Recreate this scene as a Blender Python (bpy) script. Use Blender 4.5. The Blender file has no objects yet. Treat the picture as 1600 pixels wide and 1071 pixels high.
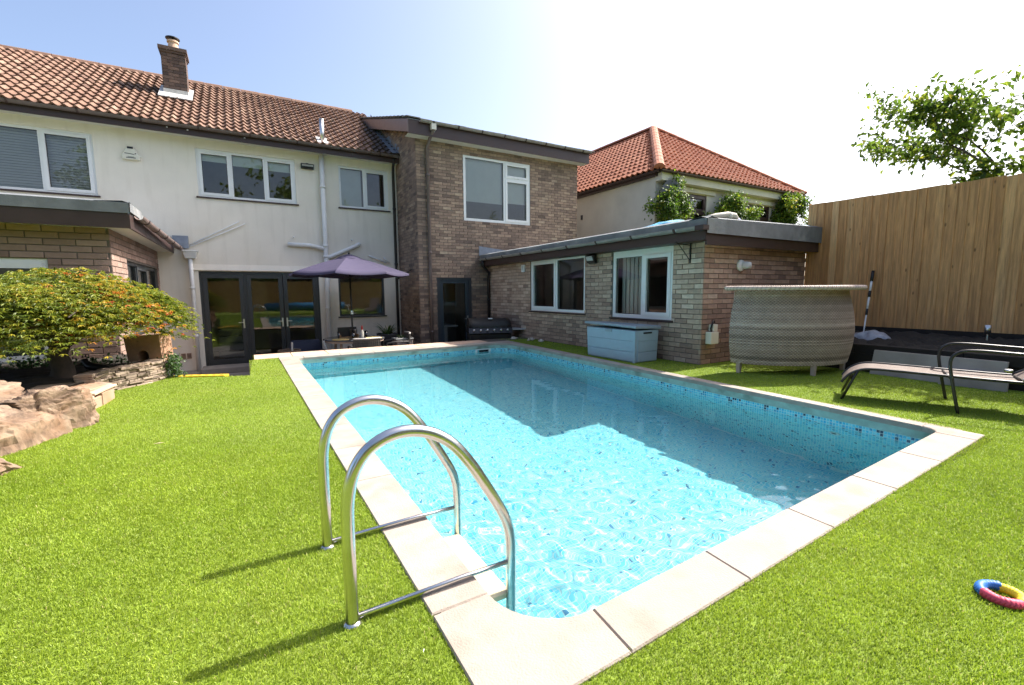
import bpy, bmesh, math, random
import numpy as np
from mathutils import Vector, Matrix
R = math.radians
S = bpy.context.scene
COL = S.collection

# ------------------------------------------------------------------ camera
cam = bpy.data.cameras.new('camera')
cam_o = bpy.data.objects.new('camera', cam)
COL.objects.link(cam_o)
cam.sensor_width = 36.0
cam.lens = 15.936
cam.clip_start = 0.02
cam.clip_end = 3000
CR = Vector((0.8635, -0.5043, -0.0079))
CU = Vector((0.0625, 0.0915, 0.9938))
CF = Vector((0.5005, 0.8587, -0.1106))
cam_o.matrix_world = Matrix(((CR.x, CU.x, -CF.x, 0), (CR.y, CU.y, -CF.y, 0), (CR.z, CU.z, -CF.z, 1.1), (0, 0, 0, 1)))
S.camera = cam_o

# ------------------------------------------------------------------ sky, sun, exposure
SUN_EL, SUN_AZ = R(49.0), R(91.5)            # azimuth clockwise from +Y: the sun stands to the right
w = bpy.data.worlds.new("World")
S.world = w
w.use_nodes = True
nt = w.node_tree
sk = nt.nodes.new('ShaderNodeTexSky')
sk.sky_type = 'NISHITA'
sk.sun_disc = False
sk.sun_elevation = SUN_EL
sk.sun_rotation = SUN_AZ
sk.air_density = 0.8
sk.dust_density = 4.2
sk.ozone_density = 1.0
nt.links.new(sk.outputs[0], nt.nodes['Background'].inputs[0])
nt.nodes['Background'].inputs[1].default_value = 0.142
sun = bpy.data.lights.new('sun', 'SUN')
sun.energy = 4.2
sun.angle = R(0.55)
sun.color = (1.0, 0.955, 0.88)
sun.cycles.is_caustics_light = True
sun_o = bpy.data.objects.new('sun', sun)
COL.objects.link(sun_o)
sd = Vector((math.cos(SUN_EL) * math.sin(SUN_AZ), math.cos(SUN_EL) * math.cos(SUN_AZ), math.sin(SUN_EL)))
sun_o.rotation_euler = sd.to_track_quat('Z', 'Y').to_euler()
S.view_settings.view_transform = 'Standard'
S.view_settings.look = 'None'
S.view_settings.exposure = 1.2
S.view_settings.gamma = 1.0
S.cycles.caustics_refractive = True
S.cycles.caustics_reflective = False
S.cycles.use_denoising = True
S.cycles.max_bounces = 10
S.cycles.transparent_max_bounces = 16
S.cycles.sample_clamp_indirect = 6.0
S.cycles.blur_glossy = 0.5

# ------------------------------------------------------------------ helpers
rng = np.random.default_rng(7)
random.seed(7)


def in_view(p, m=0.06):
    d = Vector(p) - Vector((0, 0, 1.1))
    z = d.dot(CF)
    if z < 0.1:
        return False, z
    x = d.dot(CR) / z * 15.936 / 36
    y = d.dot(CU) / z * 15.936 / 36
    return (abs(x) < 0.5 + m and abs(y) < 0.335 + m), z


class Fr:
    """a wall frame: u along the wall, n outward, z up"""
    def __init__(s, o, u, n):
        s.o = Vector(o); s.u = Vector(u).normalized(); s.n = Vector(n).normalized(); s.z = Vector((0, 0, 1))

    def p(s, u, n, z):
        return s.o + s.u * u + s.n * n + s.z * z


WF = Fr((0, 0, 0), (1, 0, 0), (0, 1, 0))


class MB:
    def __init__(s):
        s.v = []; s.f = []; s.t = []

    def add(s, vs, fs, tone=0.5):
        b = len(s.v)
        s.v += [tuple(v) for v in vs]
        s.f += [tuple(i + b for i in f) for f in fs]
        s.t += [tone] * len(fs)
        return s

    def hexa(s, p, tone=0.5, skip=()):
        # p: 8 points, bottom ring 0-3, top ring 4-7
        fs = [(0, 3, 2, 1), (4, 5, 6, 7), (0, 1, 5, 4), (1, 2, 6, 5), (2, 3, 7, 6), (3, 0, 4, 7)]
        return s.add(p, [f for i, f in enumerate(fs) if i not in skip], tone)

    def box(s, x0, x1, y0, y1, z0, z1, tone=0.5, fr=None):
        q = fr.p if fr else (lambda a, b, c: Vector((a, b, c)))
        return s.hexa([q(x0, y0, z0), q(x1, y0, z0), q(x1, y1, z0), q(x0, y1, z0), q(x0, y0, z1), q(x1, y0, z1), q(x1, y1, z1), q(x0, y1, z1)], tone)

    def bar(s, a, b, wd, hg, tone=0.5, up=(0, 0, 1)):
        a = Vector(a); b = Vector(b); d = (b - a).normalized(); u = Vector(up)
        sd_ = d.cross(u)
        if sd_.length < 1e-4:
            sd_ = d.cross(Vector((1, 0, 0)))
        sd_.normalize(); u = sd_.cross(d).normalized()
        sd_ *= wd / 2; u *= hg / 2
        return s.hexa([a - sd_ - u, a + sd_ - u, b + sd_ - u, b - sd_ - u, a - sd_ + u, a + sd_ + u, b + sd_ + u, b - sd_ + u], tone)

    def tube(s, pts, r, n=10, tone=0.5, caps=True):
        pts = [Vector(p) for p in pts]
        m = len(pts)
        rr = r if isinstance(r, (list, tuple)) else [r] * m
        t0 = (pts[1] - pts[0]).normalized()
        ref = Vector((0, 0, 1)) if abs(t0.z) < 0.9 else Vector((1, 0, 0))
        a = t0.cross(ref).normalized()
        vs = []
        for i, p in enumerate(pts):
            t = (pts[min(i + 1, m - 1)] - pts[max(i - 1, 0)])
            if t.length < 1e-9:
                t = t0
            t.normalize()
            a = (a - t * a.dot(t)).normalized()
            b = t.cross(a)
            for k in range(n):
                an = 2 * math.pi * k / n
                vs.append(p + (a * math.cos(an) + b * math.sin(an)) * rr[i])
        fs = [(i * n + k, i * n + (k + 1) % n, (i + 1) * n + (k + 1) % n, (i + 1) * n + k) for i in range(m - 1) for k in range(n)]
        if caps:
            fs.append(tuple(range(n - 1, -1, -1)))
            fs.append(tuple(range((m - 1) * n, m * n)))
        return s.add(vs, fs, tone)

    def prism(s, poly, z0, z1, tone=0.5, bev=0.0, fr=None):
        q = fr.p if fr else (lambda a, b, c: Vector((a, b, c)))
        n = len(poly)
        cx = sum(p[0] for p in poly) / n; cy = sum(p[1] for p in poly) / n
        rings = [[(x, y, z0) for x, y in poly]]
        if bev:
            rings.append([(x, y, z1 - bev) for x, y in poly])
            ins = []
            for i in range(n):
                (ax, ay), (bx, by), (c_x, c_y) = poly[i - 1], poly[i], poly[(i + 1) % n]
                e1 = Vector((bx - ax, by - ay)).normalized(); e2 = Vector((c_x - bx, c_y - by)).normalized()
                nn = Vector((-e1.y - e2.y, e1.x + e2.x))
                if nn.length < 1e-6:
                    nn = Vector((-e1.y, e1.x))
                nn.normalize()
                if nn.dot(Vector((cx - bx, cy - by))) < 0 and n < 6:
                    nn = -nn
                ins.append((bx + nn.x * bev, by + nn.y * bev, z1))
            rings.append(ins)
        else:
            rings.append([(x, y, z1) for x, y in poly])
        vs = [q(*p) for r_ in rings for p in r_]
        fs = []
        for j in range(len(rings) - 1):
            fs += [(j * n + i, j * n + (i + 1) % n, (j + 1) * n + (i + 1) % n, (j + 1) * n + i) for i in range(n)]
        k = (len(rings) - 1) * n
        fs.append(tuple(range(k, k + n)))
        fs.append(tuple(range(n - 1, -1, -1)))
        return s.add(vs, fs, tone)

    def lathe(s, prof, c=(0, 0, 0), n=20, tone=0.5, a0=0, a1=2 * math.pi):
        c = Vector(c); m = len(prof)
        full = abs(a1 - a0 - 2 * math.pi) < 1e-6
        kk = n if full else n + 1
        vs = []
        for r, z in prof:
            for k in range(kk):
                a = a0 + (a1 - a0) * k / n
                vs.append(c + Vector((r * math.cos(a), r * math.sin(a), z)))
        fs = [(i * kk + k, i * kk + (k + 1) % kk, (i + 1) * kk + (k + 1) % kk, (i + 1) * kk + k) for i in range(m - 1) for k in range(n)]
        return s.add(vs, fs, tone)

    def build(s, name, mat, parent=None, smooth=False, bevel=0):
        return mesh_obj(name, s.v, s.f, mat, parent, smooth, s.t, bevel)


def mesh_obj(name, v, f, mat, parent=None, smooth=False, tones=None, bevel=0):
    me = bpy.data.meshes.new(name)
    me.from_pydata([tuple(p) for p in v], [], f)
    if tones is not None and len(tones) == len(me.polygons):
        at = me.attributes.new('tone', 'FLOAT', 'FACE')
        at.data.foreach_set('value', np.asarray(tones, dtype=np.float32))
    if smooth:
        me.polygons.foreach_set('use_smooth', np.ones(len(me.polygons), dtype=bool))
    me.materials.append(mat)
    o = bpy.data.objects.new(name, me)
    COL.objects.link(o)
    if parent:
        o.parent = parent
    if bevel:
        b = o.modifiers.new('bevel', 'BEVEL'); b.width = bevel; b.segments = 2; b.limit_method = 'ANGLE'
    return o


def np_obj(name, V, F, mat, parent=None, tone=None, smooth=False, point_tone=None):
    """fast mesh from numpy arrays; F is (n,k)"""
    me = bpy.data.meshes.new(name)
    n, k = F.shape
    me.vertices.add(len(V)); me.vertices.foreach_set('co', np.ascontiguousarray(V, dtype=np.float32).ravel())
    me.loops.add(n * k); me.loops.foreach_set('vertex_index', np.ascontiguousarray(F, dtype=np.int32).ravel())
    me.polygons.add(n)
    me.polygons.foreach_set('loop_start', np.arange(0, n * k, k, dtype=np.int32))
    me.polygons.foreach_set('loop_total', np.full(n, k, dtype=np.int32))
    me.polygons.foreach_set('use_smooth', np.full(n, smooth, dtype=bool))
    me.update(calc_edges=True)
    if tone is not None:
        at = me.attributes.new('tone', 'FLOAT', 'FACE'); at.data.foreach_set('value', np.asarray(tone, dtype=np.float32))
    if point_tone is not None:
        at = me.attributes.new('tone', 'FLOAT', 'POINT'); at.data.foreach_set('value', np.asarray(point_tone, dtype=np.float32))
    me.materials.append(mat)
    o = bpy.data.objects.new(name, me); COL.objects.link(o)
    if parent:
        o.parent = parent
    return o


def inst(name, me, parent, loc=(0, 0, 0), rot=None):
    o = bpy.data.objects.new(name, me); COL.objects.link(o); o.parent = parent
    if rot is not None:
        o.matrix_local = Matrix.Translation(Vector(loc)) @ rot.to_4x4()
    else:
        o.location = loc
    return o


def empty(name, loc=(0, 0, 0), rz=0.0):
    o = bpy.data.objects.new(name, None); COL.objects.link(o)
    o.location = loc; o.rotation_euler = (0, 0, rz); o.empty_display_size = 0.1
    return o


def tag(o, label=None, cat=None, group=None, kind=None):
    if label: o['label'] = label
    if cat: o['category'] = cat
    if group: o['group'] = group
    if kind: o['kind'] = kind
    return o


# ------------------------------------------------------------------ materials
def newmat(name):
    m = bpy.data.materials.new(name); m.use_nodes = True
    return m, m.node_tree, m.node_tree.nodes['Principled BSDF']


def P(name, c, rough=0.6, var=0.12, scale=6.0, bump=0.0, bscale=60.0, metal=0.0, spec=0.5, ramp=None, c2=None, detail=6, stretch=None, coat=0.0, dirt=None):
    """principled material: colour varied by two noise scales, optional bump, optional per-face tone ramp, optional second patch colour"""
    m, t, b = newmat(name)
    L = t.links; N = t.nodes
    tc = N.new('ShaderNodeTexCoord'); src = tc.outputs['Object']
    if stretch:
        mp = N.new('ShaderNodeMapping'); mp.inputs['Scale'].default_value = stretch
        L.new(src, mp.inputs[0]); src = mp.outputs[0]
    if ramp:
        at = N.new('ShaderNodeAttribute'); at.attribute_name = 'tone'
        rp = N.new('ShaderNodeValToRGB'); e = rp.color_ramp.elements
        e[0].position = ramp[0][0]; e[0].color = (*ramp[0][1], 1)
        e[1].position = ramp[-1][0]; e[1].color = (*ramp[-1][1], 1)
        for pos, cc in ramp[1:-1]:
            k = e.new(pos); k.color = (*cc, 1)
        L.new(at.outputs['Fac'], rp.inputs[0]); base = rp.outputs[0]
    else:
        rgb = N.new('ShaderNodeRGB'); rgb.outputs[0].default_value = (*c, 1); base = rgb.outputs[0]
    n1 = N.new('ShaderNodeTexNoise'); n1.inputs['Scale'].default_value = scale; n1.inputs['Detail'].default_value = detail
    n1.inputs['Roughness'].default_value = 0.62
    L.new(src, n1.inputs['Vector'])
    if c2 is not None:
        n2 = N.new('ShaderNodeTexNoise'); n2.inputs['Scale'].default_value = scale * 0.37; n2.inputs['Detail'].default_value = 8
        L.new(src, n2.inputs['Vector'])
        cr = N.new('ShaderNodeMapRange'); cr.inputs[1].default_value = 0.48; cr.inputs[2].default_value = 0.68
        L.new(n2.outputs['Fac'], cr.inputs[0])
        mx = N.new('ShaderNodeMix'); mx.data_type = 'RGBA'
        L.new(cr.outputs[0], mx.inputs[0]); L.new(base, mx.inputs[6]); mx.inputs[7].default_value = (*c2, 1)
        base = mx.outputs[2]
    mr = N.new('ShaderNodeMapRange'); mr.inputs[1].default_value = 0.25; mr.inputs[2].default_value = 0.75
    mr.inputs[3].default_value = 1 - var; mr.inputs[4].default_value = 1 + var
    L.new(n1.outputs['Fac'], mr.inputs[0])
    hs = N.new('ShaderNodeVectorMath'); hs.operation = 'SCALE'
    L.new(base, hs.inputs[0]); L.new(mr.outputs[0], hs.inputs['Scale'])
    L.new(hs.outputs[0], b.inputs['Base Color'])
    rr = N.new('ShaderNodeMapRange'); rr.inputs[1].default_value = 0.3; rr.inputs[2].default_value = 0.7
    rr.inputs[3].default_value = max(0.02, rough - 0.1 * min(1, rough * 2)); rr.inputs[4].default_value = min(1, rough + 0.1 * min(1, rough * 2))
    L.new(n1.outputs['Fac'], rr.inputs[0]); L.new(rr.outputs[0], b.inputs['Roughness'])
    b.inputs['Metallic'].default_value = metal
    b.inputs['Specular IOR Level'].default_value = spec
    b.inputs['Coat Weight'].default_value = coat
    if bump:
        n3 = N.new('ShaderNodeTexNoise'); n3.inputs['Scale'].default_value = bscale; n3.inputs['Detail'].default_value = 5
        L.new(src, n3.inputs['Vector'])
        bp = N.new('ShaderNodeBump'); bp.inputs['Strength'].default_value = min(1, bump); bp.inputs['Distance'].default_value = 0.01 * max(1, bump)
        L.new(n3.outputs['Fac'], bp.inputs['Height']); L.new(bp.outputs[0], b.inputs['Normal'])
    return m


def glass_mat(name, tint=(0.94, 0.96, 0.95), ior=1.55):
    m, t, b = newmat(name)
    N = t.nodes; L = t.links; N.remove(b)
    out = N['Material Output']
    fr = N.new('ShaderNodeFresnel'); fr.inputs[0].default_value = ior
    mu = N.new('ShaderNodeMath'); mu.operation = 'MULTIPLY_ADD'; mu.inputs[1].default_value = 1.6; mu.inputs[2].default_value = 0.02
    mu.use_clamp = True
    tr = N.new('ShaderNodeBsdfTransparent'); tr.inputs[0].default_value = (*tint, 1)
    gl = N.new('ShaderNodeBsdfGlossy'); gl.inputs['Roughness'].default_value = 0.01
    tc = N.new('ShaderNodeTexCoord'); nz = N.new('ShaderNodeTexNoise'); nz.inputs['Scale'].default_value = 1.3
    bp = N.new('ShaderNodeBump'); bp.inputs['Strength'].default_value = 0.06; bp.inputs['Distance'].default_value = 0.02
    L.new(tc.outputs['Object'], nz.inputs['Vector']); L.new(nz.outputs['Fac'], bp.inputs['Height']); L.new(bp.outputs[0], gl.inputs['Normal'])
    mx = N.new('ShaderNodeMixShader')
    L.new(fr.outputs[0], mu.inputs[0]); L.new(mu.outputs[0], mx.inputs[0]); L.new(tr.outputs[0], mx.inputs[1]); L.new(gl.outputs[0], mx.inputs[2])
    L.new(mx.outputs[0], out.inputs[0])
    return m


def leaf_mat(name, ramp, trans=0.35, rough=0.5):
    m = P(name, (0, 0, 0), rough, 0.18, 5.0, ramp=ramp)
    t = m.node_tree; N = t.nodes; L = t.links
    b = N['Principled BSDF']; out = N['Material Output']
    tl = N.new('ShaderNodeBsdfTranslucent'); mx = N.new('ShaderNodeMixShader'); mx.inputs[0].default_value = trans
    col = b.inputs['Base Color'].links[0].from_socket
    L.new(col, tl.inputs[0]); L.new(b.outputs[0], mx.inputs[1]); L.new(tl.outputs[0], mx.inputs[2]); L.new(mx.outputs[0], out.inputs[0])
    return m


M = {}
M['upvc'] = P('white_upvc', (0.78, 0.79, 0.78), 0.32, 0.04, 3)
M['grey_upvc'] = P('dark_grey_frame', (0.035, 0.04, 0.045), 0.4, 0.1, 4)
M['glass'] = glass_mat('window_glass')
M['room'] = P('room_plaster', (0.30, 0.285, 0.26), 0.9, 0.25, 1.2)
M['blind'] = P('roller_blind', (0.74, 0.80, 0.72), 0.8, 0.05, 4, bump=0.1, bscale=200)
M['render'] = P('cream_render', (0.80, 0.745, 0.645), 0.9, 0.06, 1.3, bump=0.35, bscale=55, c2=(0.76, 0.70, 0.59))
M['mortar'] = P('mortar', (0.135, 0.115, 0.097), 0.95, 0.15, 12, bump=0.3, bscale=90)
BR = [(0.0, (0.125, 0.09, 0.074)), (0.25, (0.205, 0.145, 0.113)), (0.5, (0.295, 0.208, 0.155)), (0.75, (0.385, 0.277, 0.20)), (1.0, (0.47, 0.36, 0.26))]
M['brick'] = P('brown_brick', (0, 0, 0), 0.9, 0.22, 14, bump=0.5, bscale=70, ramp=BR)
BX = [(0.0, (0.23, 0.155, 0.12)), (0.3, (0.37, 0.26, 0.195)), (0.6, (0.48, 0.355, 0.265)), (0.85, (0.57, 0.44, 0.335)), (1.0, (0.63, 0.52, 0.41))]
M['brick_ext'] = P('buff_brown_brick', (0, 0, 0), 0.9, 0.2, 14, bump=0.5, bscale=70, ramp=BX)
BE = [(0.0, (0.20, 0.13, 0.10)), (0.35, (0.35, 0.225, 0.165)), (0.65, (0.47, 0.31, 0.225)), (1.0, (0.57, 0.42, 0.31))]
M['brick_red'] = P('red_brown_brick', (0, 0, 0), 0.9, 0.2, 14, bump=0.5, bscale=70, ramp=BE)
BB = [(0.0, (0.21, 0.135, 0.105)), (0.5, (0.305, 0.205, 0.163)), (1.0, (0.41, 0.285, 0.23))]
M['brick_bay'] = P('tan_brick', (0, 0, 0), 0.9, 0.15, 10, bump=0.4, bscale=60, ramp=BB)
RT = [(0.0, (0.04, 0.032, 0.029)), (0.3, (0.118, 0.062, 0.041)), (0.6, (0.195, 0.108, 0.072)), (1.0, (0.275, 0.178, 0.125))]
M['pantile'] = P('clay_pantile', (0, 0, 0), 0.85, 0.2, 7, bump=0.3, bscale=50, ramp=RT)
NT = [(0.0, (0.20, 0.058, 0.028)), (0.5, (0.33, 0.10, 0.045)), (1.0, (0.42, 0.165, 0.085))]
M['red_tile'] = P('red_roof_tile', (0, 0, 0), 0.8, 0.2, 7, bump=0.2, bscale=50, ramp=NT)
M['brown'] = P('brown_fascia', (0.048, 0.027, 0.023), 0.45, 0.15, 5)
M['gutter'] = P('brown_gutter', (0.13, 0.095, 0.085), 0.4, 0.2, 6)
M['gutter_grey'] = P('weathered_gutter', (0.27, 0.245, 0.23), 0.4, 0.25, 7)
M['lead'] = P('lead_flashing', (0.20, 0.23, 0.28), 0.55, 0.3, 6, bump=0.2, bscale=20)
M['felt'] = P('grey_roof_felt', (0.17, 0.18, 0.19), 0.85, 0.25, 5, bump=0.3, bscale=70, c2=(0.25, 0.26, 0.26))
M['soffit'] = P('pale_soffit', (0.66, 0.64, 0.58), 0.7, 0.08, 4)
M['pipe'] = P('white_painted_pipe', (0.76, 0.76, 0.74), 0.45, 0.08, 6)
M['black'] = P('black_plastic', (0.012, 0.012, 0.013), 0.4, 0.2, 6)
M['steel'] = P('brushed_stainless_steel', (0.64, 0.63, 0.62), 0.22, 0.08, 9, metal=1.0, stretch=(1, 1, 6))
M['alu'] = P('aluminium', (0.62, 0.62, 0.62), 0.35, 0.08, 6, metal=1.0)
M['stone'] = P('pale_coping_stone', (0, 0, 0), 0.85, 0.10, 14, ramp=[(0, (0.335, 0.285, 0.24)), (1, (0.385, 0.335, 0.285))], bump=0.35, bscale=140, c2=(0.325, 0.27, 0.225))
M['terracotta_slab'] = P('peach_paving', (0.60, 0.42, 0.30), 0.85, 0.1, 5, bump=0.25, bscale=80, c2=(0.52, 0.35, 0.25))
M['bond'] = P('algae_stained_concrete', (0.33, 0.46, 0.40), 0.75, 0.25, 9, c2=(0.17, 0.21, 0.16), bump=0.2, bscale=60)
M['grout'] = P('pale_grout', (0.68, 0.86, 0.86), 0.8, 0.05, 8)
TT = [(0.0, (0.35, 0.78, 0.82)), (0.40, (0.18, 0.68, 0.79)), (0.66, (0.065, 0.52, 0.74)), (0.85, (0.08, 0.34, 0.53)), (0.93, (0.04, 0.17, 0.31)), (1.0, (0.02, 0.055, 0.11))]
M['tile'] = P('glass_mosaic', (0, 0, 0), 0.25, 0.06, 20, ramp=TT)
M['turf_base'] = P('turf_backing', (0.15, 0.215, 0.018), 0.95, 0.4, 40, bump=0.6, bscale=160, c2=(0.17, 0.225, 0.025))
GR = [(0.0, (0.13, 0.195, 0.014)), (0.4, (0.255, 0.36, 0.025)), (0.75, (0.385, 0.485, 0.046)), (0.93, (0.54, 0.57, 0.15)), (1.0, (0.56, 0.46, 0.22))]
M['blade'] = leaf_mat('artificial_grass_fibre', GR, 0.42, 0.55)
M['concrete'] = P('patio_concrete', (0.22, 0.205, 0.19), 0.9, 0.2, 3, bump=0.3, bscale=50)
M['ground'] = P('earth', (0.13, 0.11, 0.075), 0.95, 0.3, 1.5)
M['soil'] = P('dark_soil', (0.026, 0.021, 0.016), 0.95, 0.5, 9, bump=1.0, bscale=35)
FB = [(0.0, (0.46, 0.225, 0.085)), (0.5, (0.60, 0.315, 0.13)), (1.0, (0.70, 0.415, 0.195))]
M['fence'] = P('fence_timber', (0, 0, 0), 0.8, 0.34, 7, bump=0.4, bscale=30, ramp=FB, stretch=(6, 6, 0.45))
M['sleeper'] = P('dark_sleeper_timber', (0.020, 0.015, 0.012), 0.85, 0.4, 6, bump=0.5, bscale=30)


def overlay(m, kind, amt, scale, thr=0.62, col=(0.05, 0.03, 0.02), stretch=(1, 1, 1)):
    """lay wear of its own shape over a material: streaks, specks or knots"""
    t = m.node_tree; N = t.nodes; L = t.links; b = N['Principled BSDF']
    src = b.inputs['Base Color'].links[0].from_socket
    tc = N.new('ShaderNodeTexCoord'); mp = N.new('ShaderNodeMapping'); mp.inputs['Scale'].default_value = stretch
    L.new(tc.outputs['Object'], mp.inputs[0])
    mr = N.new('ShaderNodeMapRange')
    if kind == 'knots':
        vo = N.new('ShaderNodeTexVoronoi'); vo.inputs['Scale'].default_value = scale; L.new(mp.outputs[0], vo.inputs['Vector'])
        L.new(vo.outputs['Distance'], mr.inputs[0]); mr.inputs[1].default_value = thr; mr.inputs[2].default_value = thr * 0.45
    else:
        nz = N.new('ShaderNodeTexNoise'); nz.inputs['Scale'].default_value = scale; nz.inputs['Detail'].default_value = 4; L.new(mp.outputs[0], nz.inputs['Vector'])
        L.new(nz.outputs['Fac'], mr.inputs[0]); mr.inputs[1].default_value = thr; mr.inputs[2].default_value = thr + 0.12
    mr.inputs[3].default_value = 0.0; mr.inputs[4].default_value = amt
    mx = N.new('ShaderNodeMix'); mx.data_type = 'RGBA'
    L.new(mr.outputs[0], mx.inputs[0]); L.new(src, mx.inputs[6]); mx.inputs[7].default_value = (*col, 1)
    L.new(mx.outputs[2], b.inputs['Base Color'])


overlay(M['fence'], 'knots', 0.75, 3.2, 0.10, (0.10, 0.05, 0.022), (2.2, 2.2, 0.9))
overlay(M['fence'], 'streaks', 0.45, 5.0, 0.52, (0.30, 0.145, 0.058), (7, 7, 0.22))
overlay(M['stone'], 'specks', 0.6, 90.0, 0.68, (0.16, 0.12, 0.10))
overlay(M['stone'], 'stains', 0.42, 3.4, 0.53, (0.24, 0.175, 0.13))
overlay(M['render'], 'streaks', 0.10, 3.2, 0.52, (0.42, 0.37, 0.28), (2.2, 2.2, 0.22))
overlay(M['render'], 'stains', 0.16, 0.9, 0.58, (0.52, 0.45, 0.32))
overlay(M['pantile'], 'lichen', 0.5, 5.0, 0.60, (0.16, 0.135, 0.085))
overlay(M['brick'], 'stains', 0.35, 0.8, 0.52, (0.075, 0.058, 0.05))
overlay(M['brick_ext'], 'stains', 0.30, 0.9, 0.54, (0.20, 0.155, 0.12))
overlay(M['turf_base'], 'wear', 0.3, 1.1, 0.55, (0.20, 0.21, 0.04))
# ================================================================== ground, lawn
PATIO = -0.66
LAWN_FAR = 9.42
# pool inner corners (edge of the coping)
NL, NRc, FRc, FLc = (0.683, 1.095), (4.60, 1.275), (4.86, 8.60), (0.683, 8.47)


def rounded(corners, radii, seg=10):
    out = []
    n = len(corners)
    for i in range(n):
        p = Vector(corners[i]); a = (Vector(corners[i - 1]) - p).normalized(); b = (Vector(corners[(i + 1) % n]) - p).normalized()
        r = radii[i]; half = a.angle(b) / 2
        t = r / math.tan(half)
        c = p + (a + b).normalized() * (r / math.sin(half))
        s0 = p + a * t - c; s1 = p + b * t - c
        for k in range(seg + 1):
            u = k / seg
            v = s0.lerp(s1, u)
            # slerp by normalising
            v = (s0 * math.sin((1 - u) * (math.pi - 2 * half)) + s1 * math.sin(u * (math.pi - 2 * half))) / math.sin(math.pi - 2 * half)
            out.append((c.x + v.x, c.y + v.y))
    return out


POOL = rounded([NL, NRc, FRc, FLc], [0.27, 0.13, 0.42, 0.12])        # counter-clockwise from the near left corner
PA = np.array(POOL)


def inside(px, py, poly=PA):
    c = np.zeros(np.shape(px), dtype=bool)
    n = len(poly)
    for i in range(n):
        x0, y0 = poly[i]; x1, y1 = poly[(i + 1) % n]
        cond = ((y0 > py) != (y1 > py)) & (px < (x1 - x0) * (py - y0) / (y1 - y0 + 1e-12) + x0)
        c ^= cond
    return c


# far ground sheet at patio level with a hole for the pool and the terrace
mb = MB()
G = 900
for x0, x1, y0, y1 in ((-G, 0.3, -G, G), (5.0, G, -G, G), (0.3, 5.0, -G, 0.7), (0.3, 5.0, 9.0, G)):
    mb.add([(x0, y0, PATIO - 0.01), (x1, y0, PATIO - 0.01), (x1, y1, PATIO - 0.01), (x0, y1, PATIO - 0.01)], [(0, 1, 2, 3)])
tag(mb.build('ground', M['ground']), kind='structure')
# sunken patio in front of the house doors
mb = MB(); mb.add([(-9, 6.5, PATIO), (12, 6.5, PATIO), (12, 12.9, PATIO), (-9, 12.9, PATIO)][:0] or [(-9, 9.3, PATIO), (12, 9.3, PATIO), (12, 12.9, PATIO), (-9, 12.9, PATIO)], [(0, 1, 2, 3)])
mb.add([(-9, 6.9, PATIO), (0.3, 6.9, PATIO), (0.3, 9.3, PATIO), (-9, 9.3, PATIO)], [(0, 1, 2, 3)])
tag(mb.build('patio', M['concrete']), kind='structure')
# raised lawn: top sheets and the cut faces towards the sunken patio
LB = [(-0.93, 7.44), (-0.50, 7.22), (-0.02, 7.06)]                  # lawn edge in front of the door steps
mb = MB()
zl = 0.0
mb.add([(-30, -14, zl), (30, -14, zl), (30, 1.0, zl), (-30, 1.0, zl)], [(0, 1, 2, 3)])
mb.add([(-30, 1.0, zl), (0.56, 1.0, zl), (0.56, 7.06, zl), (-0.02, 7.06, zl), (-0.50, 7.22, zl), (-0.93, 7.44, zl), (-1.6, 8.65, zl), (-30, 8.65, zl)], [tuple(range(8))])
mb.add([(-0.02, 7.06, zl), (0.56, 7.06, zl), (0.56, 8.72, zl), (0.03, 8.72, zl)], [(0, 1, 2, 3)])
mb.add([(4.66, 1.0, zl), (30, 1.0, zl), (30, 4.4, zl), (4.75, 4.4, zl)], [(0, 1, 2, 3)])
mb.add([(4.75, 4.4, zl), (5.9, 4.4, zl), (5.9, 9.42, zl), (4.95, 9.42, zl)], [(0, 1, 2, 3)])
edge = [(-1.6, 8.65), (-0.93, 7.44), (-0.50, 7.22), (-0.02, 7.06), (0.03, 8.72), (0.03, 9.40), (5.9, 9.40)]
for a, b in zip(edge[:-1], edge[1:]):
    mb.add([(a[0], a[1], PATIO), (b[0], b[1], PATIO), (b[0], b[1], zl - 0.002), (a[0], a[1], zl - 0.002)], [(0, 1, 2, 3)], 0.0)
tag(mb.build('lawn', M['turf_base']), kind='structure')

# ------------------------------------------------------------------ turf fibres
RING = rounded([(0.482, 0.911), (4.70, 1.071), (5.06, 9.4), (0.43, 9.4)], [0.02, 0.02, 0.3, 0.02], 4)
RINGA = np.array(RING)


def lawn_ok(x, y):
    ok = ~inside(x, y, RINGA)
    # slanting left coping edge
    left = (x > -0.02) & (x < 0.46) & (y > 1.0)
    ok &= ~(left & (x > 0.489 - 0.009 * (y - 1.0)))
    # edge towards the sunken steps
    yb = np.where(x < -0.5, 7.44 + (x + 0.93) * (7.22 - 7.44) / 0.43, 7.22 + (x + 0.5) * (7.06 - 7.22) / 0.48)
    ok &= ~((x < -0.02) & (y > yb))
    ok &= ~((y > 8.70) & (x < 4.7))
    # planting bed, boulders and slates on the left
    xb = np.interp(y, [3.2, 4.2, 4.7, 5.3, 5.9, 6.7, 7.4], [-1.75, -1.75, -1.60, -1.42, -1.32, -1.46, -0.97])
    ok &= ~((x < xb - 0.02) & (y > 3.2))
    ok &= ~((x < -2.2) & (y > 2.4) & (y <= 3.2))
    ok &= (x < 7.05) & ~((x > 5.72) & (y > 4.34))
    ok &= y < 9.35
    return ok


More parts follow.
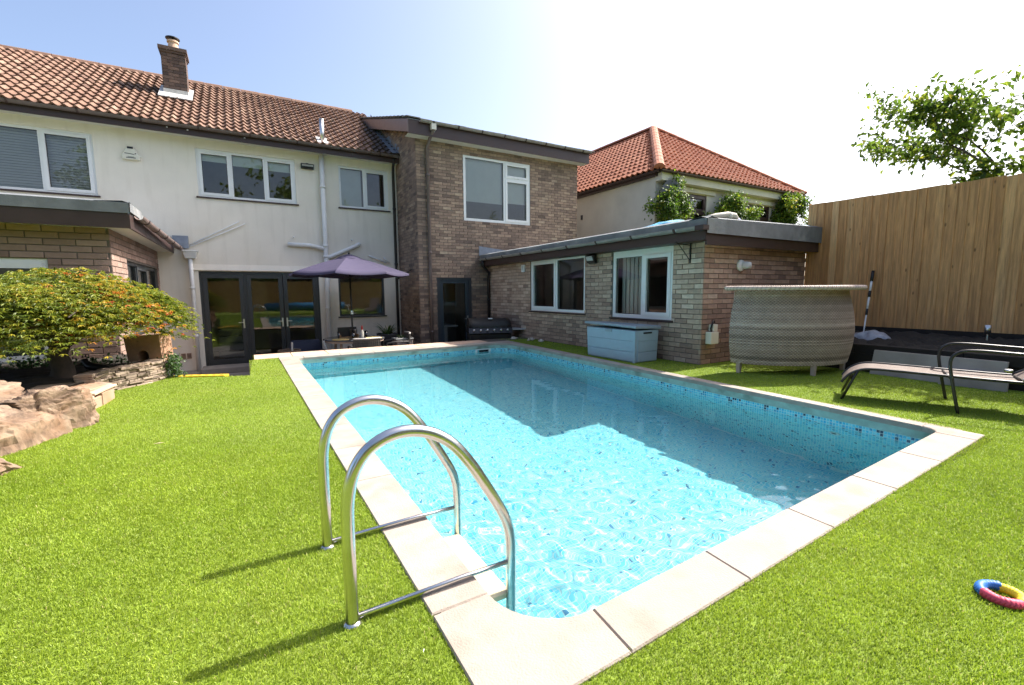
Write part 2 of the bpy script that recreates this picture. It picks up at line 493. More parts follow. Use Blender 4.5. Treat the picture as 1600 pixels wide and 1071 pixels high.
def view_mask(x, y, m):
    dx, dy = x, y
    f_ = dx * CF.x + dy * CF.y - 1.1 * CF.z
    u = (dx * CR.x + dy * CR.y - 1.1 * CR.z) / np.maximum(f_, 1e-3) * 15.936 / 36
    v = (dx * CU.x + dy * CU.y - 1.1 * CU.z) / np.maximum(f_, 1e-3) * 15.936 / 36
    return (f_ > 0.2) & (np.abs(u) < 0.5 + m) & (np.abs(v) < 0.335 + m), f_


def make_turf():
    Vs, Fs, Ts = [], [], []
    off = 0
    zones = [(-1.0, 1.9, 52000, 0.0022, 0.0155), (1.9, 3.2, 34000, 0.0031, 0.0165), (3.2, 5.5, 13000, 0.0046, 0.017), (5.5, 15.0, 4500, 0.0070, 0.018), (None, None, 9000, 0.0052, 0.017)]
    for d0, d1, dens, wd, hg in zones:
        x0, x1, y0, y1 = (-3.2, 7.2, -0.8, 9.4) if d0 is not None else (-4.6, 7.1, -3.2, 9.4)
        n = int((x1 - x0) * (y1 - y0) * dens)
        x = rng.uniform(x0, x1, n); y = rng.uniform(y0, y1, n)
        vis, fd = view_mask(x, y, 0.10)
        fd = fd * (1 + rng.normal(0, 0.13, n))
        k = (vis & (fd >= d0) & (fd < d1) if d0 is not None else ~vis) & lawn_ok(x, y)
        x = x[k]; y = y[k]; n = len(x)
        # lie of the pile: slow swirls
        fl = 0.9 * np.sin(x * 2.3 + 1.1 * np.sin(y * 1.7)) + 0.8 * np.cos(y * 2.9 + x)
        a = fl + rng.normal(0, 1.7, n)
        lean = rng.uniform(0.1, 1.0, n)
        h = hg * rng.uniform(0.55, 1.1, n)
        dx = np.cos(a) * np.sin(lean) * h; dy = np.sin(a) * np.sin(lean) * h; dz = np.cos(lean) * h
        sa = a + math.pi / 2 + rng.normal(0, 0.6, n)
        wx = np.cos(sa) * wd / 2 * rng.uniform(0.7, 1.3, n); wy = np.sin(sa) * wd / 2
        b0 = np.stack([x - wx, y - wy, np.zeros(n)], 1); b1 = np.stack([x + wx, y + wy, np.zeros(n)], 1)
        m0 = np.stack([x + dx * 0.45 - wx, y + dy * 0.45 - wy, dz * 0.62], 1); m1 = np.stack([x + dx * 0.45 + wx, y + dy * 0.45 + wy, dz * 0.62], 1)
        tp = np.stack([x + dx, y + dy, dz], 1)
        patch = 0.10 * np.sin(x * 3.1 + y) + 0.10 * np.sin(y * 4.3 - x * 1.3)
        t = np.clip(rng.beta(2.2, 2.2, n) * 0.40 + 0.34 + patch * 0.5, 0, 0.92)
        t = np.where(rng.random(n) < 0.015, rng.uniform(0.95, 1, n), t)
        if d0 is None:
            t = t * 0.72  # sparse fibres toned darker to stand in for missing self-shadow
        if d0 is None or d0 > 3:                     # far and out of view: one face per fibre
            V = np.stack([b0, b1, tp], 1).reshape(-1, 3)
            Vs.append(V); Fs.append(off + np.arange(3 * n).reshape(-1, 3)); Ts.append(t); off += 3 * n
            continue
        V = np.stack([b0, b1, m1, m0, tp], 1).reshape(-1, 3)
        base = off + 5 * np.arange(n)
        F = np.stack([np.stack([base, base + 1, base + 2], 1), np.stack([base, base + 2, base + 3], 1), np.stack([base + 3, base + 2, base + 4], 1)], 1).reshape(-1, 3)
        Vs.append(V); Fs.append(F); Ts.append(np.repeat(t, 3)); off += 5 * n
    return np.concatenate(Vs), np.concatenate(Fs), np.concatenate(Ts)


V_, F_, T_ = make_turf()
o = np_obj('grass', V_, F_, M['blade'], None, T_)
tag(o, 'short bright green artificial grass fibres covering the lawn', 'grass', kind='stuff')

# ================================================================== swimming pool
WZ, FLOORZ = -0.155, -1.355
pool = tag(empty('swimming_pool', (0, 0, 0)), 'rectangular swimming pool with blue mosaic lining and pale stone coping', 'swimming pool')
# walls and floor (grout)
n = len(POOL)
vs = [(x, y, -0.095) for x, y in POOL] + [(x, y, FLOORZ) for x, y in POOL]
wall_o = mesh_obj('wall', vs, [(i, (i + 1) % n, n + (i + 1) % n, n + i) for i in range(n)], M['grout'], pool)
floor_o = mesh_obj('floor', [(x, y, FLOORZ) for x, y in POOL], [tuple(range(n))], M['grout'], pool)
receivers = [wall_o, floor_o]
# bond beam band below the coping, 8 mm proud of the tiles
inn = []
for i in range(n):
    a = Vector(POOL[i - 1]); b = Vector(POOL[i]); c = Vector(POOL[(i + 1) % n])
    e = ((b - a).normalized() + (c - b).normalized()).normalized()
    inn.append((b.x - e.y * 0.010, b.y + e.x * 0.010))
vs = [(x, y, -0.030) for x, y in inn] + [(x, y, -0.095) for x, y in inn] + [(x, y, -0.095) for x, y in POOL]
mesh_obj('concrete_band', vs, [(i, (i + 1) % n, n + (i + 1) % n, n + i) for i in range(n)] + [(n + i, n + (i + 1) % n, 2 * n + (i + 1) % n, 2 * n + i) for i in range(n)], M['bond'], pool)

PIT, TS = 0.0265, 0.0222
# wall tiles along the path
seg = np.linalg.norm(np.roll(PA, -1, 0) - PA, axis=1); cum = np.concatenate([[0], np.cumsum(seg)])
Lp = cum[-1]; nt_ = int(Lp / PIT)
sc = (np.arange(nt_) + 0.5) * Lp / nt_
idx = np.clip(np.searchsorted(cum, sc) - 1, 0, n - 1)
fr_ = ((sc - cum[idx]) / seg[idx])[:, None]
pc = PA[idx] * (1 - fr_) + np.roll(PA, -1, 0)[idx] * fr_
tg = (np.roll(PA, -1, 0) - PA)[idx] / seg[idx][:, None]
nrm = np.stack([-tg[:, 1], tg[:, 0]], 1)
rows = int((0.095 + FLOORZ * -1 - 0.095 - 0.095) / PIT)
zc = -0.0985 - (np.arange(rows) + 0.5) * PIT


def tones(nn, dark):
    t = rng.beta(1.5, 2.6, nn) * 0.70
    d = rng.random(nn)
    t = np.where(d < dark, rng.uniform(0.90, 1.0, nn), t)
    return np.where((d >= dark) & (d < dark * 2.2), rng.uniform(0.72, 0.88, nn), t)


cc = np.repeat(pc[:, None], rows, 1); nn_ = np.repeat(nrm[:, None], rows, 1); tt = np.repeat(tg[:, None], rows, 1)
zz = np.repeat(zc[None, :], nt_, 0)
cc = cc.reshape(-1, 2); nn_ = nn_.reshape(-1, 2); tt = tt.reshape(-1, 2); zz = zz.ravel()
h = TS / 2
lift = 0.0022


def quads(c2, z, t2, n2, tilt):
    base = np.concatenate([c2 + n2 * lift, z[:, None]], 1)
    t3 = np.concatenate([t2 * h, np.zeros((len(z), 1))], 1); up = np.zeros_like(base); up[:, 2] = h
    n3 = np.concatenate([n2, np.zeros((len(z), 1))], 1)
    k = tilt[:, None] * n3
    return np.stack([base - t3 - up - k, base + t3 - up + k, base + t3 + up + k, base - t3 + up - k], 1).reshape(-1, 3)


tw = tones(len(zz), 0.05)
band = zz > WZ - 0.02
tw = np.where(band, np.clip(tw * 0.9 + rng.uniform(0.05, 0.5, len(zz)), 0, 1), tw)
Vw = quads(cc, zz, tt, nn_, rng.normal(0, 0.0003, len(zz)))
# floor tiles
gx, gy = np.meshgrid(np.arange(NL[0] + 0.02, 4.9, PIT), np.arange(NL[1] + 0.02, 8.65, PIT))
gx = gx.ravel(); gy = gy.ravel()
k = inside(gx, gy) & inside(gx + 0.02, gy + 0.02) & inside(gx - 0.02, gy - 0.02) & inside(gx + 0.02, gy - 0.02) & inside(gx - 0.02, gy + 0.02)
gx = gx[k]; gy = gy[k]
tf = np.minimum(tones(len(gx), 0.012), 0.90)
dist = np.hypot(gx, gy)
cand = np.where((gy > 1.50) & (gx > 0.95), dist, 1e9)
near_i = np.argsort(cand)[:300]
keep = np.ones(len(gx), dtype=bool); keep[near_i] = False
fx, fy = gx[keep], gy[keep]
zf = np.full(len(fx), FLOORZ + lift)
Vf = np.stack([np.stack([fx - h, fy - h, zf], 1), np.stack([fx + h, fy - h, zf], 1), np.stack([fx + h, fy + h, zf], 1), np.stack([fx - h, fy + h, zf], 1)], 1).reshape(-1, 3)
Vt = np.concatenate([Vw, Vf]); Ft = np.arange(len(Vt)).reshape(-1, 4)
o = np_obj('mosaic_tiles', Vt, Ft, M['tile'], pool, np.concatenate([tw, tf[keep]]))
o['kind'] = 'stuff'
receivers.append(o)
# the nearest floor tiles one by one
tmesh = []
for q in range(10):
    b_ = MB(); b_.box(-h, h, -h, h, 0, lift, tone=[0.05, 0.12, 0.2, 0.28, 0.36, 0.44, 0.55, 0.66, 0.82, 0.95][q])
    o = b_.build('mosaic_tile', M['tile'])
    tmesh.append(o.data); bpy.data.objects.remove(o)
lev = np.array([0.05, 0.12, 0.2, 0.28, 0.36, 0.44, 0.55, 0.66, 0.82, 0.95])
for i in near_i:
    o = inst('mosaic_tile', tmesh[int(np.argmin(np.abs(lev - tf[i])))], pool, (gx[i], gy[i], FLOORZ))
    receivers.append(o)
for o in receivers:
    o.cycles.is_caustics_receiver = True


# coping stones
def lerp2(a, b, t):
    return (a[0] + (b[0] - a[0]) * t, a[1] + (b[1] - a[1]) * t)


def stone(poly, nm='coping_stone', mat='stone', z1=0.013, z0=-0.032):
    ar = sum(poly[i - 1][0] * poly[i][1] - poly[i][0] * poly[i - 1][1] for i in range(len(poly)))
    if ar < 0:
        poly = poly[::-1]
    dz = random.uniform(-0.0012, 0.0012)
    b_ = MB(); b_.prism(poly, z0 + dz, z1 + dz, random.random(), bev=0.006)
    return b_.build(nm, M[mat], pool)


ON, OR, OF, OL = 0.195, 0.155, 0.24, 0.245
oNL = (0.478, 0.902); oNR = (4.70, 1.062); oFR = (5.07, 8.86); oFL = (0.415, 8.74)
g_ = 0.0016


def side(i0, i1, o0, o1, cuts):
    """stones between two ends of one straight side; cuts are fractions"""
    for a, b in zip(cuts[:-1], cuts[1:]):
        L_ = (Vector(i1) - Vector(i0)).length
        e = g_ / L_
        stone([lerp2(i0, i1, a + e), lerp2(i0, i1, b - e), lerp2(o0, o1, b - e), lerp2(o0, o1, a + e)])


arc = 11
aNL, aNR, aFR, aFL = POOL[0:arc], POOL[arc:2 * arc], POOL[2 * arc:3 * arc], POOL[3 * arc:4 * arc]
ov = 0.012


def off_in(pts):
    res = []
    for (x, y) in pts:
        i = int(np.argmin(np.hypot(PA[:, 0] - x, PA[:, 1] - y)))
        a = Vector(POOL[i - 1]); b = Vector(POOL[i]); c = Vector(POOL[(i + 1) % n])
        e = ((b - a).normalized() + (c - b).normalized()).normalized()
        res.append((x - e.y * ov, y + e.x * ov))
    return res


aNL, aNR, aFR, aFL = map(off_in, (aNL, aNR, aFR, aFL))
# near left corner stone (arc + square outside)
sNL = (0.478, 1.37); eNL = (0.945, 0.912)
stone(aNL + [eNL, oNL, sNL])
# near side
iA, iB = aNL[-1], aNR[0]
LB_ = iB[0] - iA[0]
cuts = [0.0] + [(x - iA[0]) / LB_ for x in (1.60, 2.28, 3.02, 3.74)] + [1.0]
oA, oB = eNL, (aNR[0][0] + 0.01, 0.912 + (aNR[0][0] - 0.945) / 3.755 * 0.15)
side(iA, iB, oA, oB, cuts)
stone(aNR + [(oNR[0] - 0.0, aNR[-1][1]), oNR, oB])
# right side
iA, iB = aNR[-1], aFR[0]
oA, oB = (4.705, aNR[-1][1]), (5.03, aFR[0][1])
side(iA, iB, oA, oB, [i / 10 for i in range(11)])
stone(aFR + [(aFR[-1][0], 8.84), oFR, oB])
# far side
iA, iB = aFR[-1], aFL[0]
side(iA, iB, (aFR[-1][0], 8.84), (aFL[0][0], 8.73), [i / 6 for i in range(7)])
stone(aFL + [(0.42, aFL[-1][1]), oFL, (aFL[0][0], 8.73)])
# left side
iA, iB = aFL[-1], aNL[0]
side(iA, iB, (0.42, aFL[-1][1]), (0.478, aNL[0][1]), [i / 11 for i in range(12)])
# joint bedding just under the stones
bb = MB()
for i in range(n):
    a, b = POOL[i], POOL[(i + 1) % n]
    def outw(p):
        cx, cy = 2.7, 4.8
        return (p[0] + (0.16 if p[0] > cx else -0.17) * (1 if (p[0] > 4.4 or p[0] < 0.9) else 0), p[1] + (0.18 if p[1] > cy else -0.14) * (1 if (p[1] > 8.2 or p[1] < 1.4) else 0))
    bb.add([(a[0], a[1], 0.005), (b[0], b[1], 0.005), (*outw(b), 0.005), (*outw(a), 0.005)], [(0, 1, 2, 3)])
M['joint'] = P('pale_joint_mortar', (0.30, 0.25, 0.21), 0.95, 0.2, 12)
bb.build('mortar_bed', M['joint'], pool)
# skimmer mouth on the far wall
fy_ = 8.583
sk_ = MB()
xs0, xs1, z0, z1 = 4.10, 4.46, -0.215, -0.095
sk_.box(xs0, xs1, fy_ - 0.02, fy_ + 0.01, z1 - 0.018, z1); sk_.box(xs0, xs1, fy_ - 0.02, fy_ + 0.01, z0, z0 + 0.03)
sk_.box(xs0, xs0 + 0.045, fy_ - 0.0195, fy_ + 0.01, z0 + 0.03, z1 - 0.018); sk_.box(xs1 - 0.045, xs1, fy_ - 0.0195, fy_ + 0.01, z0 + 0.03, z1 - 0.018)
sko = sk_.build('skimmer', M['upvc'], pool)
b_ = MB(); b_.box(xs0 + 0.045, xs1 - 0.045, fy_ - 0.006, fy_ + 0.012, z0 + 0.03, z1 - 0.018)
b_.build('flap', M['black'], sko)
# return inlet on the right wall
b_ = MB(); ny = 2.02; xr = 4.60 + (ny - 1.275) / 7.325 * 0.26 - 0.003
prof = [(0.045, 0.0), (0.045, 0.012), (0.026, 0.014), (0.024, 0.004)]
rot = Matrix.Rotation(-math.pi / 2, 3, 'Y')
vsx = MB().lathe(prof, n=18)
b_.add([rot @ Vector(v) + Vector((xr, ny, -0.40)) for v in vsx.v], vsx.f)
inl = b_.build('return_inlet', M['upvc'], pool, smooth=False)
b_ = MB(); b_.add([rot @ Vector(v) + Vector((xr - 0.003, ny, -0.40)) for v in MB().lathe([(0.0, 0.002), (0.024, 0.002)], n=14).v], MB().lathe([(0.0, 0.002), (0.024, 0.002)], n=14).f)
b_.build('nozzle', M['black'], inl)

# ------------------------------------------------------------------ water
wm, t_, b_ = newmat('pool_water')
t_.nodes.remove(b_)
gl = t_.nodes.new('ShaderNodeBsdfGlass'); gl.inputs['IOR'].default_value = 1.333; gl.inputs['Roughness'].default_value = 0.0
gl.inputs[0].default_value = (0.89, 0.985, 0.99, 1)
t_.links.new(gl.outputs[0], t_.nodes['Material Output'].inputs[0])
wx = np.arange(0.675, 4.90, 0.0138); wy = np.arange(1.08, 8.64, 0.0138)
GX, GY = np.meshgrid(wx, wy)
Z = np.zeros_like(GX)
near = np.clip(1.25 - np.hypot(GX - 1.9, GY - 1.6) / 2.6, 0.10, 1.0)
wr = np.random.default_rng(5)
for i in range(64):
    lam = wr.uniform(0.065, 0.20); a = wr.normal(1.0, 0.8); ph = wr.uniform(0, 6.28); kk = 2 * math.pi / lam
    Z += 0.000095 * (lam / 0.12) ** 1.2 * np.sin(kk * (GX * math.cos(a) + GY * math.sin(a)) + ph + 0.8 * np.sin(GX * 1.7 + i) + 0.8 * np.cos(GY * 1.3 + i * 2)) * near
for i in range(14):
    lam = wr.uniform(0.45, 1.3); a = wr.uniform(0, 6.28); ph = wr.uniform(0, 6.28); kk = 2 * math.pi / lam
    Z += 0.00021 * (lam / 0.6) * np.sin(kk * (GX * math.cos(a) + GY * math.sin(a)) + ph) * (0.35 + 0.65 * near)
nyy, nxx = GX.shape
V_ = np.stack([GX, GY, WZ + Z], -1).reshape(-1, 3)
ii = np.arange(nyy * nxx).reshape(nyy, nxx)
F_ = np.stack([ii[:-1, :-1], ii[:-1, 1:], ii[1:, 1:], ii[1:, :-1]], -1).reshape(-1, 4)
mid = V_[F_].mean(1)
PB = np.array([((p[0] - 2.7) * 1.004 + 2.7, (p[1] - 4.8) * 1.003 + 4.8) for p in POOL])
F_ = F_[inside(mid[:, 0], mid[:, 1], PB)]
water = np_obj('water', V_, F_, wm, None, None, True)
tag(water, 'clear rippled pool water', 'water', kind='structure')
water.cycles.is_caustics_caster = True

# ------------------------------------------------------------------ pool ladder
lad = tag(empty('pool_ladder', (0.24, 1.75, 0)), 'stainless steel pool ladder with two arched handrails beside the coping', 'ladder')


def spline(pts, m=6):
    P_ = [Vector(p) for p in pts]; out = []
    for i in range(len(P_) - 1):
        p0 = P_[max(i - 1, 0)]; p1 = P_[i]; p2 = P_[i + 1]; p3 = P_[min(i + 2, len(P_) - 1)]
        for k in range(m):
            t = k / m
            out.append(0.5 * ((2 * p1) + (p2 - p0) * t + (2 * p0 - 5 * p1 + 4 * p2 - p3) * t * t + (3 * p1 - p0 - 3 * p2 + p3) * t ** 3))
    out.append(P_[-1])
    return out


prof = [(0.240, -0.01), (0.240, 0.15), (0.240, 0.33), (0.244, 0.43), (0.264, 0.515), (0.306, 0.580), (0.372, 0.620), (0.452, 0.630), (0.535, 0.608), (0.612, 0.556), (0.680, 0.472), (0.735, 0.385), (0.785, 0.300), (0.826, 0.222), (0.847, 0.155), (0.853, 0.085), (0.853, -0.05), (0.853, -0.35), (0.853, -0.95)]
for yy in (1.486, 2.024):
    b_ = MB(); b_.tube([Vector((x - 0.24, yy - 1.75, z)) for x, z in spline([(a, c) for a, c in prof], 4)] if False else [Vector((p.x - 0.24, yy - 1.75, p.y)) for p in spline([Vector((a, c)) for a, c in prof], 4)], 0.0215, 14)
    hr = b_.build('handrail', M['steel'], lad, True)
    b_ = MB(); b_.tube([(0.0, yy - 1.75, 0.022), (0.40, yy - 1.75, 0.030), (0.60, yy - 1.75, 0.028)], 0.0095, 10)
    b_.build('crossbar', M['steel'], hr, True)
    b_ = MB(); b_.lathe([(0.032, -0.002), (0.032, 0.006), (0.022, 0.012)], (0, yy - 1.75, 0), 18)
    b_.build('base_flange', M['steel'], hr, True)
M['tread'] = P('cream_plastic_tread', (0.52, 0.47, 0.31), 0.55, 0.05, 10, bump=0.2, bscale=150)
for k, z in enumerate((-0.105, -0.40, -0.70)):
    b_ = MB(); b_.box(0.50, 0.612, -0.262, 0.262, z - 0.025, z)
    b_.build('tread', M['tread'], lad, bevel=0.006)
# ================================================================== building helpers
def wall_sheet(mb, fr, u0, u1, z0, z1, holes, n=0.0, depth=0.12, tone=0.5):
    us = sorted({u0, u1, *[h[0] for h in holes], *[h[1] for h in holes]}); us = [u for u in us if u0 <= u <= u1]
    zs = sorted({z0, z1, *[h[2] for h in holes], *[h[3] for h in holes]}); zs = [z for z in zs if z0 <= z <= z1]
    for a, b in zip(us[:-1], us[1:]):
        for c, d in zip(zs[:-1], zs[1:]):
            mu, mz = (a + b) / 2, (c + d) / 2
            if any(h[0] < mu < h[1] and h[2] < mz < h[3] for h in holes):
                continue
            mb.add([fr.p(a, n, c), fr.p(b, n, c), fr.p(b, n, d), fr.p(a, n, d)], [(0, 1, 2, 3)], tone)
    for h in holes:
        a, b, c, d = h[:4]
        for p, q in (((a, c), (b, c)), ((b, c), (b, d)), ((b, d), (a, d)), ((a, d), (a, c))):
            mb.add([fr.p(p[0], n, p[1]), fr.p(q[0], n, q[1]), fr.p(q[0], n - depth, q[1]), fr.p(p[0], n - depth, p[1])], [(0, 1, 2, 3)], tone)


BRICK_MESH = {}


def brick_mesh(bl, bh, mat, q, nq=14):
    key = (round(bl, 4), round(bh, 4), mat, q)
    if key not in BRICK_MESH:
        b_ = MB()
        c = 0.0035; d = 0.011
        # front with a small arris
        vs = [(-bl / 2, 0, -bh / 2), (bl / 2, 0, -bh / 2), (bl / 2, 0, bh / 2), (-bl / 2, 0, bh / 2),
              (-bl / 2, d - c, -bh / 2), (bl / 2, d - c, -bh / 2), (bl / 2, d - c, bh / 2), (-bl / 2, d - c, bh / 2),
              (-bl / 2 + c, d, -bh / 2 + c), (bl / 2 - c, d, -bh / 2 + c), (bl / 2 - c, d, bh / 2 - c), (-bl / 2 + c, d, bh / 2 - c)]
        fs = [(8, 9, 10, 11)]
        for i in range(4):
            j = (i + 1) % 4
            fs += [(i, j, 4 + j, 4 + i), (4 + i, 4 + j, 8 + j, 8 + i)]
        b_.add(vs, fs, (q + 0.5) / nq)
        o = b_.build('brick', M[mat]); BRICK_MESH[key] = o.data; bpy.data.objects.remove(o)
    return BRICK_MESH[key]


def brickwork(wall, fr, u0, u1, z0, z1, holes, bl, ch, mat, limit, jt=0.010, tone_fn=None, z_top=None):
    """running bond: the bricks that show largest are objects of their own, cut and far ones are joined"""
    full, rest = [], []
    nc = int(round((z1 - z0) / ch))
    for r in range(nc):
        zc = z0 + (r + 0.5) * ch
        st = u0 - (bl / 2 if r % 2 else 0)
        k = 0
        while True:
            a = st + k * bl; b = a + bl; k += 1
            if a >= u1:
                break
            a2, b2 = max(a, u0 - 0.0), min(b, u1)
            segs = [(a2, b2)]
            for h in holes:
                if h[2] - 0.01 < zc < h[3] + 0.01:
                    ns = []
                    for s, e in segs:
                        if e <= h[0] or s >= h[1]:
                            ns.append((s, e))
                        else:
                            if s < h[0]: ns.append((s, h[0]))
                            if e > h[1]: ns.append((h[1], e))
                    segs = ns
            for s, e in segs:
                if e - s < 0.035:
                    continue
                if z_top and zc + ch / 2 > z_top((s + e) / 2):
                    continue
                t = float(np.clip(rng.normal(0.5, 0.18), 0.02, 0.98))
                if tone_fn:
                    t = float(np.clip(tone_fn((s + e) / 2, zc, t), 0.02, 0.98))
                if abs((e - s) - bl) < 1e-4:
                    full.append(((s + e) / 2, zc, t))
                else:
                    rest.append(((s + e) / 2, zc, e - s, t))
    sc_ = []
    for i, (u, z, t) in enumerate(full):
        v, d = in_view(fr.p(u, 0, z), 0.0)
        sc_.append((d if v else 1e6 + d, i))
    sc_.sort()
    single = {i for _, i in sc_[:limit]} if limit else set()
    rot3 = Matrix((fr.u, fr.n, fr.z)).transposed()
    for i, (u, z, t) in enumerate(full):
        if i in single:
            me = brick_mesh(bl - jt, ch - jt, mat, int(t * 14))
            tilt = Matrix.Rotation(random.gauss(0, 0.004), 3, 'X') @ Matrix.Rotation(random.gauss(0, 0.004), 3, 'Z')
            inst('brick', me, wall, fr.p(u, random.gauss(0, 0.0012), z), rot3 @ tilt)
        else:
            rest.append((u, z, bl, t))
    b_ = MB()
    for u, z, ln, t in rest:
        w2 = (ln - jt) / 2; h2 = (ch - jt) / 2; d = 0.011 + random.gauss(0, 0.0015)
        p = [fr.p(u - w2, 0, z - h2), fr.p(u + w2, 0, z - h2), fr.p(u + w2, 0, z + h2), fr.p(u - w2, 0, z + h2),
             fr.p(u - w2, d, z - h2), fr.p(u + w2, d, z - h2), fr.p(u + w2, d, z + h2), fr.p(u - w2, d, z + h2)]
        b_.hexa(p, t, skip=(0,))
    if rest:
        o = b_.build('bricks', M[mat], wall); o['kind'] = 'stuff'


def window(owner, fr, u0, u1, z0, z1, lights, frame='upvc', fw=0.055, sill=None, room=None, rm='room', rd=1.6, blinds=(), recess=0.045, label=None, nm='window', sashw=0.05, glass='glass'):
    """lights: (ua, ub, za, zb, opens). window > frame, sash, pane, sill, blind, room"""
    b_ = MB()
    n0, n1 = -recess - 0.05, -recess + 0.012
    b_.box(u0, u1, n0, n1, z1 - fw, z1, fr=fr); b_.box(u0, u1, n0, n1, z0, z0 + fw, fr=fr)
    b_.box(u0, u0 + fw, n0, n1 - 0.001, z0 + fw, z1 - fw, fr=fr); b_.box(u1 - fw, u1, n0, n1 - 0.001, z0 + fw, z1 - fw, fr=fr)
    for i, (a, b, c, d, op) in enumerate(lights):
        if b < u1 - fw - 0.01:
            b_.box(b - fw * 0.5, b + fw * 0.5, n0, n1 - 0.002, max(c, z0 + fw), min(d, z1 - fw), fr=fr)
        if d < z1 - fw - 0.01:
            b_.box(max(a, u0 + fw) + 0.0, min(b, u1 - fw), n0, n1 - 0.003, d - fw * 0.5, d + fw * 0.5, fr=fr)
    wo = b_.build(nm, M[frame], owner)
    if label: wo['label'] = label
    for a, b, c, d, op in lights:
        a_ = u0 + fw if a <= u0 + 1e-6 else a + fw * 0.5; b__ = u1 - fw if b >= u1 - 1e-6 else b - fw * 0.5
        c_ = z0 + fw if c <= z0 + 1e-6 else c + fw * 0.5; d_ = z1 - fw if d >= z1 - 1e-6 else d - fw * 0.5
        if op:
            s_ = MB(); sw = sashw; e = 0.012; m0, m1 = n0 + 0.005, n1 + 0.014
            s_.box(a_ - e, b__ + e, m0, m1, d_ - sw, d_ + e, fr=fr); s_.box(a_ - e, b__ + e, m0, m1, c_ - e, c_ + sw, fr=fr)
            s_.box(a_ - e, a_ + sw, m0, m1 - 0.001, c_ + sw, d_ - sw, fr=fr); s_.box(b__ - sw, b__ + e, m0, m1 - 0.001, c_ + sw, d_ - sw, fr=fr)
            s_.build('sash', M[frame], wo)
            if frame == 'upvc' and d_ > z1 - 0.15:
                s_ = MB(); s_.box(a_ + (b__ - a_) * 0.2, b__ - (b__ - a_) * 0.2, m1, m1 + 0.012, d_ - 0.012, d_ - 0.002, fr=fr)
                s_.build('trickle_vent', M['upvc'], wo)
            a_ += sw; b__ -= sw; c_ += sw; d_ -= sw
        # dark gasket and the pane
        s_ = MB(); e = 0.007
        s_.box(a_, b__, n0 + 0.03, n0 + 0.036, d_ - e, d_, fr=fr); s_.box(a_, b__, n0 + 0.03, n0 + 0.036, c_, c_ + e, fr=fr)
        s_.box(a_, a_ + e, n0 + 0.03, n0 + 0.0355, c_ + e, d_ - e, fr=fr); s_.box(b__ - e, b__, n0 + 0.03, n0 + 0.0355, c_ + e, d_ - e, fr=fr)
        s_.build('gasket', M['black'], wo)
        s_ = MB(); nn2 = n0 + 0.028
        s_.add([fr.p(a_, nn2, c_), fr.p(b__, nn2, c_), fr.p(b__, nn2, d_), fr.p(a_, nn2, d_)], [(0, 1, 2, 3)])
        s_.build('pane', M[glass], wo)
    for a, b, c, d, mt in blinds:
        s_ = MB(); s_.box(a, b, n0 - 0.05, n0 - 0.045, c, d, fr=fr); s_.build('blind', M[mt], wo)
    if sill:
        s_ = MB(); s_.box(u0 - 0.04, u1 + 0.04, -recess - 0.02, 0.035, z0 - 0.035, z0 - 0.002, fr=fr)
        s_.build('sill', M[sill], wo)
    # the room behind
    s_ = MB(); m = 0.3; f_ = n0 - 0.02; k = n0 - rd
    A = [fr.p(u0 - m, f_, z0 - m), fr.p(u1 + m, f_, z0 - m), fr.p(u1 + m, f_, z1 + m * 0.6), fr.p(u0 - m, f_, z1 + m * 0.6),
         fr.p(u0 - m, k, z0 - m), fr.p(u1 + m, k, z0 - m), fr.p(u1 + m, k, z1 + m * 0.6), fr.p(u0 - m, k, z1 + m * 0.6)]
    s_.add(A, [(4, 5, 6, 7), (0, 1, 5, 4), (1, 2, 6, 5), (2, 3, 7, 6), (3, 0, 4, 7)])
    s_.build('room_interior', M[rm], wo)
    return wo


def gutter(owner, a, b, r=0.055, mat='gutter', nm='gutter', brackets=6, out=(0, -1, 0)):
    a = Vector(a); b = Vector(b); d = (b - a).normalized(); o_ = Vector(out)
    pr = [(math.cos(t) * r, math.sin(t) * r) for t in [math.pi + i * math.pi / 8 for i in range(9)]]
    vs = []
    for p in (a, b):
        for x, z in pr: vs.append(p + o_ * x + Vector((0, 0, z)))
        for x, z in reversed(pr): vs.append(p + o_ * x * 0.9 + Vector((0, 0, z * 0.9)))
    m = 18
    fs = [(i, (i + 1) % m, m + (i + 1) % m, m + i) for i in range(m)] + [tuple(range(m)), tuple(range(2 * m - 1, m - 1, -1))]
    go = MB().add(vs, fs).build(nm, M[mat], owner)
    for i in range(brackets):
        p = a.lerp(b, (i + 0.5) / brackets)
        vs = []
        for q in (p - d * 0.018, p + d * 0.018):
            for x, z in pr: vs.append(q + o_ * x * 1.13 + Vector((0, 0, z * 1.13)))
            for x, z in reversed(pr): vs.append(q + o_ * x * 1.01 + Vector((0, 0, z * 1.01)))
        MB().add(vs, fs).build('gutter_clip', M['brown'], go)
    return go


def pipe(owner, pts, r=0.035, mat='pipe', nm='downpipe', collars=(), parent_sub=None):
    po = MB().tube(pts, r, 12).build(nm, M[mat], owner, True)
    for c in collars:
        c = Vector(c)
        MB().tube([c - Vector((0, 0, 0.03)), c + Vector((0, 0, 0.03))], r * 1.22, 12).build('pipe_collar', M[mat], po, True)
    return po


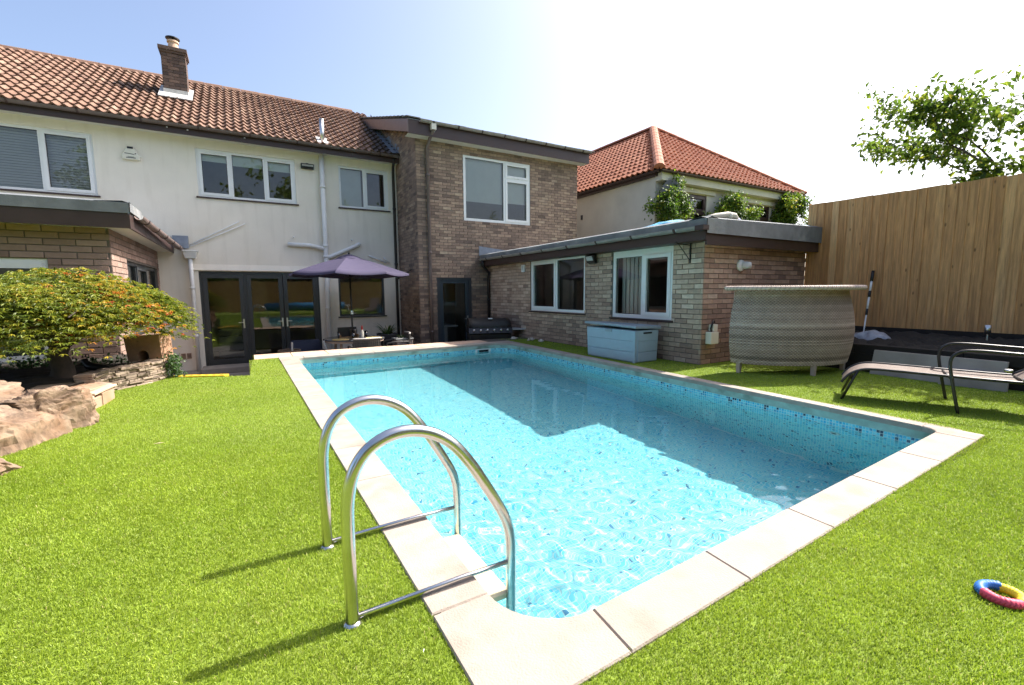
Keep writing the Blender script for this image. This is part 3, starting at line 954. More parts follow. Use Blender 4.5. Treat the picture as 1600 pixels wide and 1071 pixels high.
def pantile_mesh(wd, ln, t, mat, nseg=7):
    """S-profile tile lying along +Y (up the slope), front edge at y=0"""
    key = ('pt', wd, ln, t, mat)
    if key in BRICK_MESH: return BRICK_MESH[key]
    xs = [(-0.5 + i / nseg) * (wd * 1.06) for i in range(nseg + 1)]
    hgt = lambda x: 0.026 * math.sin(2 * math.pi * x / wd + 0.6) + 0.004 * math.sin(4 * math.pi * x / wd)
    th = 0.040
    vs = [(x, 0, hgt(x) + 0.050) for x in xs] + [(x, ln, hgt(x) + 0.004) for x in xs] + [(x, 0.004, hgt(x) + 0.050 - th) for x in xs]
    m = nseg + 1
    fs = [(i, i + 1, m + i + 1, m + i) for i in range(nseg)] + [(2 * m + i, 2 * m + i + 1, i + 1, i) for i in range(nseg)]
    o = MB().add(vs, fs, t).build('roof_tile', M[mat]); BRICK_MESH[key] = o.data; bpy.data.objects.remove(o)
    return BRICK_MESH[key]


def tile_roof(roof, o, ux, us, cols, rows, wd, gauge, mat, limit, keepf=None, tonef=None):
    """o: eave origin; ux along the eave; us up the slope (unit)"""
    ux = Vector(ux).normalized(); us = Vector(us).normalized(); un = ux.cross(us).normalized()
    if un.z < 0: un = -un
    rot3 = Matrix((ux, us, un)).transposed()
    items = []
    for r in range(rows):
        for c in range(cols):
            u = (c + 0.5) * wd; s = r * gauge
            if keepf and not keepf(u, s + gauge / 2): continue
            p = Vector(o) + ux * u + us * s
            t = float(np.clip(rng.normal(0.62, 0.14), 0.3, 1))
            if tonef: t = tonef(u, s, t)
            v, d = in_view(p, 0.02)
            items.append((d if v else 1e6 + d, p, t))
    items.sort(key=lambda i: i[0])
    b_ = MB()
    for k, (d, p, t) in enumerate(items):
        q = round(t * 16) / 16
        me = pantile_mesh(wd, gauge * 1.16, q, mat)
        r3 = rot3 @ Matrix.Rotation(random.gauss(0, 0.008), 3, 'Z') @ Matrix.Rotation(random.gauss(0, 0.006), 3, 'X')
        if k < limit:
            inst('roof_tile', me, roof, p + un * random.gauss(0, 0.002), r3)
        else:
            b_.add([p + r3 @ v.co for v in me.vertices], [tuple(f.vertices) for f in me.polygons], t)
    if len(items) > limit:
        oo = b_.build('roof_tiles', M[mat], roof); oo['kind'] = 'stuff'


# ================================================================== cream rendered house
HY = 12.8
GZ = PATIO - 0.04
house = tag(empty('rendered_house', (0, HY, PATIO)), 'cream rendered two storey house with pantile roof and chimney on the left', 'house')
house.location = (0, 0, 0)
HF = Fr((0, HY, 0), (1, 0, 0), (0, -1, 0))
W1 = (-4.45, -2.54, 3.17, 4.42); W3 = (-0.79, 1.25, 3.33, 4.40); W2 = (2.275, 3.555, 3.35, 4.41)
DR = (-0.915, 1.665, -0.63, 1.64); KW = (2.14, 3.35, 0.485, 1.56)
mb = MB()
wall_sheet(mb, HF, -9.0, 3.80, GZ, 4.62, [W1, W3, W2, DR, KW], 0, 0.14)
wall_sheet(mb, Fr((-9, HY, 0), (0, 1, 0), (-1, 0, 0)), 0, 6.5, GZ, 4.62, [], 0)
hw = mb.build('wall', M['render'], house)
# bell-cast drip over the doors
b_ = MB(); b_.hexa([HF.p(-1.05, 0, 1.67), HF.p(2.02, 0, 1.67), HF.p(2.02, 0.045, 1.66), HF.p(-1.05, 0.045, 1.66), HF.p(-1.05, 0, 1.80), HF.p(2.02, 0, 1.80), HF.p(2.02, 0.004, 1.80), HF.p(-1.05, 0.004, 1.80)])
b_.build('render_drip', M['render'], house)
wl = lambda a, us, z, ops: [(us[i], us[i + 1], z[0], z[1], ops[i]) for i in range(len(us) - 1)]
bl_ = 'blind'
M['slat_blind'] = P('grey_slat_blind', (0.56, 0.58, 0.58), 0.7, 0.08, 3)
b1 = []
for k in range(22):
    zz_ = 3.24 + k * 0.052
    b1 += [(-4.38, -2.62, zz_, zz_ + 0.044, 'slat_blind')]
window(house, HF, *W1, wl(0, [W1[0], -3.345, W1[1]], W1[2:], [False, True]), sill='brown', label='wide white window with slatted blind')
wb = MB()
for k in range(22):
    wb.box(-4.38, -2.62, -0.20, -0.185, 3.24 + k * 0.052, 3.24 + k * 0.052 + 0.043, fr=HF)
wb.build('slat_blinds', M['slat_blind'], house)['kind'] = 'stuff'
window(house, HF, *W3, wl(0, [W3[0], -0.115, 0.575, W3[1]], W3[2:], [True, False, True]), sill='brown',
       blinds=[(-0.7, -0.16, 4.16, 4.36, 'blind'), (-0.1, 0.54, 4.12, 4.36, 'blind'), (0.62, 1.18, 4.10, 4.36, 'blind')], label='three-light white window with half-raised blinds')
window(house, HF, *W2, wl(0, [W2[0], 2.915, W2[1]], W2[2:], [False, True]), sill='brown', blinds=[(2.33, 2.86, 3.42, 4.36, 'slat_blind')], label='two-light white window near the brick wing')
window(house, HF, *KW, [(KW[0], KW[1], KW[2], KW[3], False)], frame='grey_upvc', sill='grey_upvc', fw=0.05, label='dark framed kitchen window behind the parasol')
# glazed doors: three leaves
b_ = MB()
fw = 0.06
n0, n1 = -0.11, -0.03
b_.box(DR[0], DR[1], n0, n1, DR[3] - fw, DR[3], fr=HF); b_.box(DR[0], DR[1], n0, n1, DR[2], DR[2] + 0.05, fr=HF)
for u in (DR[0], -0.03, DR[1] - fw):
    b_.box(u, u + fw, n0, n1 - 0.001, DR[2] + 0.05, DR[3] - fw, fr=HF)
dframe = b_.build('door_frame', M['grey_upvc'], house)
for k, (a, b) in enumerate(((DR[0] + fw, -0.03), (0.03, 0.815), (0.822, DR[1] - fw))):
    b_ = MB(); st = 0.095; q0, q1 = -0.10, -0.015; zb, zt = DR[2] + 0.055, DR[3] - fw - 0.004
    b_.box(a + 0.004, b - 0.004, q0, q1, zt - st, zt, fr=HF); b_.box(a + 0.004, b - 0.004, q0, q1, zb, zb + st * 1.3, fr=HF)
    b_.box(a + 0.004, a + st, q0, q1 - 0.001, zb + st * 1.3, zt - st, fr=HF); b_.box(b - st, b - 0.004, q0, q1 - 0.001, zb + st * 1.3, zt - st, fr=HF)
    dl = b_.build('glazed_door', M['grey_upvc'], house)
    b_ = MB(); b_.add([HF.p(a + st, -0.055, zb + st * 1.3), HF.p(b - st, -0.055, zb + st * 1.3), HF.p(b - st, -0.055, zt - st), HF.p(a + st, -0.055, zt - st)], [(0, 1, 2, 3)])
    b_.build('pane', M['glass'], dl)
    hx = b - st / 2 if k != 2 else a + st / 2
    b_ = MB(); b_.box(hx - 0.016, hx + 0.016, -0.015, -0.006, 0.28, 0.50, fr=HF); b_.bar(HF.p(hx, 0.035, 0.42), HF.p(hx + (0.11 if k == 2 else -0.11), 0.035, 0.42), 0.018, 0.018); b_.bar(HF.p(hx, -0.01, 0.42), HF.p(hx, 0.04, 0.42), 0.018, 0.018)
    b_.build('handle', M['alu'], dl)
b_ = MB(); b_.box(DR[0] - 0.05, DR[1] + 0.05, -0.1, 0.16, GZ, DR[2] - 0.002, fr=HF); b_.build('threshold', M['concrete'], house)
# room behind the doors with a lit inner wall, a sofa and steps
b_ = MB()
A = [HF.p(-1.6, -0.13, GZ), HF.p(2.0, -0.13, GZ), HF.p(2.0, -0.13, 2.0), HF.p(-1.6, -0.13, 2.0), HF.p(-1.6, -4, GZ), HF.p(2.0, -4, GZ), HF.p(2.0, -4, 2.0), HF.p(-1.6, -4, 2.0)]
b_.add(A, [(4, 5, 6, 7), (0, 1, 5, 4), (1, 2, 6, 5), (2, 3, 7, 6), (3, 0, 4, 7)])
b_.build('room_interior', M['room'], house)
b_ = MB()
for k in range(4):
    b_.box(-0.75, 0.0, -2.6 - 0.28 * k, -2.32 - 0.28 * k, GZ, GZ + 0.19 * (k + 1), fr=HF)
b_.build('inner_steps', M['room'], house)
# soffit, fascia, gutter
EY, EZ = 12.42, 4.66
b_ = MB(); b_.add([(-9, HY, 4.60), (3.80, HY, 4.60), (3.80, EY + 0.05, 4.60), (-9, EY + 0.05, 4.60)], [(0, 1, 2, 3)]); b_.build('soffit', M['soffit'], house)
b_ = MB(); b_.box(-9.05, 3.78, EY + 0.02, EY + 0.05, 4.555, 4.745); b_.build('fascia', M['brown'], house)
gutter(house, (-9.0, EY - 0.045, 4.735), (3.74, EY - 0.045, 4.735), 0.06, brackets=13)
for x in (-1.23, -0.87, 0.2):
    MB().lathe([(0.0, 0.0), (0.018, 0.004), (0.014, 0.02), (0, 0.024)], (x, EY + 0.0, 4.64), 10).build('fascia_spotlight', M['upvc'], house)
# roof
RY, RZ = 16.2, 7.02
us = Vector((0, RY - EY, RZ - 4.73)).normalized(); slope = math.hypot(RY - EY, RZ - 4.73)
b_ = MB(); b_.add([(-9.2, EY + 0.02, 4.72), (3.79, EY + 0.02, 4.72), (3.79, RY, RZ - 0.02), (-9.2, RY, RZ - 0.02), (-9.2, RY + 3.9, 4.7), (3.79, RY + 3.9, 4.7)], [(0, 1, 2, 3), (3, 2, 5, 4)])
roof = b_.build('roof', M['sleeper'], house)
wd, gz_ = 0.168, slope / 15
x_l = 3.79 - 0.168 * 55


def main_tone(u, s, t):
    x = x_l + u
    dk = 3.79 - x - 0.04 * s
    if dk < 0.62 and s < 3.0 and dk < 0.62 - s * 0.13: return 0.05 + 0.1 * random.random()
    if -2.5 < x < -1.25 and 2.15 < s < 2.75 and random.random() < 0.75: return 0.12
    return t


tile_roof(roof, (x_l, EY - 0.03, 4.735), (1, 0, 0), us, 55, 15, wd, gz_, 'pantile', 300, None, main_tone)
# ridge tiles
x = -5.6; k = 0
rp = [(-0.12, -0.075), (-0.085, -0.005), (-0.03, 0.03), (0.03, 0.03), (0.085, -0.005), (0.12, -0.075)]
while x < 3.3:
    b_ = MB(); ln = 0.45
    vs = [(x + dx, RY + a, RZ + 0.05 + c + (0.006 if dx else 0)) for dx in (0, ln - 0.008) for a, c in rp]
    b_.add(vs, [(i, i + 1, 7 + i, 6 + i) for i in range(5)], 0.42 + 0.25 * random.random()); b_.build('ridge_tile', M['pantile'], roof); x += ln
# lead valley against the brick wing
b_ = MB()
for k in range(7):
    s0, s1 = k * slope / 9, (k + 1) * slope / 9
    p = lambda s, dx, dz: (3.79 - dx, EY + us.y * s, 4.75 + us.z * s + dz)
    b_.add([p(s0, 0.24, 0.045), p(s1, 0.22, 0.045), p(s1, 0.0, 0.08), p(s0, 0.0, 0.08), p(s1, 0.0, 0.24), p(s0, 0.0, 0.22)], [(0, 1, 2, 3), (3, 2, 4, 5)])
b_.build('lead_flashing', M['lead'], roof)
# chimney
ch = MB(); cx0, cx1, cy0, cy1 = -1.42, -0.94, 14.42, 14.92
ch.box(cx0 + 0.01, cx1 - 0.01, cy0 + 0.01, cy1 - 0.01, 5.7, 7.08)
cho = ch.build('chimney', M['mortar'], house)
M['brick_dark'] = P('sooty_brick', (0, 0, 0), 0.9, 0.2, 14, bump=0.4, bscale=70, ramp=[(0, (0.06, 0.042, 0.038)), (1, (0.17, 0.11, 0.085))])
cb = MB()
for r in range(15):
    z = 5.93 + r * 0.075
    for fr2, L_ in ((Fr((cx0, cy0, 0), (1, 0, 0), (0, -1, 0)), cx1 - cx0), (Fr((cx1, cy0, 0), (0, 1, 0), (1, 0, 0)), cy1 - cy0), (Fr((cx0, cy1, 0), (0, -1, 0), (-1, 0, 0)), cy1 - cy0)):
        u = -0.11 if r % 2 else 0.0
        while u < L_ - 0.03:
            a, b = max(0, u), min(L_, u + 0.225)
            if b - a > 0.03: cb.box(a + 0.004, b - 0.004, -0.006, 0.006 + random.gauss(0, .001), z + 0.004, z + 0.071, random.random(), fr2)
            u += 0.225
o = cb.build('bricks', M['brick_dark'], cho); o['kind'] = 'stuff'
b_ = MB(); b_.box(cx0 - 0.05, cx1 + 0.05, cy0 - 0.05, cy1 + 0.05, 7.05, 7.13); b_.box(cx0 - 0.025, cx1 + 0.025, cy0 - 0.025, cy1 + 0.025, 7.0, 7.05); b_.build('chimney_cap', M['brick_dark'], cho)
b_ = MB(); c = ((cx0 + cx1) / 2, (cy0 + cy1) / 2, 7.13); b_.lathe([(0.13, 0), (0.11, 0.1), (0.10, 0.2), (0.125, 0.21), (0.125, 0.25), (0.0, 0.26)], c, 16); b_.build('chimney_pot', M['terracotta_slab'], cho, False)
b_ = MB(); b_.lathe([(0.0, 0.37), (0.15, 0.32), (0.15, 0.30), (0.0, 0.30)], c, 16); b_.tube([(c[0], c[1], 7.36), (c[0], c[1], 7.46)], 0.03, 8); b_.build('cowl', M['black'], cho)
b_ = MB()
za = 4.735 + (cy0 - EY) * us.z / us.y
b_.hexa([(cx0 - 0.10, cy0 - 0.30, za - 0.10), (cx1 + 0.10, cy0 - 0.30, za - 0.10), (cx1 + 0.10, cy1, za + 0.40), (cx0 - 0.10, cy1, za + 0.40), (cx0 - 0.10, cy0 - 0.30, za - 0.08), (cx1 + 0.10, cy0 - 0.30, za - 0.08), (cx1 + 0.10, cy1, za + 0.44), (cx0 - 0.10, cy1, za + 0.44)])
b_.box(cx0 - 0.012, cx1 + 0.012, cy0 - 0.012, cy1, za, za + 0.20)
M['pale_lead'] = P('limewashed_lead', (0.50, 0.49, 0.47), 0.7, 0.2, 9)
b_.build('flashing', M['pale_lead'], cho)
# soil vent above the gutter and the soil pipe below
b_ = MB(); b_.tube([(1.90, 12.64, 4.80), (1.90, 12.64, 5.42)], 0.055, 14); b_.lathe([(0.055, 5.42), (0.058, 5.43), (0.0, 5.44)], (1.90, 12.64, 0), 14); sv = b_.build('vent_pipe', M['alu'], house, True)
MB().hexa([(1.77, 12.45, 4.79), (2.06, 12.45, 4.79), (2.06, 12.85, 5.03), (1.77, 12.85, 5.03), (1.77, 12.45, 4.815), (2.06, 12.45, 4.815), (2.06, 12.85, 5.06), (1.77, 12.85, 5.06)]).build('vent_flashing', M['pale_lead'], sv)
sp = pipe(house, [(1.86, 12.71, 4.60), (1.86, 12.71, 2.2), (1.845, 12.71, 1.0), (1.83, 12.71, PATIO)], 0.058, 'pipe', 'soil_pipe', [(1.86, 12.71, 3.80), (1.86, 12.71, 2.32), (1.85, 12.71, 2.05), (1.84, 12.71, 0.72)])
pipe(house, [(0.98, 12.74, 2.33), (1.5, 12.73, 2.32), (1.86, 12.71, 2.24)], 0.052, 'pipe', 'waste_pipe')
pipe(house, [(2.72, 12.74, 2.42), (2.62, 12.73, 2.36), (1.98, 12.72, 2.06), (1.86, 12.71, 2.02)], 0.052, 'pipe', 'waste_pipe')
pipe(house, [(2.95, 12.76, 2.12), (3.42, 12.75, 1.93)], 0.022, 'pipe', 'waste_pipe')
pipe(house, [(3.35, 12.76, 2.08), (3.50, 12.75, 1.93)], 0.022, 'pipe', 'waste_pipe')
for x in (1.13, 2.53):
    pipe(house, [(x, 12.80, 2.52), (x, 12.72, 2.50)], 0.018, 'pipe', 'overflow_stub')
for dx, z0 in ((0.0, 0.0), (0.03, 0.075)):
    pipe(house, [(-1.22 + dx * 3, 12.765, 2.09 + z0), (0.09 - dx * 4, 12.765, 2.77 + z0 * 0.6)], 0.013, 'pipe', 'thin_conduit')
# corner downpipe of the main roof, dark
pipe(house, [(3.64, EY, 4.66), (3.66, 12.60, 4.50), (3.68, 12.70, 4.35), (3.68, 12.70, 1.6), (3.68, 12.70, PATIO)], 0.038, 'black', 'downpipe', [(3.68, 12.70, 3.4), (3.68, 12.70, 1.9)])
# hopper and pipe beside the doors
b_ = MB(); b_.hexa([(-1.13, 12.62, 1.92), (-0.93, 12.62, 1.92), (-0.93, 12.77, 1.92), (-1.13, 12.77, 1.92), (-1.16, 12.57, 2.07), (-0.90, 12.57, 2.07), (-0.90, 12.79, 2.07), (-1.16, 12.79, 2.07)]); b_.box(-1.175, -0.885, 12.555, 12.795, 2.07, 2.09)
hp = b_.build('rain_hopper', M['pipe'], house)
pipe(house, [(-1.04, 12.69, 1.93), (-1.04, 12.69, 1.3), (-1.05, 12.69, PATIO)], 0.045, 'pipe', 'downpipe', [(-1.045, 12.69, 1.25), (-1.05, 12.69, 0.15)])
# air bricks
for x in (-1.33, -1.22):
    b_ = MB(); b_.box(x - 0.045, x + 0.045, 12.785, 12.797, -0.38, -0.25)
    vo = b_.build('air_vent', M['terracotta_slab'], house)
    b_ = MB()
    for i in range(3):
        for j in range(4): b_.box(x - 0.036 + i * 0.026, x - 0.016 + i * 0.026, 12.782, 12.786, -0.37 + j * 0.03, -0.35 + j * 0.03)
    b_.build('vent_slots', M['black'], vo)
# alarm box and floodlight on the wall
al = tag(empty('alarm_box', (-1.93, HY, 4.10)), 'cream triangular burglar alarm box between two upstairs windows', 'alarm box')
b_ = MB(); b_.prism([(-0.145, -0.12), (0.145, -0.12), (0.155, -0.05), (0.055, 0.12), (-0.055, 0.12), (-0.155, -0.05)], 0.0, 0.06, fr=Fr((0, 0, 0), (1, 0, 0), (0, 0, 1)), bev=0.0)
b_ = MB()
pts = [(-0.145, -0.13), (0.145, -0.13), (0.16, -0.05), (0.055, 0.13), (-0.055, 0.13), (-0.16, -0.05)]
k = len(pts)
vs = [(x, -0.002, z) for x, z in pts] + [(x, -0.05, z) for x, z in pts] + [(x * 0.9, -0.062, z * 0.9) for x, z in pts]
fs = [(i, (i + 1) % k, k + (i + 1) % k, k + i) for i in range(k)] + [(k + i, k + (i + 1) % k, 2 * k + (i + 1) % k, 2 * k + i) for i in range(k)] + [tuple(range(2 * k, 3 * k))]
M['cream_plastic'] = P('cream_plastic', (0.70, 0.68, 0.58), 0.45, 0.06, 5)
b_.add(vs, fs).build('cover', M['cream_plastic'], al)
b_ = MB(); b_.box(-0.05, 0.05, -0.066, -0.058, 0.092, 0.135); b_.build('strobe', M['black'], al)
b_ = MB(); b_.bar((-0.10, -0.0635, -0.005), (-0.02, -0.0635, -0.010), 0.002, 0.014); b_.bar((-0.02, -0.0635, -0.010), (0.05, -0.0635, -0.018), 0.002, 0.012); b_.bar((0.05, -0.0635, -0.018), (0.062, -0.0635, -0.030), 0.002, 0.008); b_.bar((0.07, -0.0635, -0.008), (0.092, -0.0635, 0.004), 0.002, 0.018)
b_.build('printed_mark', M['black'], al)
b_ = MB(); b_.box(-0.08, 0.08, -0.0645, -0.0625, -0.10, -0.085); b_.box(-0.055, 0.055, -0.0645, -0.0625, -0.075, -0.068); b_.build('print', M['black'], al)


def floodlight(name, loc, rz, label, wd=0.20, hg=0.14):
    e = tag(empty(name, loc, rz), label, 'floodlight')
    b_ = MB(); b_.hexa([(-wd / 2, -0.10, -hg), (wd / 2, -0.10, -hg), (wd / 2, -0.03, -hg - 0.03), (-wd / 2, -0.03, -hg - 0.03), (-wd / 2, -0.14, -0.01), (wd / 2, -0.14, -0.01), (wd / 2, -0.05, 0.02), (-wd / 2, -0.05, 0.02)]); b_.build('body', M['black'], e, bevel=0.006)
    b_ = MB(); b_.add([(-wd / 2 + 0.02, -0.104, -hg + 0.015), (wd / 2 - 0.02, -0.104, -hg + 0.015), (wd / 2 - 0.02, -0.142, -0.025), (-wd / 2 + 0.02, -0.142, -0.025)], [(0, 1, 2, 3)]); b_.build('lens', M['pale_lens'], e)
    b_ = MB(); b_.box(-0.03, 0.03, -0.05, 0, -0.07, 0.03); b_.bar((0, -0.02, 0.0), (0, -0.09, -0.05), 0.03, 0.02); b_.build('bracket', M['black'], e)
    return e


M['pale_lens'] = P('prismatic_lens', (0.42, 0.43, 0.42), 0.2, 0.2, 60)
floodlight('floodlight', (1.53, HY - 0.003, 4.32), 0, 'black floodlight on the cream wall under the gutter', 0.30, 0.09)
# ================================================================== two-storey brick wing
WX0, WX1, WY = 3.80, 8.80, 11.14
wing = tag(empty('brick_wing', (0, 0, 0)), 'two storey brown brick wing with one large white window and a dark door', 'house')
FF = Fr((WX0, WY, 0), (1, 0, 0), (0, -1, 0)); FS = Fr((WX0, WY, 0), (0, 1, 0), (-1, 0, 0))
BW = (5.065 - WX0, 7.12 - WX0, 2.98, 4.655); BD = (4.27 - WX0, 5.24 - WX0, PATIO + 0.02, 1.51)
mb = MB(); ZT = 4.86
wall_sheet(mb, FF, 0, WX1 - WX0, GZ, ZT, [BW, BD], 0, 0.14)
wa = mb.build('wall', M['mortar'], wing)
mb = MB(); q = lambda y, z: (WX0, y, z)
top = lambda d: 5.08 + 0.31 * d
mb.add([q(WY, GZ), q(HY + 3.2, GZ), q(HY + 3.2, top(HY + 3.2 - WY)), q(WY, top(0))], [(0, 1, 2, 3)])
wb_ = mb.build('wall', M['mortar'], wing); wb_['label'] = 'side wall of brown brick above the cream house roof'
mb = MB(); mb.add([(WX1, WY, GZ), (WX1, WY + 6, GZ), (WX1, WY + 6, 6.5), (WX1, WY, 5.0)], [(0, 1, 2, 3)]); mb.build('wall', M['mortar'], wing)


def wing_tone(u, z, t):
    # slow waves of tone; darker low down and near the front left corner
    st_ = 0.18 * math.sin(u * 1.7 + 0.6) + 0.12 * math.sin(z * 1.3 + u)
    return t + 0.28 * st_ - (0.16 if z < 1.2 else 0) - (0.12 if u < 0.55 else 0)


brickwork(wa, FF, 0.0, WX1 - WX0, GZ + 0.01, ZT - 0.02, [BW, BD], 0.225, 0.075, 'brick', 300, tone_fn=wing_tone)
brickwork(wb_, FS, -0.011, 2.9, GZ + 0.01, 6.0, [], 0.225, 0.075, 'brick', 0, tone_fn=wing_tone, z_top=lambda u: top(u) - 0.05)
window(wing, FF, *BW, [(BW[0], 6.30 - WX0, BW[2], BW[3], False), (6.30 - WX0, BW[1], BW[2], 4.185, True), (6.30 - WX0, BW[1], 4.185, BW[3], True)], fw=0.07, sill=None, recess=0.02,
       blinds=[(BW[0] + 0.06, 6.27 - WX0, 3.50, 4.60, 'blind'), (6.33 - WX0, BW[1] - 0.1, 3.55, 4.58, 'blind')], label='large white window with a pale green blind', rd=1.2)
# dark glazed back door
b_ = MB(); fw = 0.07
b_.box(BD[0], BD[1], -0.09, 0.004, BD[3] - fw, BD[3], fr=FF); b_.box(BD[0], BD[0] + fw, -0.09, 0.004, BD[2], BD[3] - fw, fr=FF); b_.box(BD[1] - fw, BD[1], -0.09, 0.004, BD[2], BD[3] - fw, fr=FF)
b_.build('door_frame', M['grey_upvc'], wing)
b_ = MB(); a, b = BD[0] + fw, BD[1] - fw; st = 0.10; zb, zt = BD[2] + 0.01, BD[3] - fw
b_.box(a, b, -0.08, -0.015, zt - st, zt, fr=FF); b_.box(a, b, -0.08, -0.015, zb, zb + 0.2, fr=FF); b_.box(a, a + st, -0.08, -0.016, zb + 0.2, zt - st, fr=FF); b_.box(b - st, b, -0.08, -0.016, zb + 0.2, zt - st, fr=FF)
M['door_blue'] = P('dark_blue_grey_paint', (0.028, 0.042, 0.055), 0.4, 0.12, 4)
dr = b_.build('back_door', M['door_blue'], wing)
MB().add([FF.p(a + st, -0.05, zb + 0.2), FF.p(b - st, -0.05, zb + 0.2), FF.p(b - st, -0.05, zt - st), FF.p(a + st, -0.05, zt - st)], [(0, 1, 2, 3)]).build('pane', M['glass'], dr)
b_ = MB(); b_.box(b - 0.06, b - 0.03, -0.015, -0.008, 0.28, 0.48, fr=FF); b_.bar(FF.p(b - 0.045, 0.03, 0.4), FF.p(b - 0.16, 0.03, 0.4), 0.016, 0.016); b_.build('handle', M['alu'], dr)
b_ = MB(); A = [FF.p(0.0, -0.1, GZ), FF.p(1.9, -0.1, GZ), FF.p(1.9, -0.1, 1.9), FF.p(0.0, -0.1, 1.9), FF.p(0.0, -2.2, GZ), FF.p(1.9, -2.2, GZ), FF.p(1.9, -2.2, 1.9), FF.p(0.0, -2.2, 1.9)]
b_.add(A, [(4, 5, 6, 7), (0, 1, 5, 4), (1, 2, 6, 5), (2, 3, 7, 6), (3, 0, 4, 7)]); b_.build('room_interior', M['room'], wing)
# inner window and a worktop seen through the door glass
b_ = MB()
for u0, u1, z0, z1 in ((0.70, 1.14, 1.16, 1.20), (0.70, 1.14, 0.66, 0.70), (0.70, 0.735, 0.70, 1.16), (0.90, 0.93, 0.70, 1.16), (1.105, 1.14, 0.70, 1.16)):
    b_.box(u0, u1, -2.17, -2.12, z0, z1, fr=FF)
b_.build('inner_window_frame', M['upvc'], wing)
b_ = MB(); b_.box(0.62, 1.25, -1.3, -0.5, 0.16, 0.20, fr=FF); b_.box(0.64, 0.95, -1.28, -0.55, GZ, 0.16, fr=FF); b_.build('worktop_cupboard', M['slat_blind'], wing)
# roof: eave on the front, verge on the left rising to the back
b_ = MB(); ye = 10.80; ex0, ex1 = 3.52, 8.98; zr = lambda y: 5.17 + 0.31 * (y - ye)
b_.hexa([(ex0, ye, zr(ye) - 0.02), (ex1, ye, zr(ye) - 0.02), (ex1, 17, zr(17) - 0.02), (ex0, 17, zr(17) - 0.02), (ex0, ye, zr(ye)), (ex1, ye, zr(ye)), (ex1, 17, zr(17)), (ex0, 17, zr(17))])
wr_ = b_.build('roof', M['felt'], wing)
b_ = MB()
# edge tiles along the verge and the eave
y = ye - 0.03; k = 0
M['grey_tile'] = P('weathered_grey_tile', (0, 0, 0), 0.85, 0.3, 7, bump=0.3, bscale=50, ramp=[(0, (0.06, 0.06, 0.05)), (0.5, (0.12, 0.115, 0.095)), (1, (0.22, 0.205, 0.18))])
while y < 16:
    b_ = MB(); b_.hexa([(ex0 - 0.03, y, zr(y) + 0.03), (ex0 + 0.3, y, zr(y) + 0.03), (ex0 + 0.3, y + 0.38, zr(y + 0.38) + 0.006), (ex0 - 0.03, y + 0.38, zr(y + 0.38) + 0.006), (ex0 - 0.03, y, zr(y) + 0.055), (ex0 + 0.3, y, zr(y) + 0.055), (ex0 + 0.3, y + 0.38, zr(y + 0.38) + 0.03), (ex0 - 0.03, y + 0.38, zr(y + 0.38) + 0.03)], random.random())
    b_.build('verge_tile', M['grey_tile'], wr_); y += 0.33
x = ex0 + 0.3
while x < ex1 - 0.05:
    b_ = MB(); y = ye - 0.03; j = random.uniform(0, 0.008)
    b_.hexa([(x, y, zr(y) + 0.01 + j), (x + 0.29, y, zr(y) + 0.01 + j), (x + 0.29, y + 0.4, zr(y + 0.4) + 0.01), (x, y + 0.4, zr(y + 0.4) + 0.01), (x, y, zr(y) + 0.035 + j), (x + 0.29, y, zr(y) + 0.035 + j), (x + 0.29, y + 0.4, zr(y + 0.4) + 0.03), (x, y + 0.4, zr(y + 0.4) + 0.03)], random.random())
    b_.build('eave_tile', M['grey_tile'], wr_); x += 0.297
b_ = MB(); b_.box(ex0 + 0.02, ex1, ye + 0.01, ye + 0.035, 4.84, 5.17); b_.build('fascia', M['brown'], wing)
b_ = MB(); b_.add([(ex0 + 0.02, ye + 0.035, 4.848), (ex1, ye + 0.035, 4.848), (ex1, WY, 4.848), (ex0 + 0.02, WY, 4.848)], [(0, 1, 2, 3)]); b_.build('soffit', M['soffit'], wing)
b_ = MB(); b_.hexa([(ex0, ye + 0.01, 4.86), (ex0 + 0.025, ye + 0.01, 4.86), (ex0 + 0.025, 16.5, zr(16.5) - 0.27), (ex0, 16.5, zr(16.5) - 0.27), (ex0, ye + 0.01, zr(ye) - 0.004), (ex0 + 0.025, ye + 0.01, zr(ye) - 0.004), (ex0 + 0.025, 16.5, zr(16.5) - 0.01), (ex0, 16.5, zr(16.5) - 0.01)]); b_.build('barge_board', M['gutter'], wing)
gutter(wing, (ex0 + 0.28, ye - 0.055, 5.165), (ex1 + 0.02, ye - 0.055, 5.165), 0.058, 'gutter_grey', brackets=8)
pipe(wing, [(4.13, ye - 0.055, 5.10), (4.13, ye - 0.05, 4.98), (4.10, ye + 0.10, 4.85), (4.08, WY - 0.06, 4.66), (4.08, WY - 0.06, 1.5), (4.08, WY - 0.06, PATIO)], 0.042, 'gutter', 'downpipe', [(4.08, WY - 0.06, 4.0), (4.08, WY - 0.06, 2.1), (4.08, WY - 0.06, 0.1)])
MB().box(4.07, 4.19, ye - 0.10, ye + 0.0, 4.98, 5.12).build('outlet_box', M['soffit'], wing)
# clothes-line bracket on the side wall
br = tag(empty('wall_bracket', (WX0, 11.75, 1.70)), 'thin black bracket arm on the brick wing beside the parasol', 'bracket')
MB().tube([(-0.01, 0, 0.0), (-0.18, -0.35, -0.06), (-0.28, 0.2, -0.14)], 0.014, 8).build('arm', M['black'], br)
MB().tube([(-0.28, 0.2, -0.11), (-0.28, 0.2, -0.24)], 0.03, 8).build('hook', M['black'], br)

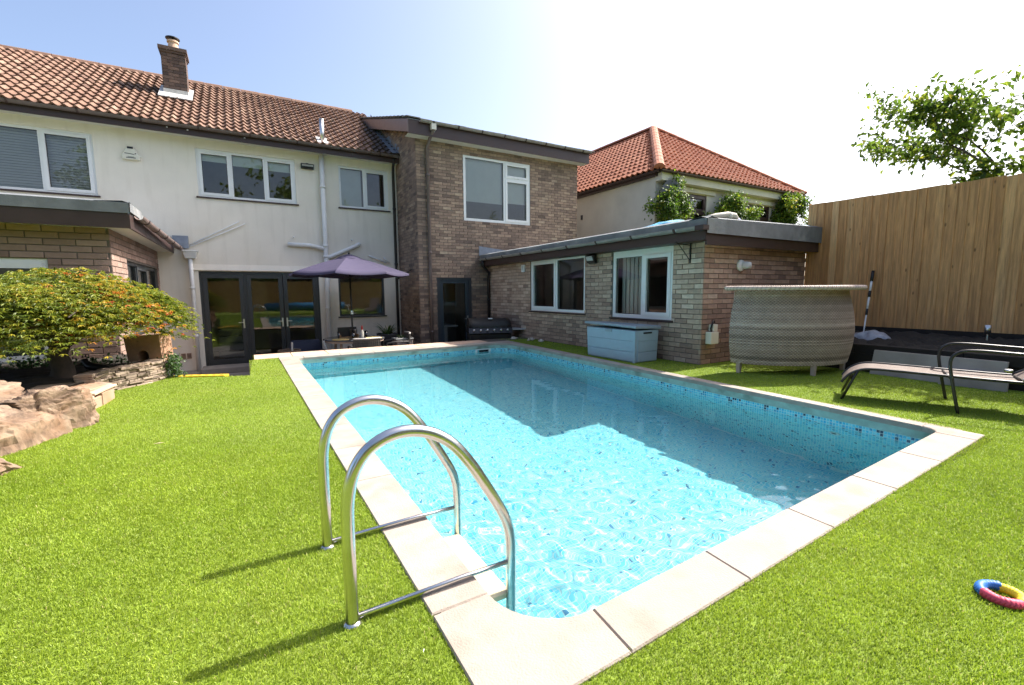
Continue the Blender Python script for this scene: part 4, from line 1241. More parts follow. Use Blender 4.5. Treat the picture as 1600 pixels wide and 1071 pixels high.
# ================================================================== flat-roofed brick extension
XW, XE, EY0 = 5.78, 8.50, 4.36
ext = tag(empty('brick_extension', (0, 0, 0)), 'single storey flat roofed brick extension along the pool', 'building')
FW = Fr((XW, WY, 0), (0, -1, 0), (-1, 0, 0))           # west wall, u runs towards the camera from the wing
FE = Fr((XW, EY0, 0), (1, 0, 0), (0, -1, 0))           # end wall facing the camera
LW = WY - EY0
V1 = (WY - 9.03, WY - 7.045, 0.665, 1.82); V2 = (WY - 6.27, WY - 4.91, 0.635, 1.80)
mb = MB(); wall_sheet(mb, FW, 0, LW, GZ, 1.86, [V1, V2], 0, 0.12); ew = mb.build('wall', M['mortar'], ext)
ew['label'] = 'long window wall of buff brown brick'
mb = MB(); wall_sheet(mb, FE, 0, XE - XW, -0.3, 1.86, [], 0, 0.12); ee = mb.build('wall', M['mortar'], ext)
ee['label'] = 'end wall of reddish brick behind the wicker bar'


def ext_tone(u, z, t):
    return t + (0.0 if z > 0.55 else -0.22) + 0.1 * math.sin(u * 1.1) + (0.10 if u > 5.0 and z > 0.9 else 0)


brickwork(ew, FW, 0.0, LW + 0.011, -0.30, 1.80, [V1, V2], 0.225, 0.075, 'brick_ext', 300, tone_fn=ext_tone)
brickwork(ee, FE, 0.0, XE - XW, -0.30, 1.80, [], 0.225, 0.075, 'brick_red', 300, tone_fn=lambda u, z, t: t + (0.14 if u < 1.3 and z > 0.9 else -0.14) - (0.12 if z < 0.9 else 0))  # warm light on the upper left put into brick tone; rest darker
mm = WY - 8.03
window(ext, FW, *V1, [(V1[0], mm, V1[2], V1[3], True), (mm, V1[1], V1[2], V1[3], False)], fw=0.06, sill='brown', recess=0.03, rd=2.2, label='white two-light window nearer the wing')
mm = WY - 5.55
window(ext, FW, *V2, [(V2[0], mm, V2[2], V2[3] - 0.08, False), (mm, V2[1], V2[2], V2[3] - 0.08, True)], fw=0.065, sill='brown', recess=0.03, rd=2.2, label='white two-light window behind the storage box')
M['reflection_strips'] = P('pale_reflection', (0.50, 0.48, 0.44), 0.85, 0.08, 5, stretch=(1, 12, 1))  # added pale strips stand in for a grey reflection in the glass
b_ = MB()
for k in range(12):
    y = 5.62 + k * 0.05
    b_.box(XW + 0.18 + 0.02 * (k % 2), XW + 0.19 + 0.02 * (k % 2), y, y + 0.05, 0.66, 1.72)
b_.build('reflection_strips', M['reflection_strips'], ext)
# roof slab, felt edge, fascia, gutter, soffit
ROX, ROY = 5.50, 4.12
b_ = MB(); b_.box(ROX + 0.05, XE + 0.02, ROY + 0.04, WY - 0.01, 1.86, 2.07); b_.build('roof', M['felt'], ext)
b_ = MB(); b_.box(ROX + 0.02, ROX + 0.05, ROY + 0.03, WY - 0.02, 1.80, 1.965); b_.box(ROX + 0.05, XE + 0.02, ROY + 0.03, ROY + 0.06, 1.735, 1.895); b_.build('fascia', M['brown'], ext)
b_ = MB()
p0 = [(ROX - 0.005, 2.00), (ROX - 0.005, 2.085), (ROX + 0.10, 2.12), (ROX + 0.28, 2.09)]
vs = [(x, y, z) for y in (ROY, WY - 0.02) for x, z in p0]
b_.add(vs, [(i, i + 1, 5 + i, 4 + i) for i in range(3)])
p0 = [(ROY - 0.01, 1.885), (ROY - 0.012, 2.085), (ROY + 0.10, 2.12), (ROY + 0.3, 2.09)]
vs = [(x, y, z + (0.06 if (x > 7 and z > 2) else 0)) for x in (ROX - 0.006, XE + 0.01) for y, z in p0]
b_.add(vs, [(i, i + 1, 5 + i, 4 + i) for i in range(3)])
b_.build('felt_upstand', M['felt'], ext)
b_ = MB(); b_.add([(ROX + 0.05, ROY + 0.06, 1.798), (XW, ROY + 0.06, 1.798), (XW, WY, 1.798), (ROX + 0.05, WY, 1.798)], [(0, 1, 2, 3)]); b_.add([(XW, ROY + 0.06, 1.797), (XE, ROY + 0.06, 1.797), (XE, EY0, 1.797), (XW, EY0, 1.797)], [(0, 1, 2, 3)]); b_.build('soffit', M['brown'], ext)
gutter(ext, (ROX - 0.04, WY - 0.12, 1.985), (ROX - 0.04, ROY + 0.06, 1.985), 0.055, 'gutter_grey', brackets=8, out=(-1, 0, 0))
MB().box(ROX - 0.10, ROX + 0.02, ROY - 0.02, ROY + 0.12, 1.925, 1.99).build('gutter_stop', M['brown'], ext)
pipe(ext, [(ROX - 0.04, WY - 0.25, 1.95), (ROX - 0.02, WY - 0.24, 1.80), (XW - 0.08, WY - 0.16, 1.62), (XW - 0.07, WY - 0.10, 1.5), (XW - 0.07, WY - 0.10, PATIO)], 0.036, 'black', 'downpipe', [(XW - 0.07, WY - 0.10, 0.9)])
b_ = MB(); b_.hexa([(ROX - 0.02, WY - 0.03, 2.08), (7.4, WY - 0.03, 2.08), (7.4, WY - 0.012, 2.08), (ROX - 0.02, WY - 0.012, 2.08), (ROX - 0.02, WY - 0.02, 2.33), (7.4, WY - 0.02, 2.14), (7.4, WY - 0.012, 2.14), (ROX - 0.02, WY - 0.012, 2.33)]); b_.build('lead_flashing', M['lead'], ext)
# fittings on the extension
floodlight('floodlight', (XW - 0.012, 6.76, 1.78), R(-90), 'black floodlight between the two extension windows', 0.22, 0.13)
vb = tag(empty('wall_vent', (XW - 0.012, 9.31, 1.66)), 'small white square vent on the extension brickwork', 'vent')
MB().box(-0.035, 0, -0.07, 0.07, -0.085, 0.085).build('cover', M['upvc'], vb, bevel=0.008)
MB().box(-0.042, -0.034, -0.035, 0.035, -0.05, 0.05).build('slot', M['slat_blind'], vb)
bk = tag(empty('basket_bracket', (XW - 0.012, 4.58, 1.78)), 'black iron hanging basket bracket at the extension corner', 'bracket')
b_ = MB(); b_.bar((-0.008, 0, 0.02), (-0.008, 0, -0.27), 0.03, 0.012, up=(0, 1, 0)); b_.build('back_plate', M['black'], bk)
b_ = MB(); b_.tube([(-0.01, 0, -0.01), (-0.30, 0, 0.0), (-0.33, 0, 0.03), (-0.35, 0, 0.01)], 0.007, 8); b_.build('arm', M['black'], bk)
b_ = MB(); b_.tube([(-0.01, 0, -0.24), (-0.12, 0, -0.14), (-0.27, 0, -0.01)], 0.006, 8); b_.build('stay', M['black'], bk)
lp = tag(empty('bulkhead_lamp', (6.62, EY0 - 0.012, 1.48)), 'round white and grey bulkhead lamp on the end wall', 'lamp')
b_ = MB(); pr = [(0.0, 0.0), (0.085, 0.0), (0.09, 0.02), (0.08, 0.04), (0.0, 0.05)]; l_ = MB().lathe(pr, n=20); rx = Matrix.Rotation(R(90), 3, 'X')
b_.add([rx @ Vector(v) for v in l_.v], l_.f); b_.build('base', M['upvc'], lp, True)
l_ = MB().lathe([(0.055, 0.0), (0.06, 0.05), (0.045, 0.12), (0.0, 0.13)], n=16); rx2 = Matrix.Rotation(R(90), 3, 'X') @ Matrix.Rotation(R(25), 3, 'Y')
MB().add([rx2 @ Vector(v) + Vector((0.02, -0.03, 0.0)) for v in l_.v], l_.f).build('head', M['slat_blind'], lp, True)
jb = tag(empty('junction_box', (5.93, EY0 - 0.012, 0.42)), 'beige outdoor socket box with black cable left of the wicker bar', 'socket box')
MB().box(-0.07, 0.11, -0.10, 0, -0.11, 0.07).build('housing', M['cream_plastic'], jb, bevel=0.01)
MB().box(-0.0, 0.10, -0.085, 0, 0.08, 0.18).build('upper_housing', M['cream_plastic'], jb, bevel=0.008)
MB().tube([(0.0, -0.05, 0.07), (-0.03, -0.06, 0.12), (-0.01, -0.07, 0.20), (0.04, -0.05, 0.24), (0.08, -0.04, 0.20)], 0.013, 8).build('cable', M['black'], jb, True)
# things left on the flat roof
M['blue_sheet'] = P('blue_plastic_sheet', (0.10, 0.42, 0.62), 0.35, 0.3, 6, c2=(0.55, 0.66, 0.72))


M['toy_blue'] = P('dark_blue_plastic', (0.02, 0.05, 0.32), 0.4, 0.1, 6)


def crumple(name, cx, cy, cz, lx, ly, hz, mat, seed, rz=0.0, res=26, parent=None):
    r_ = np.random.default_rng(seed)
    u, v = np.meshgrid(np.linspace(-1, 1, res), np.linspace(-1, 1, res))
    z = np.zeros_like(u)
    for i in range(16):
        a = r_.uniform(0, 6.28); k = r_.uniform(1.5, 7); z += np.abs(np.sin(k * (u * math.cos(a) + v * math.sin(a)) + r_.uniform(0, 6))) / (k ** 0.7)
    z = z / z.max(); e = np.clip(1 - np.maximum(np.abs(u), np.abs(v)) ** 3, 0, 1)
    z = z * e * hz
    an = np.arctan2(v, u); rad = np.hypot(u, v)
    ed = 1 + 0.12 * np.sin(an * 3 + seed) + 0.08 * np.sin(an * 7 + 2 * seed)
    sq = np.maximum(np.abs(u), np.abs(v)) / np.maximum(rad, 1e-6)
    x = u * sq * lx * ed; y = v * sq * ly * ed
    V = np.stack([x, y, z], -1).reshape(-1, 3)
    i_ = np.arange(res * res).reshape(res, res)
    F = np.stack([i_[:-1, :-1], i_[:-1, 1:], i_[1:, 1:], i_[1:, :-1]], -1).reshape(-1, 4)
    o = np_obj(name, V, F, M[mat], parent, None, True)
    o.location = (cx, cy, cz); o.rotation_euler = (0, 0, rz)
    return o


tag(crumple('plastic_sheet', 5.98, 5.25, 2.10, 0.22, 0.62, 0.14, 'blue_sheet', 3), 'crumpled light blue plastic sheet lying on the flat roof', 'sheet')
M['beige'] = P('beige_fabric', (0.60, 0.55, 0.47), 0.8, 0.12, 8)
rl = tag(empty('rolled_mat', (5.9, 4.3, 2.13)), 'beige rolled mat draped over the flat roof edge', 'mat')
MB().tube([(-0.16, 0.05, 0.0), (0.05, 0.02, 0.045), (0.28, -0.02, 0.075), (0.40, -0.04, 0.06), (0.45, -0.05, 0.02)], [0.025, 0.035, 0.042, 0.045, 0.03], 12).build('roll', M['beige'], rl, True)
MB().tube([(0.30, -0.02, 0.09), (0.32, -0.02, 0.03)], 0.052, 12).build('tie', M['soffit'], rl, True)
tag(crumple('blue_toy', 6.45, 4.30, 2.12, 0.06, 0.05, 0.07, 'toy_blue', 9), 'small dark blue plastic toy on the roof edge', 'toy')
tag(crumple('blue_tarp', 8.15, 4.45, 2.16, 0.28, 0.25, 0.05, 'blue_sheet', 12), 'folded blue tarpaulin on the roof next to the fence', 'tarpaulin')

# ================================================================== brick bay with flat roof, left
BXR, BYF = -1.65, 8.65
bay = tag(empty('brick_bay', (0, 0, 0)), 'tan brick bay with a flat felt roof at the left behind the maple', 'building')
FB_ = Fr((-5.2, BYF, 0), (1, 0, 0), (0, -1, 0)); FBS = Fr((BXR, BYF, 0), (0, 1, 0), (1, 0, 0))
LBF = BXR + 5.2
W4 = (-4.6 + 5.2, -2.32 + 5.2, 0.15, 1.605)
S1 = (0.98, 3.95, 0.46, 1.665)
mb = MB(); wall_sheet(mb, FB_, 0, LBF, -0.3, 2.06, [W4], 0, 0.12); bf = mb.build('wall', M['mortar'], bay)
mb = MB(); wall_sheet(mb, FBS, 0, HY - BYF, GZ, 2.06, [S1], 0, 0.12); bs = mb.build('wall', M['mortar'], bay); bs['label'] = 'sunlit side wall of the tan brick bay'
brickwork(bf, FB_, 0.0, LBF + 0.011, -0.28, 2.06, [W4], 0.336, 0.09, 'brick_bay', 200, jt=0.012)
brickwork(bs, FBS, 0.0, HY - BYF, -0.64, 2.06, [S1], 0.336, 0.09, 'brick_bay', 100, jt=0.012)
window(bay, FB_, *W4, [(W4[0], W4[1], W4[2], W4[3], True)], fw=0.075, sill='upvc', recess=0.03, sashw=0.06, label='low white window behind the maple', rd=2.4)
window(bay, FBS, *S1, [(S1[0], 1.9, S1[2], S1[3], False), (1.9, 2.9, S1[2], S1[3], True), (2.9, S1[1], S1[2], S1[3], False)], frame='grey_upvc', fw=0.06, sill='grey_upvc', label='dark framed window in the side of the bay')
b_ = MB(); b_.box(-5.4, -1.35, 8.33, HY - 0.01, 2.22, 2.36); b_.build('roof', M['felt'], bay)
b_ = MB(); b_.box(-5.4, -1.36, 8.30, 8.33, 2.03, 2.245); b_.box(-1.36, -1.335, 8.30, HY - 0.01, 2.03, 2.22); b_.build('fascia', M['brown'], bay)
b_ = MB(); b_.add([(-5.4, 8.33, 2.055), (-1.36, 8.33, 2.055), (-1.36, HY, 2.055), (-5.4, HY, 2.055)], [(0, 1, 2, 3)]); b_.build('soffit', M['soffit'], bay)
b_ = MB()
p0 = [(8.285, 2.235), (8.282, 2.375), (8.34, 2.40), (8.6, 2.38)]
vs = [(x, y, z) for x in (-5.4, -1.33) for y, z in p0]; b_.add(vs, [(i, i + 1, 5 + i, 4 + i) for i in range(3)])
p0 = [(-1.32, 2.255), (-1.318, 2.375), (-1.40, 2.40), (-1.7, 2.38)]
vs = [(x, y, z) for y in (8.282, 9.1) for x, z in p0]; b_.add(vs, [(i, i + 1, 5 + i, 4 + i) for i in range(3)])
b_.build('felt_upstand', M['felt'], bay)
M['pink_gutter'] = P('faded_red_gutter', (0.215, 0.16, 0.145), 0.5, 0.15, 6)
gutter(bay, (-1.27, 8.55, 2.24), (-1.20, 12.6, 2.14), 0.06, 'pink_gutter', brackets=5, out=(1, 0, 0))
tag(MB().box(-1.34, -1.05, 12.72, 12.795, 2.15, 2.42).build('lead_soaker', M['lead'], bay))

# ================================================================== neighbour's house
nb = tag(empty('neighbour_house', (0, 0, 0)), 'cream house with red tiled hip roof beyond the extension', 'house')
NX0, NX1, NY0, NY1, NEZ = 10.45, 17.6, 9.6, 22.0, 4.50
M['render_cool'] = P('weathered_cream_render', (0.60, 0.58, 0.50), 0.9, 0.10, 1.5, bump=0.3, bscale=50, c2=(0.50, 0.485, 0.42))
NF = Fr((NX0, NY0, 0), (1, 0, 0), (0, -1, 0)); NS = Fr((NX0, NY0, 0), (0, 1, 0), (-1, 0, 0))
N1 = (11.35 - NX0, 12.75 - NX0, 2.6, 4.06); N2 = (14.75 - NX0, 16.2 - NX0, 2.6, 4.02)
mb = MB(); wall_sheet(mb, NF, 0, NX1 - NX0, GZ, NEZ, [N1, N2], 0, 0.15); wall_sheet(mb, NS, 0, NY1 - NY0, GZ, NEZ, [], 0)
mb.build('wall', M['render_cool'], nb)
for k, wn in enumerate((N1, N2)):
    md = wn[0] + (wn[1] - wn[0]) * 0.42
    window(nb, NF, *wn, [(wn[0], md, wn[2], 3.55, False), (md, wn[1], wn[2], 3.55, True), (wn[0], md, 3.55, wn[3], True), (md, wn[1], 3.55, wn[3], True)], frame='brown', fw=0.07, sill='soffit', label=('brown framed window beside the satellite dish', 'brown framed window between two climbing shrubs')[k])
# projecting render heads over the windows and the eaves band
b_ = MB()
for wn in (N1, N2):
    b_.box(wn[0] - 0.5, wn[1] + 0.35, 0, 0.07, wn[3] + 0.02, wn[3] + 0.14, fr=NF)
b_.build('window_head', M['render_cool'], nb)
b_ = MB(); b_.box(-0.02, NX1 - NX0, 0, 0.25, 4.25, 4.46, fr=NF); b_.build('eaves_box', M['render_cool'], nb)
b_ = MB(); b_.box(-0.1, NY1 - NY0, 0, 0.12, 4.38, 4.48, fr=NS); b_.build('eaves_board', M['brown'], nb)
gutter(nb, (NX0 - 0.15, NY0 - 0.33, 4.50), (NX1 + 0.2, NY0 - 0.33, 4.50), 0.055, 'brown', brackets=6)
gutter(nb, (NX0 - 0.18, NY1, 4.50), (NX0 - 0.18, NY0 - 0.3, 4.50), 0.055, 'brown', brackets=6, out=(-1, 0, 0))
e0, e1 = NX0 - 0.22, NX1 + 0.22; f0 = NY0 - 0.33; half = (e1 - e0) / 2; pz = 7.30; cxm = (e0 + e1) / 2
b_ = MB(); b_.add([(e0, f0, 4.50), (e1, f0, 4.50), (cxm, f0 + half, pz), (e0, NY1, 4.50), (cxm, NY1, pz), (e1, NY1, 4.5)], [(0, 1, 2), (0, 2, 4, 3), (1, 5, 4, 2)])
nr = b_.build('roof', M['sleeper'], nb)
sl = math.hypot(half, pz - 4.5)
usn = Vector((0, half, pz - 4.5)).normalized()
tw_, gg = 0.215, sl / 15
tile_roof(nr, (e0, f0 - 0.02, 4.515), (1, 0, 0), usn, int((e1 - e0) / tw_), 15, tw_, gg, 'red_tile', 200, lambda u, s: (s / sl) * half - 0.05 < u < (e1 - e0) - (s / sl) * half + 0.05)
usw = Vector((half, 0, pz - 4.5)).normalized()
tile_roof(nr, (e0 - 0.02, f0, 4.515), (0, 1, 0), usw, int((NY1 - f0) / tw_), 15, tw_, gg, 'red_tile', 100, lambda u, s: u > (s / sl) * half - 0.05)
# hip and ridge caps


def caps(a, b, nm, n_, rad=0.12):
    a = Vector(a); b = Vector(b)
    for k in range(n_):
        p = a.lerp(b, k / n_); q = a.lerp(b, (k + 1.03) / n_)
        d = (q - p).normalized(); s_ = d.cross(Vector((0, 0, 1))).normalized(); u_ = s_.cross(d)
        vs = []
        for pt, r_ in ((p, rad * 1.05), (q, rad)):
            for t in range(7):
                an = math.pi * t / 6
                vs.append(pt + s_ * math.cos(an) * r_ + u_ * (math.sin(an) * r_ * 0.8 - 0.02))
        MB().add(vs, [(i, i + 1, 8 + i, 7 + i) for i in range(6)] + [tuple(range(7))], 0.55 + 0.3 * random.random()).build(nm, M['red_tile'], nr)


caps((e0, f0, 4.56), (cxm, f0 + half, pz + 0.06), 'hip_tile', 13, 0.15)
caps((e1, f0, 4.56), (cxm, f0 + half, pz + 0.06), 'hip_tile', 13, 0.14)
caps((cxm, f0 + half, pz + 0.06), (cxm, NY1, pz + 0.06), 'ridge_tile', 18, 0.14)
MB().box(-0.0, 0.09, 0.0, 0.02, 3.62, 3.78, fr=Fr((NX0, 12.9, 0), (0, 1, 0), (-1, 0, 0))).build('air_vent', M['black'], nb)
# satellite dish
sdh = tag(empty('satellite_dish', (10.72, 9.55, 3.92)), 'dark grey satellite dish on the neighbour cream wall', 'satellite dish')
pr = [(0.0, 0.0), (0.1, 0.006), (0.2, 0.025), (0.28, 0.055), (0.30, 0.068), (0.28, 0.060), (0.2, 0.031), (0.1, 0.012), (0.0, 0.006)]
l_ = MB().lathe(pr, n=24)
rd_ = Matrix.Rotation(R(-38), 3, 'Z') @ Matrix.Rotation(R(72), 3, 'X')
M['dish'] = P('grey_mesh_dish', (0.13, 0.13, 0.135), 0.6, 0.1, 10)
MB().add([rd_ @ Vector((v[0] * 0.86, v[1] * 1.1, v[2])) + Vector((-0.05, -0.32, 0)) for v in l_.v], l_.f).build('dish', M['dish'], sdh, True)
MB().tube([(0, 0.03, 0.02), (0, -0.16, 0.02), (-0.03, -0.28, 0.0)], 0.018, 8).build('mast', M['dish'], sdh)
MB().tube([(-0.05, -0.34, -0.28), (-0.28, -0.62, -0.16), (-0.31, -0.66, -0.06)], 0.012, 8).build('feed_arm', M['dish'], sdh)
# ================================================================== fence and raised bed on the right
fence = tag(empty('timber_fence', (8.5, 0, 0)), 'tall closeboard timber fence along the right side', 'fence')
y = 4.33; k = 0
while y > -4.0:
    wd_ = random.uniform(0.098, 0.125)
    b_ = MB(); t = float(np.clip(random.gauss(0.5, 0.24), 0, 1)); zt = 2.555 + random.gauss(0, 0.003) - 0.012 * (4.33 - y); lean = random.gauss(0, 0.002)
    n0, n1 = random.uniform(0.0, 0.003), random.uniform(0.014, 0.019)
    # feather-edge: one edge thick, the other thin
    b_.hexa([(-n1, y - wd_, 0.50), (0.0, y - wd_, 0.50), (0.0, y + 0.012, 0.50), (-n0 - 0.005, y + 0.012, 0.50), (-n1 + lean, y - wd_, zt), (lean, y - wd_, zt), (lean, y + 0.012, zt), (-n0 - 0.005 + lean, y + 0.012, zt)], t)
    b_.build('fence_board', M['fence'], fence)
    y -= wd_; k += 1
b_ = MB(); b_.box(-0.03, 0.02, -4.0, 4.34, 0.30, 0.515); b_.build('gravel_board', M['sleeper'], fence)
for z in (0.75, 1.5, 2.25):
    MB().box(0.003, 0.06, -4.0, 4.34, z, z + 0.09, 0.4).build('rail', M['fence'], fence)
for yy in (4.31, 2.1, -0.1, -2.3):
    MB().box(0.06, 0.16, yy - 0.1, yy, 0.0, 2.5, 0.4).build('post', M['fence'], fence)
MB().box(-0.006, 0.05, 4.335, 4.352, 0.3, 2.57, 0.55).build('end_board', M['fence'], fence)
bed = tag(empty('raised_bed', (7.8, 0, 0)), 'raised bed of dark soil and timber sleepers below the fence', 'raised bed')
b_ = MB()
res = 40; X_, Y_ = np.meshgrid(np.linspace(7.22, 8.5, 14), np.linspace(-3.5, 4.34, 110))
Zs = 0.34 + 0.10 * (X_ - 7.22) + 0.035 * np.sin(X_ * 9 + 3 * np.sin(Y_ * 3)) * np.cos(Y_ * 7) + rng.normal(0, 0.016, X_.shape)
V_ = np.stack([X_ - 7.8, Y_, Zs], -1).reshape(-1, 3); i_ = np.arange(X_.size).reshape(X_.shape)
np_obj('soil', V_, np.stack([i_[:-1, :-1], i_[:-1, 1:], i_[1:, 1:], i_[1:, :-1]], -1).reshape(-1, 4), M['soil'], bed, None, False)
for r in range(3):
    y = 4.30
    while y > -3.4:
        ln = random.uniform(1.0, 1.4)
        b_ = MB(); b_.box(7.12 - 7.8 + random.uniform(0, 0.015), 7.25 - 7.8, y - ln + 0.006, y, 0.0 + r * 0.122, 0.118 + r * 0.122); b_.build('sleeper', M['sleeper'], bed, bevel=0.006); y -= ln
M['grey_board'] = P('weathered_grey_board', (0.37, 0.325, 0.285), 0.85, 0.15, 4, bump=0.2, bscale=40, c2=(0.28, 0.24, 0.205))
for (a, b, ln, nm, lab) in (((6.98, 2.70), (6.93, 1.47), 0.30, 'grey_panel', 'weathered grey board leaning on the dark sleepers behind the sun lounger'),):
    o = MB()
    d = Vector((b[0] - a[0], b[1] - a[1], 0)); nrm_ = Vector((d.y, -d.x, 0)).normalized()
    if nrm_.x > 0: nrm_ = -nrm_
    p0, p1 = Vector((*a, 0)), Vector((*b, 0)); up = Vector((0.09, 0, 0.31))
    o.hexa([p0 - p0, p1 - p0, p1 - p0 - nrm_ * 0.03, -nrm_ * 0.03, up, p1 - p0 + up, p1 - p0 + up - nrm_ * 0.03, up - nrm_ * 0.03])
    oo = o.build(nm, M['grey_board'], None, bevel=0.004); oo.location = p0; tag(oo, lab, 'board')
o = MB(); o.box(0, 0.05, -0.55, 0.0, 0, 0.20); oo = o.build('grey_panel', M['grey_board'], None, bevel=0.004); oo.location = (6.86, 1.98, 0); oo.rotation_euler = (0, R(8), R(4)); tag(oo, 'short grey board standing in front of the longer grey board', 'board')
# telescopic pole, bag, spotlight
pl_ = tag(empty('pool_pole', (8.02, 3.22, 0.38)), 'black and white telescopic pole leaning on the fence beside the bar', 'pole')
A_, B_ = Vector((0, 0, 0.0)), Vector((0.42, 0.10, 1.0))
sg = [(0.0, 0.33, 0.010, 'upvc'), (0.33, 0.42, 0.016, 'black'), (0.42, 0.60, 0.014, 'upvc'), (0.60, 0.69, 0.020, 'black'), (0.69, 0.84, 0.016, 'upvc'), (0.84, 1.0, 0.021, 'black')]
for a, b, r_, m_ in sg:
    MB().tube([A_.lerp(B_, a), A_.lerp(B_, b)], r_, 10).build('pole_section', M[m_], pl_, True)
MB().box(-0.02, 0.0, -0.02, 0.02, 0, 0.02).build('tip', M['black'], pl_)
M['bag'] = P('crumpled_plastic_bag', (0.36, 0.37, 0.41), 0.3, 0.3, 14, c2=(0.16, 0.17, 0.19))
tag(crumple('plastic_bag', 7.86, 3.05, 0.36, 0.17, 0.27, 0.16, 'bag', 21, 0.2), 'crumpled pale plastic bag on the raised bed beside the bar', 'bag')
gs = tag(empty('garden_spotlight', (8.15, 1.92, 0.42)), 'small silver spike spotlight standing in the raised bed', 'spotlight')
MB().tube([(0, 0, -0.05), (0, 0, 0.11)], 0.011, 8).build('spike', M['alu'], gs)
MB().tube([(0, 0, 0.10), (-0.005, 0, 0.215)], [0.032, 0.034], 14).build('head', M['alu'], gs, True)
MB().tube([(-0.01, 0, -0.01), (-0.02, -0.05, -0.03), (-0.03, -0.09, -0.03)], 0.012, 8).build('cable_joint', M['alu'], gs)

# ================================================================== wicker bar
M['wicker'] = P('grey_brown_wicker', (0, 0, 0), 0.6, 0.18, 9, ramp=[(0, (0.13, 0.09, 0.068)), (0.5, (0.45, 0.335, 0.27)), (1.0, (0.65, 0.52, 0.44))])
bar = tag(empty('wicker_bar', (6.40, 3.52, 0)), 'curved woven wicker garden bar with overhanging rim in front of the end wall', 'bar')


def bar_plan(t, off=0.0):
    """half-barrel plan: convex towards the pool and the camera; t 0..1 from the wall end to the fence end"""
    a = R(196) + (R(356) - R(196)) * t
    axis = R(-28)
    x = (0.82 + off) * math.cos(a); y = (0.56 + off) * math.sin(a) * 0.98
    return (x * math.cos(axis) - y * math.sin(axis), x * math.sin(axis) + y * math.cos(axis))


def weave(bulge, z0, z1, nu, nv, amp):
    T_ = np.linspace(0, 1, nu); Zs = np.linspace(z0, z1, nv)
    pts = np.array([bar_plan(t) for t in T_]); tn = np.gradient(pts, axis=0); tn /= np.linalg.norm(tn, axis=1)[:, None]
    nr_ = np.stack([tn[:, 1], -tn[:, 0]], 1)
    L_ = np.concatenate([[0], np.cumsum(np.linalg.norm(np.diff(pts, axis=0), axis=1))])
    U, Zg = np.meshgrid(L_, Zs)
    row = np.floor((Zg - z0) / 0.0185)
    inrow = ((Zg - z0) / 0.0185) % 1.0
    col = U / 0.021
    prof_ = np.sqrt(np.clip(1 - (2 * inrow - 1) ** 2, 0, 1))
    w_ = np.cos(np.pi * (col + row))                      # over-under
    d = amp * prof_ * (0.75 + 0.55 * w_)
    bz = bulge((Zg - z0) / (z1 - z0))
    X = pts[None, :, 0] + nr_[None, :, 0] * (d + bz); Yv = pts[None, :, 1] + nr_[None, :, 1] * (d + bz)
    V = np.stack([X, Yv, Zg], -1).reshape(-1, 3)
    i_ = np.arange(nu * nv).reshape(nv, nu)
    F = np.stack([i_[:-1, :-1], i_[:-1, 1:], i_[1:, 1:], i_[1:, :-1]], -1).reshape(-1, 4)
    rowr = np.repeat(np.random.default_rng(3).normal(0, 0.085, 140), 3)[:400] + np.random.default_rng(4).normal(0, 0.08, 400)
    t = np.clip(0.45 + rowr[row.astype(int) % 400] + 0.22 * w_ * prof_ - 0.25 * (1 - prof_), 0, 1)
    return V, F, t.ravel()


bul = lambda s: 0.085 * np.sin(np.pi * np.clip(s * 0.92 + 0.10, 0, 1)) - 0.02
V_, F_, T_ = weave(bul, 0.13, 1.09, 400, 262, 0.0085)
np_obj('woven_body', V_, F_, M['wicker'], bar, None, True, T_)
# back closing panel and inner shelf
p0 = bar_plan(0); p1 = bar_plan(1)
b_ = MB(); b_.bar((p0[0], p0[1], 0.62), (p1[0], p1[1], 0.62), 0.02, 0.94); b_.build('back_panel', M['wicker'], bar)
pl2 = [bar_plan(i / 24, 0.12) for i in range(25)]
b_ = MB(); b_.prism([(x, y) for x, y in pl2], 1.105, 1.118, 0.5); b_.build('counter_top', M['wicker'], bar)
b_ = MB(); b_.tube([(x, y, 1.125) for x, y in [bar_plan(i / 60, 0.145) for i in range(61)]], 0.026, 10, 0.85)
ro = b_.build('rim', M['wicker'], bar, True)
b_ = MB()
for ph in (0, math.pi):
    pts = []
    for i in range(500):
        x, y = bar_plan(i / 499, 0.145 + 0.024 * math.cos(i * 0.62 + ph)); pts.append((x, y, 1.125 + 0.024 * math.sin(i * 0.62 + ph)))
    b_.tube(pts, 0.008, 5, 0.95 if ph else 0.6)
b_.build('braid', M['wicker'], ro, True)
for t in (0.06, 0.50, 0.93):
    x, y = bar_plan(t, -0.015); b_ = MB(); b_.hexa([(x - 0.022, y - 0.022, 0.0), (x + 0.022, y - 0.022, 0.0), (x + 0.022, y + 0.022, 0.0), (x - 0.022, y + 0.022, 0.0), (x - 0.028, y - 0.028, 0.17), (x + 0.028, y - 0.028, 0.17), (x + 0.028, y + 0.028, 0.17), (x - 0.028, y + 0.028, 0.17)], 0.6); b_.build('leg', M['wicker'], bar)

# ================================================================== sun lounger
M['sling'] = P('taupe_mesh_sling', (0.165, 0.122, 0.10), 0.75, 0.08, 12, bump=0.25, bscale=220)
M['frame_dark'] = P('dark_bronze_tube', (0.045, 0.042, 0.042), 0.35, 0.15, 8, metal=0.6)
lo = tag(empty('sun_lounger', (5.60, 1.69, 0)), 'taupe sling sun lounger with dark metal frame on the lawn', 'sun lounger')
L0 = Vector((5.55, 1.75, 0))
ux = Vector((0.39, -0.92, 0)).normalized(); uw = Vector((0.92, 0.39, 0)).normalized()   # length towards the camera right, width


def lp_(s, w_, z): return ux * s + uw * w_ + Vector((0, 0, z))


